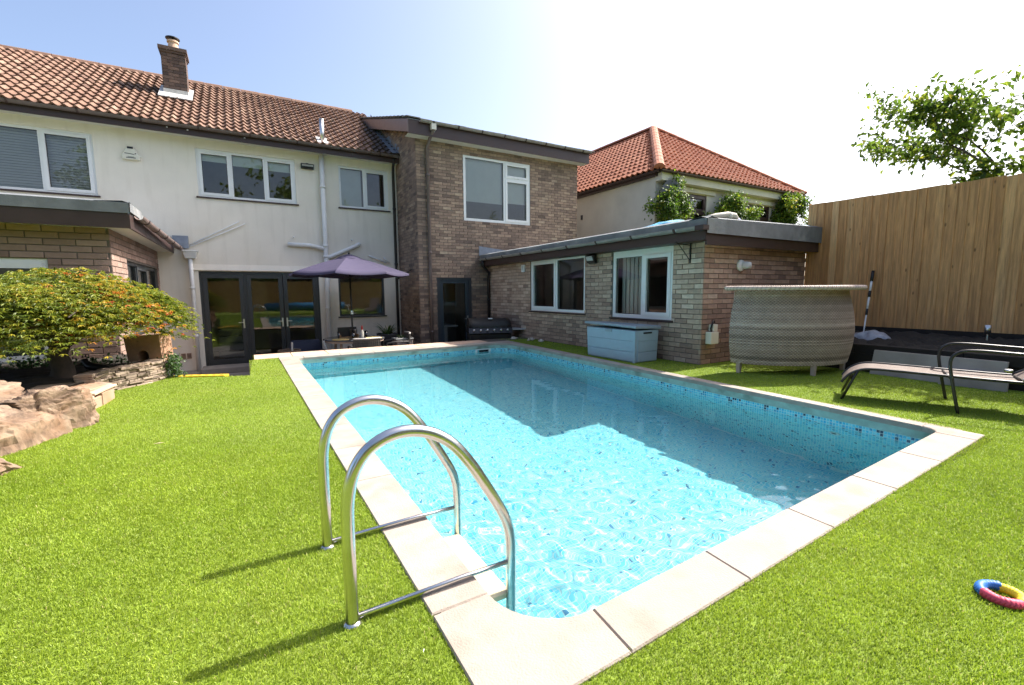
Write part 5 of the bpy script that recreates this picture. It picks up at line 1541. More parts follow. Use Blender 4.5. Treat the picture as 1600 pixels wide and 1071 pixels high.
prof_s = [(-0.665, 0.175), (-0.645, 0.21), (-0.60, 0.265), (-0.52, 0.312), (-0.42, 0.328), (-0.2, 0.325), (0.2, 0.312), (0.50, 0.305), (0.62, 0.305)]
sp_ = spline([Vector((a, b)) for a, b in prof_s], 4)
hw_ = 0.235
V_ = []; F_ = []
nw = 9
for p in sp_:
    for j in range(nw):
        w_ = (j / (nw - 1) * 2 - 1); V_.append(lp_(p.x, w_ * hw_, p.y - 0.018 * (1 - w_ * w_)))
F_ = [(i * nw + j, i * nw + j + 1, (i + 1) * nw + j + 1, (i + 1) * nw + j) for i in range(len(sp_) - 1) for j in range(nw - 1)]
mesh_obj('seat_sling', V_, F_, M['sling'], lo, True)
for s_ in (-1, 1):
    MB().tube([lp_(p.x, s_ * hw_, p.y) for p in sp_], 0.0125, 10).build('side_rail', M['frame_dark'], lo, True)
    MB().tube([lp_(-0.54, s_ * hw_, 0.305), lp_(-0.58, s_ * hw_, 0.20), lp_(-0.655, s_ * hw_ * 1.0, 0.0)], 0.0125, 8).build('leg', M['frame_dark'], lo, True)
    # arm frame: leg, bend, arm rest
    ap = spline([lp_(0.18, s_ * 0.335, 0.0), lp_(0.13, s_ * 0.335, 0.25), lp_(0.10, s_ * 0.335, 0.46), lp_(0.15, s_ * 0.335, 0.545), lp_(0.26, s_ * 0.335, 0.565), lp_(0.50, s_ * 0.335, 0.555), lp_(0.85, s_ * 0.335, 0.535)], 5)
    ar = MB().tube(ap, 0.0135, 10).build('arm_frame', M['frame_dark'], lo, True)
    MB().tube([lp_(0.85, s_ * 0.335, 0.535), lp_(0.98, s_ * 0.335, 0.45), lp_(1.02, s_ * 0.335, 0.0)], 0.0135, 10).build('rear_leg', M['frame_dark'], ar, True)
    MB().tube([lp_(0.115, s_ * 0.335, 0.31), lp_(0.115, s_ * hw_, 0.31)], 0.011, 8).build('link', M['frame_dark'], ar, True)
    MB().lathe([(0, -0.012), (0.028, -0.012), (0.03, 0.0), (0.028, 0.012), (0, 0.012)], lp_(0.58, s_ * 0.29, 0.335), 14).build('pivot', M['alu'], lo, True)
for s2, z2 in ((-0.58, 0.20), (0.12, 0.305), (0.6, 0.30)):
    MB().tube([lp_(s2, -hw_, z2), lp_(s2, hw_, z2)], 0.010, 8).build('cross_tube', M['frame_dark'], lo, True)
bp_ = spline([Vector((a, b)) for a, b in [(0.60, 0.315), (0.75, 0.42), (0.95, 0.60), (1.15, 0.80), (1.22, 0.86)]], 4)
V_ = [lp_(p.x, (j / (nw - 1) * 2 - 1) * hw_, p.y - 0.015 * (1 - (j / (nw - 1) * 2 - 1) ** 2)) for p in bp_ for j in range(nw)]
F_ = [(i * nw + j, i * nw + j + 1, (i + 1) * nw + j + 1, (i + 1) * nw + j) for i in range(len(bp_) - 1) for j in range(nw - 1)]
mesh_obj('backrest_sling', V_, F_, M['sling'], lo, True)
for s_ in (-1, 1):
    MB().tube([lp_(p.x, s_ * hw_, p.y) for p in bp_], 0.0125, 8).build('backrest_rail', M['frame_dark'], lo, True)

# ================================================================== storage box
M['box_grey'] = P('blue_grey_plastic', (0.345, 0.44, 0.51), 0.5, 0.06, 5, bump=0.15, bscale=40)
M['box_lid'] = P('grey_plastic_lid', (0.28, 0.33, 0.37), 0.5, 0.06, 5, bump=0.15, bscale=40)
sb = tag(empty('storage_box', (5.07, 4.97, 0)), 'blue grey plastic garden storage box below the extension window', 'storage box')
lx, ly, hz = 0.50, 1.15, 0.50
b_ = MB(); b_.hexa([(0.015, 0.015, 0.0), (lx - 0.015, 0.015, 0.0), (lx - 0.015, ly - 0.015, 0.0), (0.015, ly - 0.015, 0.0), (0, 0, hz), (lx, 0, hz), (lx, ly, hz), (0, ly, hz)]); b_.build('body', M['box_grey'], sb, bevel=0.012)
for z in (0.17, 0.335):
    MB().box(-0.002, 0.02, 0.05, ly - 0.04, z, z + 0.160).build('panel', M['box_grey'], sb, bevel=0.004)
    MB().box(0.05, lx - 0.04, -0.002, 0.02, z, z + 0.160).build('panel', M['box_grey'], sb, bevel=0.004)
MB().box(-0.004, 0.02, 0.05, ly - 0.04, 0.02, 0.155).build('panel', M['box_grey'], sb, bevel=0.004)
MB().box(0.05, lx - 0.04, -0.004, 0.02, 0.02, 0.155).build('panel', M['box_grey'], sb, bevel=0.004)
MB().box(-0.014, 0.0, 0.0, 0.045, 0.0, hz - 0.01).build('corner_post', M['box_grey'], sb, bevel=0.004)
b_ = MB(); b_.hexa([(-0.03, -0.03, hz + 0.035), (lx + 0.03, -0.03, hz + 0.012), (lx + 0.03, ly + 0.03, hz + 0.012), (-0.03, ly + 0.03, hz + 0.055), (-0.025, -0.025, hz + 0.075), (lx + 0.02, -0.025, hz + 0.062), (lx + 0.02, ly + 0.025, hz + 0.062), (-0.025, ly + 0.025, hz + 0.095)])
lid = b_.build('lid', M['box_lid'], sb, bevel=0.01)
MB().box(-0.012, 0.0, 0.52, 0.68, hz - 0.05, hz - 0.005).build('latch', M['box_lid'], sb, bevel=0.004)
MB().box(0.16, 0.34, -0.008, 0.0, hz - 0.055, hz - 0.03).build('handle_slot', M['black'], sb)

# ================================================================== parasol, table and seating on the patio
um = tag(empty('parasol', (2.09, 10.95, PATIO)), 'open purple parasol over the patio table', 'parasol')
M['purple'] = P('purple_canvas', (0, 0, 0), 0.85, 0.06, 6, bump=0.2, bscale=160, ramp=[(0, (0.026, 0.021, 0.052)), (0.5, (0.042, 0.034, 0.078)), (1, (0.080, 0.067, 0.122))])
zc_, zr_, rr = 1.96 - PATIO, 1.545 - PATIO, 1.33
for k in range(8):
    a0, a1 = R(22.5 + 45 * k), R(67.5 + 45 * k); nA, nR = 7, 8
    vs = []
    for i in range(nR + 1):
        s_ = i / nR
        for j in range(nA):
            t = j / (nA - 1); c0 = Vector((math.cos(a0), math.sin(a0), 0)); c1 = Vector((math.cos(a1), math.sin(a1), 0)); d = c0.lerp(c1, t)
            z = zc_ - (zc_ - zr_) * (s_ ** 1.12) - 0.035 * s_ * math.sin(math.pi * t)
            vs.append(d * rr * max(s_, 0.03) + Vector((0, 0, z)))
    for j in range(nA):
        t = j / (nA - 1); d = Vector((math.cos(a0), math.sin(a0), 0)).lerp(Vector((math.cos(a1), math.sin(a1), 0)), t); vs.append(d * rr * 1.003 + Vector((0, 0, zr_ - 0.035 * math.sin(math.pi * t) - 0.04)))
    fs = [(i * nA + j, i * nA + j + 1, (i + 1) * nA + j + 1, (i + 1) * nA + j) for i in range(nR + 1) for j in range(nA - 1)]
    MB().add(vs, fs, 0.15 + 0.75 * random.random()).build('canopy_panel', M['purple'], um, True)
    am = R(22.5 + 45 * k); d = Vector((math.cos(am), math.sin(am), 0))
    MB().tube([d * 0.04 + Vector((0, 0, zc_ - 0.05)), d * rr * 0.98 + Vector((0, 0, zr_ - 0.015))], 0.008, 6).build('rib', M['black'], um)
    MB().tube([d * 0.04 + Vector((0, 0, zr_ - 0.1)), d * rr * 0.5 + Vector((0, 0, zc_ - (zc_ - zr_) * 0.46 - 0.02))], 0.006, 6).build('strut', M['black'], um)
b_ = MB(); b_.lathe([(0.30, zc_ - 0.085), (0.18, zc_ - 0.02), (0.04, zc_ + 0.025)], n=16, tone=0.45); b_.build('vent_cap', M['purple'], um, True)
MB().tube([(0, 0, 0.0), (0, 0, zc_ + 0.03)], 0.019, 12).build('pole', M['black'], um, True)
MB().lathe([(0, 0.03), (0.02, 0.03), (0.024, 0.06), (0.0, 0.075)], (0, 0, zc_), 10).build('finial', M['black'], um, True)
MB().lathe([(0.0, 0.0), (0.24, 0.0), (0.24, 0.04), (0.05, 0.07), (0.035, 0.3), (0, 0.3)], n=20).build('base', M['black'], um, False)
b_ = MB(); b_.box(-0.03, 0.03, -0.05, 0.02, 1.28, 1.36); b_.tube([(0, -0.05, 1.32), (0.09, -0.06, 1.30)], 0.008, 6); b_.build('crank', M['alu'], um)
M['table_glass'] = P('dark_glass_table_top', (0.10, 0.105, 0.11), 0.15, 0.1, 3)
tb = tag(empty('patio_table', (2.12, 10.93, PATIO)), 'round dark patio table below the purple parasol', 'table')
MB().lathe([(0.03, 0.70), (0.66, 0.70), (0.68, 0.71), (0.68, 0.725), (0.66, 0.735), (0.03, 0.735)], n=40).build('table_top', M['table_glass'], tb)
MB().lathe([(0.64, 0.66), (0.655, 0.66), (0.655, 0.70), (0.64, 0.70)], n=40).build('rim', M['wicker'], tb)
for k in range(4):
    a = R(45 + 90 * k); MB().tube([(0.55 * math.cos(a), 0.55 * math.sin(a), 0.0), (0.5 * math.cos(a), 0.5 * math.sin(a), 0.70)], 0.03, 8).build('leg', M['wicker'], tb)
TBZ = PATIO + 0.735


def at_table(dx, dy): return (2.12 + dx, 10.93 + dy, TBZ)


M['yellow'] = P('yellow_plastic', (0.72, 0.47, 0.03), 0.5, 0.12, 8)
M['straw'] = P('straw_mat', (0.62, 0.46, 0.17), 0.8, 0.2, 30, bump=0.4, bscale=90)
for dx, dy, lab in ((-0.36, -0.34, 'yellow woven place mat at the left of the patio table'), (0.36, -0.36, 'yellow woven place mat at the right of the patio table')):
    o = MB().lathe([(0.0, 0.0), (0.18, 0.0), (0.185, 0.006), (0.18, 0.01), (0, 0.01)], n=24).build('place_mat', M['straw']); o.location = at_table(dx, dy); tag(o, lab, 'place mat', 'place mats on the patio table')
tr = tag(empty('serving_tray', at_table(-0.12, 0.04)), 'wooden tray with dark back rack on the patio table', 'tray')
M['wood_tray'] = P('brown_wood', (0.28, 0.17, 0.08), 0.6, 0.25, 8, stretch=(1, 8, 1))
b_ = MB(); b_.box(-0.2, 0.2, -0.14, 0.14, 0, 0.02); b_.box(-0.2, -0.185, -0.14, 0.14, 0.02, 0.08); b_.box(0.185, 0.2, -0.14, 0.14, 0.02, 0.08); b_.build('tray_base', M['wood_tray'], tr)
MB().box(-0.21, 0.21, 0.13, 0.15, 0.0, 0.24).build('rack', M['black'], tr)
bo = tag(empty('sauce_bottle', at_table(0.16, -0.10)), 'pale bottle with a red cap on the patio table', 'bottle')
M['red'] = P('red_plastic', (0.50, 0.035, 0.03), 0.35, 0.1, 6)
MB().lathe([(0, 0), (0.036, 0), (0.038, 0.02), (0.038, 0.14), (0.02, 0.18), (0.018, 0.19)], n=14).build('body', M['soffit'], bo, True)
MB().lathe([(0.02, 0.185), (0.021, 0.25), (0.006, 0.285), (0, 0.285)], n=12).build('cap', M['red'], bo, True)
for dx, dy, lab in ((-0.05, -0.14, 'clear drinking glass left of the red capped bottle'), (0.27, 0.02, 'clear drinking glass right of the red capped bottle'), (-0.33, 0.05, 'clear drinking glass at the left end of the tray')):
    o = MB().lathe([(0.028, 0.0), (0.036, 0.15), (0.033, 0.15), (0.026, 0.008), (0, 0.008)], n=16).build('drinking_glass', M['glass'], None, True); o.location = at_table(dx, dy); tag(o, lab, 'glass', 'glasses on the patio table')
ub = tag(empty('ice_bucket', at_table(0.02, 0.20)), 'shiny metal bucket behind the bottle on the patio table', 'bucket')
MB().lathe([(0, 0), (0.07, 0), (0.095, 0.18), (0.1, 0.185), (0.092, 0.18), (0.066, 0.01), (0, 0.01)], n=20).build('body', M['alu'], ub, True)
MB().tube([(-0.095, 0, 0.15), (-0.09, 0, 0.22), (0, 0, 0.27), (0.09, 0, 0.22), (0.095, 0, 0.15)], 0.005, 6).build('handle', M['alu'], ub, True)


def wicker_chair(loc, rz, label):
    e = tag(empty('wicker_chair', loc, rz), label, 'chair', 'wicker chairs on the patio')
    b_ = MB(); b_.box(-0.27, 0.27, -0.26, 0.26, 0.34, 0.42, 0.45); b_.build('seat', M['wicker_dark'], e)
    # woven back: bands with uprights
    b_ = MB()
    nseg = 12
    for r in range(17):
        z = 0.42 + r * 0.021
        pts = []
        for i in range(nseg + 1):
            t = i / nseg * 2 - 1; pts.append((0.28 * t, 0.25 + 0.07 * (1 - t * t) + 0.08 * (z - 0.42), z + 0.01))
        b_.tube(pts, 0.0105, 5, 0.35 + 0.4 * random.random(), False)
    for i in range(13):
        t = i / 6 - 1; b_.tube([(0.28 * t, 0.262 + 0.07 * (1 - t * t), 0.40), (0.28 * t, 0.262 + 0.07 * (1 - t * t) + 0.03, 0.78)], 0.006, 5, 0.6, False)
    b_.build('backrest', M['wicker_dark'], e)
    pts = [(0.285 * (i / 12 * 2 - 1), 0.285 + 0.07 * (1 - (i / 12 * 2 - 1) ** 2), 0.785) for i in range(13)]
    MB().tube(pts, 0.017, 8, 1.0).build('top_rail', M['wicker_pale'], e, True)
    for sx in (-1, 1):
        MB().tube([(sx * 0.28, 0.27, 0.60), (sx * 0.30, 0.0, 0.61), (sx * 0.29, -0.22, 0.58), (sx * 0.27, -0.25, 0.40)], 0.02, 8, 0.5).build('arm', M['wicker_dark'], e, True)
        for sy in (-1, 1):
            MB().tube([(sx * 0.25, sy * 0.24, 0.34), (sx * 0.26, sy * 0.25, 0.0)], 0.02, 8, 0.4).build('leg', M['wicker_dark'], e, True)
    return e


M['wicker_dark'] = P('dark_wicker', (0, 0, 0), 0.6, 0.2, 9, ramp=[(0, (0.035, 0.03, 0.028)), (0.5, (0.09, 0.08, 0.072)), (1.0, (0.18, 0.16, 0.145))])
M['wicker_pale'] = P('pale_wicker_rail', (0, 0, 0), 0.6, 0.1, 9, ramp=[(0, (0.3, 0.27, 0.24)), (1.0, (0.55, 0.52, 0.48))])
wicker_chair((2.16, 10.12, PATIO + 0.02), R(180), 'dark wicker chair seen from behind in front of the patio table')
wicker_chair((3.02, 10.75, PATIO + 0.02), R(-97), 'dark wicker chair at the right side of the patio table')
# planters
M['pot'] = P('charcoal_pot', (0.045, 0.046, 0.055), 0.6, 0.15, 6)
PLV = [(0, (0.02, 0.045, 0.012)), (0.5, (0.045, 0.095, 0.02)), (1, (0.11, 0.17, 0.04))]
M['plant'] = leaf_mat('plant_leaf', PLV, 0.25)
pt = tag(empty('potted_plant', (3.05, 11.55, PATIO)), 'spiky green plant in a tall charcoal pot against the brick wing', 'potted plant')
MB().lathe([(0, 0), (0.17, 0), (0.26, 0.72), (0.27, 0.74), (0.24, 0.74), (0.22, 0.68), (0, 0.68)], n=22).build('pot', M['pot'], pt, True)
MB().lathe([(0, 0.695), (0.22, 0.695)], n=18).build('compost', M['soil'], pt)


def blades(n_, L0_, L1_, wd0, seed, z0=0.69, spread=0.10, droop=0.5):
    r_ = np.random.default_rng(seed); b_ = MB()
    for k in range(n_):
        a = r_.uniform(0, 6.28); el = r_.uniform(0.5, 1.35); L_ = r_.uniform(L0_, L1_); s0 = Vector((math.cos(a), math.sin(a), 0)); p = s0 * r_.uniform(0, spread) + Vector((0, 0, z0)); w_ = Vector((-math.sin(a), math.cos(a), 0)) * wd0 * r_.uniform(0.7, 1.2)
        vs = []
        e = el
        for i in range(6):
            t = i / 5; ww = w_ * math.sin(math.pi * min(0.97, 0.15 + 0.85 * t)); vs += [p - ww, p + ww]; p = p + (s0 * math.cos(e) + Vector((0, 0, math.sin(e)))) * L_ / 5; e -= droop * 0.4
        b_.add(vs, [(2 * i, 2 * i + 1, 2 * i + 3, 2 * i + 2) for i in range(5)], r_.random())
    return b_


blades(46, 0.28, 0.48, 0.018, 4).build('leaves', M['plant'], pt)
wp = tag(empty('wicker_planter', (3.28, 11.0, PATIO)), 'square wicker planter with white top edge beside the brick wing', 'planter')
b_ = MB()
for r in range(24):
    z = 0.02 + r * 0.026; h2 = 0.17 + 0.0012 * r
    for a_, b2 in (((-h2, -h2), (h2, -h2)), ((h2, -h2), (h2, h2)), ((h2, h2), (-h2, h2)), ((-h2, h2), (-h2, -h2))):
        b_.tube([(*a_, z), (*b2, z)], 0.013, 5, 0.4 + 0.5 * random.random(), False)
b_.build('woven_side', M['wicker'], wp)
MB().box(-0.215, 0.215, -0.215, 0.215, 0.635, 0.66).build('top_edge', M['soffit'], wp, bevel=0.006)
blades(24, 0.10, 0.22, 0.012, 9, 0.655, 0.14).build('leaves', M['plant'], wp)
# low lounge seat with navy cushion and a basket, left of the table
ls = tag(empty('lounge_seat', (1.12, 11.05, PATIO)), 'dark wicker lounge seat with navy cushions in front of the glazed doors', 'seat')
M['navy'] = P('navy_fabric', (0.028, 0.034, 0.062), 0.85, 0.15, 9)
MB().box(-0.42, 0.42, -0.35, 0.35, 0.08, 0.36, 0.4).build('base', M['wicker_dark'], ls, bevel=0.02)
MB().box(-0.38, 0.38, -0.32, 0.32, 0.36, 0.48).build('seat_cushion', M['navy'], ls, bevel=0.03)
b_ = MB(); b_.hexa([(-0.36, 0.2, 0.46), (0.36, 0.2, 0.46), (0.36, 0.34, 0.46), (-0.36, 0.34, 0.46), (-0.30, 0.30, 0.70), (0.30, 0.30, 0.70), (0.30, 0.42, 0.70), (-0.30, 0.42, 0.70)]); b_.build('back_cushion', M['navy'], ls, bevel=0.03)
b_ = MB(); b_.bar((0.30, -0.36, 0.72), (0.46, -0.40, 0.28), 0.20, 0.015); b_.build('draped_towel', M['slat_blind'], ls, bevel=0.004)
bs_ = tag(empty('wicker_basket', (0.72, 10.55, PATIO)), 'brown wicker basket left of the navy seat', 'basket')
b_ = MB()
for r in range(22):
    z = 0.03 + r * 0.026; rr_ = 0.17 + 0.002 * r
    b_.tube([(rr_ * math.cos(R(20 * i)), rr_ * math.sin(R(20 * i)), z) for i in range(19)], 0.014, 5, random.random(), False)
M['basket'] = P('brown_basket', (0, 0, 0), 0.7, 0.2, 9, ramp=[(0, (0.07, 0.045, 0.028)), (1.0, (0.20, 0.14, 0.095))])
b_.build('woven_side', M['basket'], bs_)
MB().lathe([(0, 0.55), (0.2, 0.55)], n=16).build('lining', M['black'], bs_)
MB().tube([(0.05, 0.02, 0.52), (0.06, 0.0, 0.74)], 0.018, 8).build('stick', M['soffit'], bs_)
# barbecue in the corner, seen over the pool edge
bq = tag(empty('barbecue', (5.02, 9.72, PATIO), R(-18)), 'black gas barbecue with silver knobs in the corner beyond the pool', 'barbecue')
M['bbq'] = P('black_enamel', (0.012, 0.012, 0.013), 0.35, 0.3, 9)
b_ = MB(); b_.box(-0.5, 0.5, -0.26, 0.28, 0.12, 0.78); b_.build('cabinet', M['bbq'], bq, bevel=0.01)
b_ = MB(); b_.hexa([(-0.52, -0.33, 0.80), (0.52, -0.33, 0.80), (0.52, 0.30, 0.80), (-0.52, 0.30, 0.80), (-0.52, -0.26, 0.93), (0.52, -0.26, 0.93), (0.52, 0.30, 0.93), (-0.52, 0.30, 0.93)]); b_.build('control_panel', M['bbq'], bq, bevel=0.008)
for k in range(6):
    l_ = MB().lathe([(0, 0.05), (0.022, 0.05), (0.026, 0.0)], n=12); rq = Matrix.Rotation(R(65), 3, 'X')
    MB().add([rq @ Vector(v) + Vector((-0.40 + k * 0.16, -0.30, 0.865)) for v in l_.v], l_.f).build('knob', M['alu'], bq, True)
M['cover'] = P('black_barbecue_cover', (0.02, 0.019, 0.018), 0.6, 0.4, 6, bump=0.5, bscale=12)
hp_ = [(-0.27, 0.0), (-0.27, 0.06), (-0.20, 0.14), (0.0, 0.21), (0.16, 0.21), (0.27, 0.13), (0.29, 0.0)]
vs = [(x, y, 0.93 + z + 0.012 * math.sin(9 * x + 5 * y)) for x in np.linspace(-0.5, 0.5, 9) for y, z in hp_]
m_ = len(hp_)
MB().add(vs, [(i * m_ + j, i * m_ + j + 1, (i + 1) * m_ + j + 1, (i + 1) * m_ + j) for i in range(8) for j in range(m_ - 1)] + [tuple(range(m_)), tuple(range(8 * m_, 9 * m_))]).build('hood', M['cover'], bq, True)
b_ = MB(); b_.box(0.54, 0.98, -0.22, 0.24, 0.855, 0.885); b_.build('side_shelf', M['pale_lead'], bq, bevel=0.012)
b_ = MB(); b_.tube([(0.98, -0.2, 0.87), (1.05, -0.16, 0.88), (1.07, 0.0, 0.885), (1.05, 0.18, 0.88), (0.98, 0.22, 0.87)], 0.013, 8); b_.build('shelf_handle', M['alu'], bq, True)
for sx in (-0.42, 0.42):
    for sy in (-0.2, 0.2):
        MB().tube([(sx, sy, 0.0), (sx, sy, 0.12)], 0.03, 8).build('leg', M['black'], bq)
o = MB().box(-0.05, 0.05, -0.03, 0.03, 0, 0.02).build('white_cloth', M['upvc'], None, bevel=0.006); o.location = (5.0, 9.6, PATIO + 1.125); o.rotation_euler = (0.1, 0, -0.3); tag(o, 'small folded white cloth on top of the barbecue', 'cloth')
# peach paving beyond the far coping
pv = tag(empty('terrace_edging', (0, 0, 0)), 'row of peach paving slabs along the far pool coping', 'paving')
x = 0.05
while x < 4.55:
    ln = 0.60
    x1 = min(x + ln, 4.6)
    b_ = MB(); b_.prism([(x + 0.004, 8.76 + 0.03 * (x / 4)), (x1 - 0.004, 8.76 + 0.03 * (x1 / 4)), (x1 - 0.004, 9.40), (x + 0.004, 9.40)], -0.05, 0.004 + random.uniform(-0.001, 0.001), bev=0.005); b_.build('paving_slab', M['terracotta_slab'], pv); x += ln
M['dark_slab'] = P('dark_wet_slab', (0.10, 0.085, 0.07), 0.7, 0.3, 6)
for x0, x1, y0, y1 in ((4.62, 5.15, 8.93, 9.40), (5.16, 5.75, 9.0, 9.42)):
    MB().prism([(x0, y0), (x1, y0), (x1, y1), (x0, y1)], -0.05, 0.006, bev=0.005).build('paving_slab', M['dark_slab'], pv)
for i, (x, y, s_) in enumerate(((5.52, 8.62, 0.06), (5.58, 8.28, 0.045), (5.36, 9.1, 0.05))):
    r_ = np.random.default_rng(40 + i); bm = bmesh.new(); bmesh.ops.create_icosphere(bm, subdivisions=2, radius=1)
    for v in bm.verts: v.co = Vector((v.co.x * s_ * 1.6, v.co.y * s_ * 1.1, v.co.z * s_ * 0.7 + s_ * 0.5)) * (1 + 0.18 * r_.normal())
    me = bpy.data.meshes.new('pebble'); bm.to_mesh(me); bm.free(); me.materials.append(M['beige']); o = bpy.data.objects.new('pebble', me); COL.objects.link(o); o.location = (x, y, 0.0)
    tag(o, ('larger beige stone on the shaded turf by the extension wall', 'smaller beige stone beside the larger one by the extension wall', 'rounded stone on the turf near the barbecue')[i], 'stone', 'loose stones by the extension')

# ================================================================== toy ring on the lawn
rg = tag(empty('toy_ring', (2.258, 0.425, 0.026)), 'braided toy ring in red, blue and yellow lying on the lawn', 'toy ring')
cols = {'red_cord': (0.62, 0.06, 0.12), 'blue_cord': (0.02, 0.14, 0.45), 'yellow_cord': (0.75, 0.62, 0.02)}
for k, (nm, c) in enumerate(cols.items()):
    M[nm] = P(nm, c, 0.55, 0.08, 8)
    a0 = R([140, 20, -100][k]); b_ = MB()
    RR, rr_ = 0.053, 0.0155
    pts, rad = [], []
    for i in range(97):
        a = a0 + R(121) * i / 96
        pts.append((RR * math.cos(a), RR * math.sin(a), -0.008 + 0.003 * math.sin(i * 0.8))); rad.append(rr_ * (0.80 + 0.34 * abs(math.sin(i * math.pi / 8))))
    b_.tube(pts, rad, 14)
    b_.build('braid', M[nm], rg, True)
# ================================================================== planting bed on the left: boulders, slates, maple
M['rock'] = P('pink_sandstone', (0, 0, 0), 0.9, 0.35, 9, bump=1.0, bscale=22, ramp=[(0, (0.085, 0.055, 0.037)), (0.5, (0.205, 0.138, 0.091)), (1, (0.315, 0.23, 0.16))], c2=(0.20, 0.115, 0.065))
overlay(M['rock'], 'specks', 0.55, 26.0, 0.55, (0.07, 0.045, 0.03))
overlay(M['rock'], 'lichen', 0.45, 3.0, 0.58, (0.33, 0.28, 0.20))
M['slate'] = P('stacked_slate', (0, 0, 0), 0.85, 0.25, 9, bump=0.5, bscale=40, ramp=[(0, (0.12, 0.09, 0.07)), (0.4, (0.25, 0.185, 0.14)), (0.75, (0.36, 0.28, 0.215)), (1, (0.46, 0.33, 0.24))])
M['flag'] = P('sandstone_flag', (0.36, 0.26, 0.19), 0.9, 0.15, 5, bump=0.4, bscale=30, c2=(0.40, 0.22, 0.12))
bedl = tag(empty('planting_bed', (0, 0, 0)), 'planting bed of dark soil under the maple', 'flower bed')
nx_, ny_ = 36, 34
X_, Y_ = np.meshgrid(np.linspace(-5.2, -0.98, nx_), np.linspace(5.7, 8.66, ny_))
xb = np.interp(Y_, [5.7, 6.3, 6.73, 7.4, 8.66], [-1.95, -1.62, -1.46, -1.04, -1.04])
X_ = np.minimum(X_, xb + 0.02)
Zs = 0.15 + 0.03 * np.sin(X_ * 7) * np.cos(Y_ * 5) + rng.normal(0, 0.012, X_.shape) + 0.05 * np.clip((Y_ - 6.5) / 2, 0, 1)
V_ = np.stack([X_, Y_, Zs], -1).reshape(-1, 3); i_ = np.arange(X_.size).reshape(X_.shape)
np_obj('soil', V_, np.stack([i_[:-1, :-1], i_[:-1, 1:], i_[1:, 1:], i_[1:, :-1]], -1).reshape(-1, 4), M['soil'], bedl, None, False)


def boulder(loc, size, rz, seed, label, sub=5, cuts=7, rough=0.10):
    r_ = np.random.default_rng(seed)
    bm = bmesh.new(); bmesh.ops.create_icosphere(bm, subdivisions=sub, radius=1)
    V = np.array([v.co for v in bm.verts])
    V = np.sign(V) * np.abs(V) ** 0.62
    # facets: cut the ball by random planes so that flat faces and arrises remain
    for k in range(cuts):
        n_ = r_.normal(size=3); n_[2] = n_[2] * 0.8 + 0.15; n_ /= np.linalg.norm(n_); d = r_.uniform(0.42, 0.72)
        s_ = V @ n_; V -= np.outer(np.clip(s_ - d, 0, None), n_)
    V /= np.abs(V).max(0)
    # bedding layers and roughness
    z = V[:, 2]
    lay = np.sin(z * 13 + 2.2 * np.sin(V[:, 0] * 2.3 + seed) + 1.3 * np.cos(V[:, 1] * 3.1))
    rad = 1 + 0.022 * np.sign(lay) * np.abs(lay) ** 0.4
    for k in range(40):
        a = r_.normal(size=3); a *= r_.uniform(3.5, 30) / np.linalg.norm(a); am = rough / np.linalg.norm(a) * 3.0
        rad += am * np.abs(np.sin(V @ a + r_.uniform(0, 6))) - am * 0.6
    V = V * rad[:, None] * np.array(size)
    t = np.clip(0.5 + 0.3 * lay + r_.normal(0, 0.1, len(V)), 0, 1)
    me = bpy.data.meshes.new('boulder')
    for v, c in zip(bm.verts, V): v.co = c
    bm.to_mesh(me); bm.free()
    at = me.attributes.new('tone', 'FLOAT', 'POINT'); at.data.foreach_set('value', t.astype(np.float32))
    me.materials.append(M['rock'])
    o = bpy.data.objects.new('boulder', me); COL.objects.link(o); o.location = loc; o.rotation_euler = (r_.normal(0, 0.08), r_.normal(0, 0.08), rz)
    return tag(o, label, 'boulder', 'boulders edging the lawn')


boulder((-1.68, 4.60, 0.08), (0.46, 0.34, 0.27), R(38), 3, 'large flat faced pink boulder at the lawn edge')
boulder((-1.47, 5.04, 0.08), (0.27, 0.22, 0.25), R(60), 8, 'pointed pinkish boulder beside the flagstone steps')
boulder((-2.02, 5.35, 0.24), (0.55, 0.38, 0.24), R(20), 14, 'long rough sandstone slab on top of the other boulders')
boulder((-1.98, 4.55, 0.20), (0.32, 0.34, 0.17), R(70), 23, 'pale boulder wedged behind the large pink one')
boulder((-1.58, 3.92, 0.05), (0.28, 0.32, 0.27), R(15), 31, 'grey pink boulder at the left picture edge, nearest the camera')
boulder((-1.72, 5.75, 0.12), (0.24, 0.18, 0.12), R(120), 44, 'small dark boulder between the slab and the flagstones')
# flagstones and the little step wall
fs_ = tag(empty('flagstone_steps', (0, 0, 0)), 'sandstone flags and upright edging stones beside the boulders', 'step')
for poly, z0, z1 in (([(-1.95, 5.95), (-1.45, 5.82), (-1.30, 6.30), (-1.52, 6.62), (-1.95, 6.55)], 0.08, 0.165), ([(-1.72, 5.45), (-1.44, 5.30), (-1.36, 5.78), (-1.66, 5.93)], 0.03, 0.13)):
    MB().prism(poly, z0, z1, bev=0.008).build('flagstone', M['flag'], fs_)
for a, b, h_ in (((-1.425, 5.34), (-1.375, 5.62), 0.105), ((-1.372, 5.63), (-1.325, 5.92), 0.115), ((-1.32, 5.93), (-1.30, 6.28), 0.135)):
    MB().bar((*a, h_ / 2 - 0.02), (*b, h_ / 2 - 0.02), 0.035, h_ + 0.02).build('edging_stone', M['flag'], fs_, bevel=0.006)
for a, b, z in (((-1.435, 5.33), (-1.36, 5.75), 0.125), ((-1.36, 5.77), (-1.295, 6.30), 0.145)):
    MB().bar((*a, z), (*b, z), 0.075, 0.022).build('edging_cap', M['terracotta_slab'], fs_, bevel=0.004)
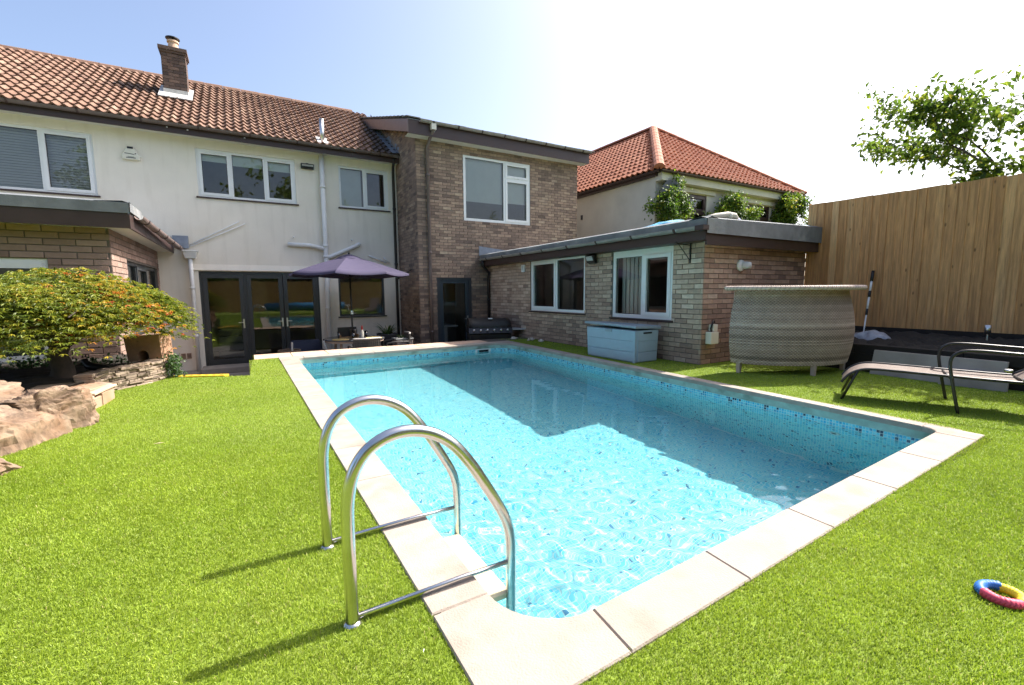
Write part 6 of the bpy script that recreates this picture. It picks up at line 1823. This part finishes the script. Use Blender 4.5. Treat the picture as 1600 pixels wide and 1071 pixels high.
# dry slate wall, curved
sw = tag(empty('slate_wall', (0, 0, 0)), 'curved dry stone wall of thin stacked slates under the maple', 'wall')
cv = spline([Vector((-1.46, 6.42)), Vector((-1.43, 6.66)), Vector((-1.25, 6.93)), Vector((-1.06, 7.18)), Vector((-0.97, 7.42)), Vector((-1.02, 7.75))], 10)
cl = [0]
for a, b in zip(cv[:-1], cv[1:]): cl.append(cl[-1] + (b - a).length)


def on_curve(s):
    s = min(max(s, 0), cl[-1] - 1e-6); i = max(0, int(np.searchsorted(cl, s)) - 1); i = min(i, len(cv) - 2)
    t = (s - cl[i]) / (cl[i + 1] - cl[i]); return cv[i].lerp(cv[i + 1], t), (cv[i + 1] - cv[i]).normalized()


z = -0.01; course = 0
while z < 0.245:
    h_ = random.uniform(0.016, 0.034); s = -random.uniform(0, 0.1)
    while s < cl[-1] - 0.02:
        ln = random.uniform(0.09, 0.24)
        p, d = on_curve(max(s, 0) + 0.003); q, d2 = on_curve(min(s + ln, cl[-1]) - 0.003)
        if (q - p).length > 0.03:
            nrm_ = Vector((d.y, -d.x)); dep = random.uniform(-0.018, 0.016) - 0.06 * z
            a = p + nrm_ * dep; b = q + nrm_ * (dep + random.uniform(-0.008, 0.008)); bk_ = -nrm_ * 0.16; dz = random.uniform(-0.003, 0.003)
            b_ = MB(); b_.hexa([(*a, z + 0.002), (*b, z + 0.002 + dz), (*(b + bk_), z + 0.002), (*(a + bk_), z + 0.002), (*a, z + h_ - 0.002), (*b, z + h_ - 0.002 + dz), (*(b + bk_), z + h_ - 0.002), (*(a + bk_), z + h_ - 0.002)], float(np.clip(random.gauss(0.5, 0.25), 0, 1)))
            b_.build('slate', M['slate'], sw, bevel=0.003)
        s += ln
    z += h_; course += 1
b_ = MB()
for a, b in zip(cv[:-1], cv[1:]):
    d = (b - a).normalized(); nn2 = Vector((d.y, -d.x)); b_.add([(*(a - nn2 * 0.05), 0), (*(b - nn2 * 0.05), 0), (*(b - nn2 * 0.05), 0.24), (*(a - nn2 * 0.05), 0.24)], [(0, 1, 2, 3)])
b_.build('core', M['soil'], sw)
# sandstone block with an arched recess, and a black ornament
sbk = tag(empty('stone_block', (-1.18, 7.72, 0.22), R(-28)), 'orange sandstone block with an arched opening standing on the slate wall', 'stone block')
pts = [(-0.20, 0.0), (-0.07, 0.0)] + [(0.07 * math.cos(R(180 - 18 * i)) + 0.0, 0.08 + 0.07 * math.sin(R(180 - 18 * i))) for i in range(11)] + [(0.07, 0.0), (0.24, 0.0), (0.22, 0.36), (-0.24, 0.33)]
b_ = MB(); k = len(pts); vs = [(x, y_, z_) for y_ in (-0.10, 0.12) for x, z_ in pts]
b_.add(vs, [(i, (i + 1) % k, k + (i + 1) % k, k + i) for i in range(k)])
tri = [(0, 1, 2, 16), (2, 3, 4, 16), (4, 5, 6, 16), (6, 7, 16), (7, 15, 16), (7, 8, 15), (8, 9, 10, 15), (10, 11, 12, 15), (12, 13, 14, 15)]
b_.add(vs[:k], tri); b_.add(vs[k:], tri)
M['orange_stone'] = P('orange_sandstone', (0.42, 0.24, 0.15), 0.9, 0.2, 7, bump=0.5, bscale=25, c2=(0.50, 0.33, 0.23))
b_.build('block', M['orange_stone'], sbk)
MB().box(-0.09, 0.09, 0.05, 0.11, 0.0, 0.19).build('recess_back', M['mortar'], sbk)
orn = tag(empty('garden_ornament', (-1.62, 7.28, 0.17), R(150)), 'small black animal ornament lying on the bed', 'ornament')
b_ = MB(); b_.tube([(-0.20, 0, 0.03), (-0.12, 0, 0.05), (0.0, 0, 0.055), (0.10, 0, 0.075), (0.14, 0, 0.12), (0.15, 0, 0.16)], [0.012, 0.035, 0.05, 0.05, 0.036, 0.032], 10); b_.build('body', M['black'], orn, True)
for s_ in (-1, 1):
    MB().tube([(0.15, s_ * 0.018, 0.18), (0.15, s_ * 0.022, 0.215)], [0.012, 0.002], 6).build('ear', M['black'], orn)


# leaf helpers
def leaf_mesh(name, C, D, Nn, Ls, Ws, tone, mat, parent, fold=0.25, droop=0.25, slim=False):
    """pointed leaves: C base, D direction, Nn approximate normal"""
    D = D / np.linalg.norm(D, axis=1)[:, None]; S_ = np.cross(D, Nn); S_ /= (np.linalg.norm(S_, axis=1)[:, None] + 1e-9); U = np.cross(S_, D)
    L = Ls[:, None]; W = Ws[:, None]
    b = C; m = C + D * L * 0.45; l = m - S_ * W + U * W * fold; r = m + S_ * W + U * W * fold; tip = C + D * L - U * L * droop
    n = len(C)
    if slim:                                         # narrow lobe: two faces
        V = np.stack([b, r, tip, l], 1).reshape(-1, 3); i = 4 * np.arange(n)
        F = np.stack([np.stack([i, i + 1, i + 2], 1), np.stack([i, i + 2, i + 3], 1)], 1).reshape(-1, 3)
        return np_obj(name, V, F, M[mat], parent, np.repeat(tone, 2))
    V = np.stack([b, r, tip, l, m], 1).reshape(-1, 3); i = 5 * np.arange(n)
    F = np.stack([np.stack([i, i + 1, i + 4], 1), np.stack([i + 1, i + 2, i + 4], 1), np.stack([i + 2, i + 3, i + 4], 1), np.stack([i + 3, i, i + 4], 1)], 1).reshape(-1, 3)
    return np_obj(name, V, F, M[mat] if isinstance(mat, str) else mat, parent, np.repeat(tone, 4))


def unit(a): return a / (np.linalg.norm(a, axis=1)[:, None] + 1e-9)


# ------------------------------------------------------------------ Japanese maple
M['bark'] = P('dark_bark', (0.075, 0.058, 0.045), 0.95, 0.3, 12, bump=0.8, bscale=25)
ACR = [(0.0, (0.045, 0.075, 0.008)), (0.3, (0.14, 0.195, 0.018)), (0.55, (0.31, 0.335, 0.03)), (0.75, (0.50, 0.36, 0.03)), (0.88, (0.62, 0.26, 0.04)), (1.0, (0.62, 0.14, 0.05))]
M['acer'] = leaf_mat('maple_leaf', ACR, 0.45, 0.5)
mp = tag(empty('maple_tree', (-1.90, 7.10, 0.16)), 'low spreading weeping maple with yellow green and orange leaves', 'tree')
b_ = MB(); b_.tube(spline([Vector((0, 0, -0.08)), Vector((0.02, 0, 0.1)), Vector((-0.02, 0.02, 0.26)), Vector((0.03, 0.0, 0.40)), Vector((0.0, 0.0, 0.55))], 4), [0.15, 0.135, 0.12, 0.112, 0.105, 0.10, 0.098, 0.095, 0.092, 0.09, 0.088, 0.085, 0.083, 0.08, 0.075, 0.07, 0.06], 12)
rb = np.random.default_rng(12)
for k in range(16):
    a = 2 * math.pi * k / 16 + rb.normal(0, 0.15); L_ = rb.uniform(0.7, 1.2)
    pts = [Vector((0, 0, rb.uniform(0.32, 0.5)))]
    for i in range(1, 6):
        t = i / 5; pts.append(Vector((math.cos(a + 0.3 * math.sin(3 * t + k)) * L_ * t, math.sin(a + 0.3 * math.sin(3 * t + k)) * L_ * t, pts[0].z + 0.52 * math.sin(min(1.0, t * 1.25) * 1.6) * (1 - 0.35 * t) + rb.normal(0, 0.02))))
    b_.tube(pts, [0.055, 0.042, 0.032, 0.022, 0.013, 0.006], 7)
b_.build('trunk', M['bark'], mp, True)


def acer_leaves():
    r_ = np.random.default_rng(77)
    # pads: overlapping drooping sprays covering a dome
    npad = 1050
    a = r_.uniform(0, 2 * math.pi, npad); q = np.sqrt(r_.uniform(0, 1, npad))
    Rx = 1.03 + 0.07 * np.sin(3 * a + 0.7) + 0.07 * np.sin(7 * a)
    px, py = np.cos(a) * q * Rx, np.sin(a) * q * Rx * 0.97
    top_ = 0.56 + 0.60 * np.sqrt(np.clip(1 - (q * 0.97) ** 2.3, 0, 1)) + 0.05 * np.sin(px * 6 + 1) * np.cos(py * 7) + r_.normal(0, 0.035, npad)
    low = r_.random(npad) < (0.12 + 0.34 * (q > 0.55))
    top_ = np.where(low, top_ - r_.uniform(0.06, 0.26, npad), top_)
    C, D, Nn, T = [], [], [], []
    for k in range(npad):
        m = int(r_.uniform(28, 46))
        out = np.array([math.cos(a[k]), math.sin(a[k]), 0.0])
        sd_ = np.array([-out[1], out[0], 0])
        ps = r_.uniform(0.09, 0.16)
        u = r_.normal(0, 1, m) * ps; v = r_.normal(0, 1, m) * ps
        c = np.array([px[k], py[k], top_[k]]) + np.outer(u, out) + np.outer(v, sd_)
        c[:, 2] += -0.20 * (u + ps) * (0.3 + q[k]) - 0.8 * (u ** 2 + v ** 2) + r_.normal(0, 0.012, m)
        org = 0.5 + 0.5 * math.sin(px[k] * 3.1 + 1.7 * math.sin(py[k] * 2.3) + 0.4)
        hot = r_.random() < (0.02 + 0.20 * (q[k] > 0.72) * (org > 0.45))
        base = 0.40 + 0.10 * r_.normal()
        tt = np.clip(base + r_.normal(0, 0.13, m) + (0.33 if hot else 0) + 0.10 * org * (q[k] > 0.6), 0, 1)
        if low[k]: tt = np.clip(tt - 0.08, 0, 1)
        # each leaf: 5 slender drooping lobes
        for j in range(5):
            ang = (j - 2) * 0.55
            d = np.outer(np.ones(m), out * 0.75) + sd_[None] * r_.normal(0, 0.55, m)[:, None]
            d = unit(d + np.array([0, 0, -0.42]) + r_.normal(0, 0.16, (m, 3)))
            s_ = unit(np.cross(d, np.array([0, 0, 1.0])[None]))
            dd = d * math.cos(ang) + s_ * math.sin(ang)
            C.append(c); D.append(dd); Nn.append(np.tile(np.array([0, 0, 1.0]), (m, 1)) + r_.normal(0, 0.3, (m, 3))); T.append(tt)
    return map(np.concatenate, (C, D, Nn, T))


C_, D_, N_, T_ = acer_leaves()
nl = len(C_)
leaf_mesh('crown', C_, D_, N_, rng.uniform(0.034, 0.058, nl), rng.uniform(0.0045, 0.008, nl), T_, 'acer', mp, 0.15, 0.2, True)

# ------------------------------------------------------------------ trailing plant at the end of the slate wall
M['ivy'] = leaf_mat('trailing_leaf', [(0, (0.02, 0.05, 0.012)), (0.5, (0.05, 0.12, 0.03)), (1, (0.13, 0.22, 0.06))], 0.25)
tv = tag(empty('trailing_plant', (-0.92, 7.50, 0.0)), 'green trailing plant hanging over the end of the slate wall', 'plant')
r_ = np.random.default_rng(5); m = 700
s_ = r_.uniform(0, 1, m); C_ = np.stack([r_.normal(0, 0.05, m) + 0.05 * s_, r_.normal(0, 0.06, m) - 0.03 * s_, 0.30 - 0.42 * s_ + r_.normal(0, 0.02, m)], 1)
leaf_mesh('foliage', C_, unit(r_.normal(0, 1, (m, 3)) + np.array([0.3, -0.5, -0.6])), r_.normal(0, 1, (m, 3)) + np.array([0.3, -0.8, 0.6]), r_.uniform(0.025, 0.05, m), r_.uniform(0.008, 0.016, m), r_.random(m), 'ivy', tv)
b_ = MB(); b_.tube([(0, 0, 0.30), (0.03, -0.02, 0.1), (0.05, -0.03, -0.1)], [0.01, 0.008, 0.005], 6); b_.build('stem', M['bark'], tv)
# low weeds and dry leaves in the bed
for i, (x, y, n_, lab) in enumerate(((-2.9, 7.6, 90, 'low dark plant under the left of the maple'), (-2.45, 8.1, 70, 'low dark plant in front of the bay window'), (-1.7, 7.9, 40, 'tuft of ivy behind the maple trunk'))):
    e = tag(empty('ground_plant', (x, y, 0.18)), lab, 'plant', 'low plants in the bed')
    C_ = np.stack([r_.normal(0, 0.16, n_ * 4), r_.normal(0, 0.12, n_ * 4), np.abs(r_.normal(0, 0.06, n_ * 4))], 1)
    leaf_mesh('foliage', C_, unit(r_.normal(0, 1, (n_ * 4, 3)) + np.array([0, 0, 0.4])), r_.normal(0, 0.6, (n_ * 4, 3)) + np.array([0, 0, 1]), r_.uniform(0.03, 0.07, n_ * 4), r_.uniform(0.01, 0.02, n_ * 4), r_.random(n_ * 4) * 0.5, 'ivy', e)
# yellow mat at the lawn edge by the door steps
ym = tag(empty('yellow_mat', (-0.62, 7.37, 0.0), R(-24)), 'bright yellow plastic strip at the lawn edge by the doors', 'mat')
b_ = MB()
MB().box(-0.36, 0.34, -0.02, 0.10, -0.03, 0.008).build('strip', M['yellow'], ym, bevel=0.004)
for k in range(7):
    MB().box(-0.32 + k * 0.095, -0.28 + k * 0.095, 0.02, 0.05, 0.0082, 0.0095).build('slot', M['black'], ym)
# step down to the doors
stp = tag(empty('door_step', (0, 0, 0)), 'dark stone steps down from the lawn to the glazed doors', 'step')
MB().box(-0.95, 0.02, 11.9, 12.5, PATIO, PATIO + 0.12).build('lower_tread', M['concrete'], stp, bevel=0.01)


# ------------------------------------------------------------------ climbing shrubs on the neighbour's wall
SHR = [(0, (0.025, 0.055, 0.008)), (0.45, (0.10, 0.19, 0.018)), (0.8, (0.28, 0.37, 0.03)), (1, (0.50, 0.42, 0.05))]
M['shrub'] = leaf_mat('shrub_leaf', SHR, 0.4)


def shrub(loc, size, n_, seed, label, name='climbing_shrub', group='climbing shrubs on the neighbour wall', sz=0.10, mat='shrub'):
    r_ = np.random.default_rng(seed); e = tag(empty(name, loc), label, 'shrub', group)
    ncl = 46
    cl_ = r_.normal(0, 0.42, (ncl, 3)) * np.array(size); cl_[:, 2] = r_.uniform(-0.55, 1.0, ncl) * size[2] * (1 - 0.3 * np.abs(cl_[:, 0]) / size[0])
    k = r_.integers(0, ncl, n_); C_ = cl_[k] + r_.normal(0, 0.105, (n_, 3)) * np.array([1, 0.8, 1])
    ctone = r_.normal(0.42, 0.16, ncl)
    T = np.clip(ctone[k] + r_.normal(0, 0.16, n_), 0, 1)
    leaf_mesh('foliage', C_, unit(r_.normal(0, 0.8, (n_, 3)) + np.array([0, -0.5, -0.15])), r_.normal(0, 0.5, (n_, 3)) + np.array([0.2, -0.4, 0.9]), r_.uniform(sz * 0.7, sz * 1.3, n_), r_.uniform(sz * 0.22, sz * 0.36, n_), T, mat, e)
    b_ = MB()
    for j in range(10):
        p = Vector(cl_[j]); b_.tube([Vector((p.x * 0.2, 0.05, -size[2] * 1.2)), Vector((p.x * 0.5, 0.03, p.z * 0.3)), p], [0.02, 0.013, 0.006], 6)
    b_.build('stem', M['bark'], e)
    # main stem down to the ground
    MB().tube([(0, 0.05, -size[2] * 1.2), (0.05, 0.08, -2.0), (0, 0.1, PATIO - loc[2])], [0.03, 0.04, 0.05], 8).build('stem', M['bark'], e, True)
    return e


shrub((10.65, 9.15, 3.28), (0.62, 0.30, 0.55), 5200, 2, 'green climbing shrub below the satellite dish')
shrub((10.98, 9.3, 4.0), (0.22, 0.2, 0.32), 420, 7, 'thin climber with pale flowers beside the satellite dish')
shrub((13.55, 9.2, 3.35), (0.80, 0.32, 0.62), 6200, 3, 'bright green climbing shrub between the neighbour windows')
shrub((16.75, 9.2, 3.50), (0.75, 0.35, 0.85), 6800, 4, 'dark green climbing shrub at the far end of the neighbour wall')


# ------------------------------------------------------------------ fruit tree beyond the fence
TRV = [(0, (0.035, 0.07, 0.012)), (0.4, (0.12, 0.20, 0.022)), (0.75, (0.27, 0.34, 0.035)), (1, (0.46, 0.40, 0.06))]
M['fruit_leaf'] = leaf_mat('fruit_tree_leaf', TRV, 0.5)
def fruit_tree(base, seed, label, scale=1.0, group='trees beyond the fence'):
    r_ = np.random.default_rng(seed); e = tag(empty('fruit_tree', base), label, 'tree', group)
    b_ = MB(); tips = []

    def grow(p, d, L_, r0, lev):
        n_ = 5; pts = [p]; rad = [r0]
        for i in range(n_):
            d = (d + Vector(r_.normal(0, 0.16, 3)) + Vector((0, 0, 0.05 if lev > 0 else 0.0))).normalized(); p = p + d * L_ / n_; p.x = max(p.x, 8.85 - base[0]); pts.append(p); rad.append(r0 * (1 - 0.55 * (i + 1) / n_))
            if lev >= 2: tips.append((p, d))
        b_.tube(pts, rad, 7 if lev < 2 else 5)
        if lev < 3:
            for k in range([5, 5, 3][lev]):
                t = int(r_.integers(2, n_ + 1)); q = pts[t]; a = r_.uniform(0, 6.28); el = r_.uniform(0.15, 0.95)
                nd = (d * el + Vector((math.cos(a), math.sin(a), r_.uniform(-0.15, 0.5)))).normalized(); grow(q, nd, L_ * r_.uniform(0.55, 0.78), rad[t] * 0.6, lev + 1)
    grow(Vector((0, 0, 0)), Vector((0, 0, 1)), 1.9 * scale, 0.07, 0)
    b_.build('trunk', M['bark'], e, True)
    Cs, Ds, Ts = [], [], []
    for p, d in tips:
        m = int(r_.integers(6, 12)); tb_ = r_.normal(0.42, 0.14)
        for j in range(m):
            Cs.append(np.array(p) + r_.normal(0, 0.075, 3)); Ds.append(np.array(d) * 0.4 + r_.normal(0, 0.6, 3) + np.array([0, 0, -0.25])); Ts.append(np.clip(tb_ + r_.normal(0, 0.17), 0, 1))
    Cs = np.array(Cs); Ds = unit(np.array(Ds)); n_ = len(Cs)
    leaf_mesh('crown', Cs, Ds, r_.normal(0, 0.5, (n_, 3)) + np.array([0, 0, 1]), r_.uniform(0.085, 0.135, n_), r_.uniform(0.022, 0.034, n_), np.array(Ts), 'fruit_leaf', e, 0.3, 0.35)
    return e


fruit_tree((9.4, 1.72, 0.86), 11, 'leafy fruit tree rising behind the timber fence', 0.92)
fruit_tree((10.9, 0.1, 0.6), 19, 'second fruit tree cut by the right picture edge', 1.0)

# ================================================================== the garden behind the camera (seen in the glass)
rf = tag(empty('rear_fence', (0, -7.0, 0)), 'timber fence closing the garden behind the pool', 'fence')
for k in range(40):
    x = -9 + k * 0.46
    MB().box(x, x + 0.45, -0.02, 0.0, 0.0, 1.9 + random.gauss(0, 0.01), random.random()).build('fence_board', M['fence'], rf)
cv_ = tag(empty('pool_cover_roller', (2.7, -0.75, 0)), 'rolled blue pool cover on a metal roller frame', 'pool cover')
M['cover_blue'] = P('blue_bubble_cover', (0.03, 0.20, 0.42), 0.4, 0.15, 8, bump=0.3, bscale=60)
MB().tube([(-1.95, 0, 0.42), (1.95, 0, 0.42)], 0.21, 24).build('rolled_cover', M['cover_blue'], cv_, True)
MB().tube([(-2.3, 0, 0.42), (2.3, 0, 0.42)], 0.03, 10).build('axle', M['alu'], cv_, True)
for s_ in (-1, 1):
    MB().tube([(s_ * 2.15, -0.28, 0.0), (s_ * 2.15, 0, 0.45), (s_ * 2.15, 0.28, 0.0)], 0.022, 8).build('stand', M['alu'], cv_, True)
for i, (x, y, s_, h_) in enumerate(((-6.5, -10.5, 3.0, 7.6), (-2.0, -9.6, 2.4, 5.4), (2.8, -10.8, 3.2, 8.2), (7.6, -9.8, 2.6, 6.2), (-11.5, -3.0, 2.6, 6.0))):
    r_ = np.random.default_rng(60 + i); e = tag(empty('garden_tree', (x, y, 0)), ('tall dark tree at the left behind the rear fence', 'lower bushy tree behind the rear fence', 'broad tree in the middle behind the rear fence', 'dark tree at the right behind the rear fence', 'tree at the far left of the garden')[i], 'tree', 'trees behind the camera')
    MB().tube([(0, 0, -0.3), (0.1, 0, h_ * 0.4), (0, 0.1, h_ * 0.75)], [0.2, 0.15, 0.06], 9).build('trunk', M['bark'], e, True)
    n_ = 5200; ncl = 70; cl_ = r_.normal(0, 0.45, (ncl, 3)) * s_; cl_[:, 2] = h_ * 0.62 + r_.normal(0, 0.22, ncl) * h_; k = r_.integers(0, ncl, n_)
    C_ = cl_[k] + r_.normal(0, 0.36, (n_, 3)); C_[:, 2] = np.abs(C_[:, 2])
    leaf_mesh('crown', C_, unit(r_.normal(0, 1, (n_, 3))), r_.normal(0, 1, (n_, 3)), r_.uniform(0.22, 0.4, n_), r_.uniform(0.08, 0.14, n_), np.clip(r_.normal(0.35, 0.2, n_), 0, 1), 'fruit_leaf', e)

# dry bits lying on the turf
M['dry'] = P('dry_leaf', (0.30, 0.10, 0.045), 0.8, 0.2, 30)
M['straw_bit'] = P('straw_bit', (0.62, 0.50, 0.30), 0.8, 0.15, 30)
for x, y, rz, mt, ln, lab in ((0.055, 1.125, 0.4, 'dry', 0.016, 'small red brown leaf on the turf near the ladder shadow'), (0.40, 1.235, 1.1, 'upvc', 0.010, 'tiny white scrap on the turf beside the coping'), (1.62, 0.34, 1.4, 'straw_bit', 0.030, 'pale straw stalk on the turf left of the toy ring'), (1.93, 0.22, 0.9, 'straw_bit', 0.045, 'long pale straw stalk on the turf below the toy ring'), (-0.62, 4.1, 0.2, 'straw_bit', 0.035, 'pale straw stalk on the left lawn'), (-0.25, 6.4, 2.0, 'straw_bit', 0.03, 'pale scrap on the turf near the doors')):
    b_ = MB(); w_ = ln * (0.35 if mt == 'dry' else 0.10)
    b_.add([(-ln, 0, 0.004), (0, -w_, 0.006), (ln, 0, 0.003), (0, w_, 0.007), (0, 0, 0.0)], [(0, 1, 4), (1, 2, 4), (2, 3, 4), (3, 0, 4), (3, 2, 1, 0)])
    o = b_.build('fallen_leaf' if mt == 'dry' else 'turf_scrap', M[mt]); o.location = (x, y, 0.014); o.rotation_euler = (0.1, 0.05, rz); tag(o, lab, 'leaf' if mt == 'dry' else 'scrap')
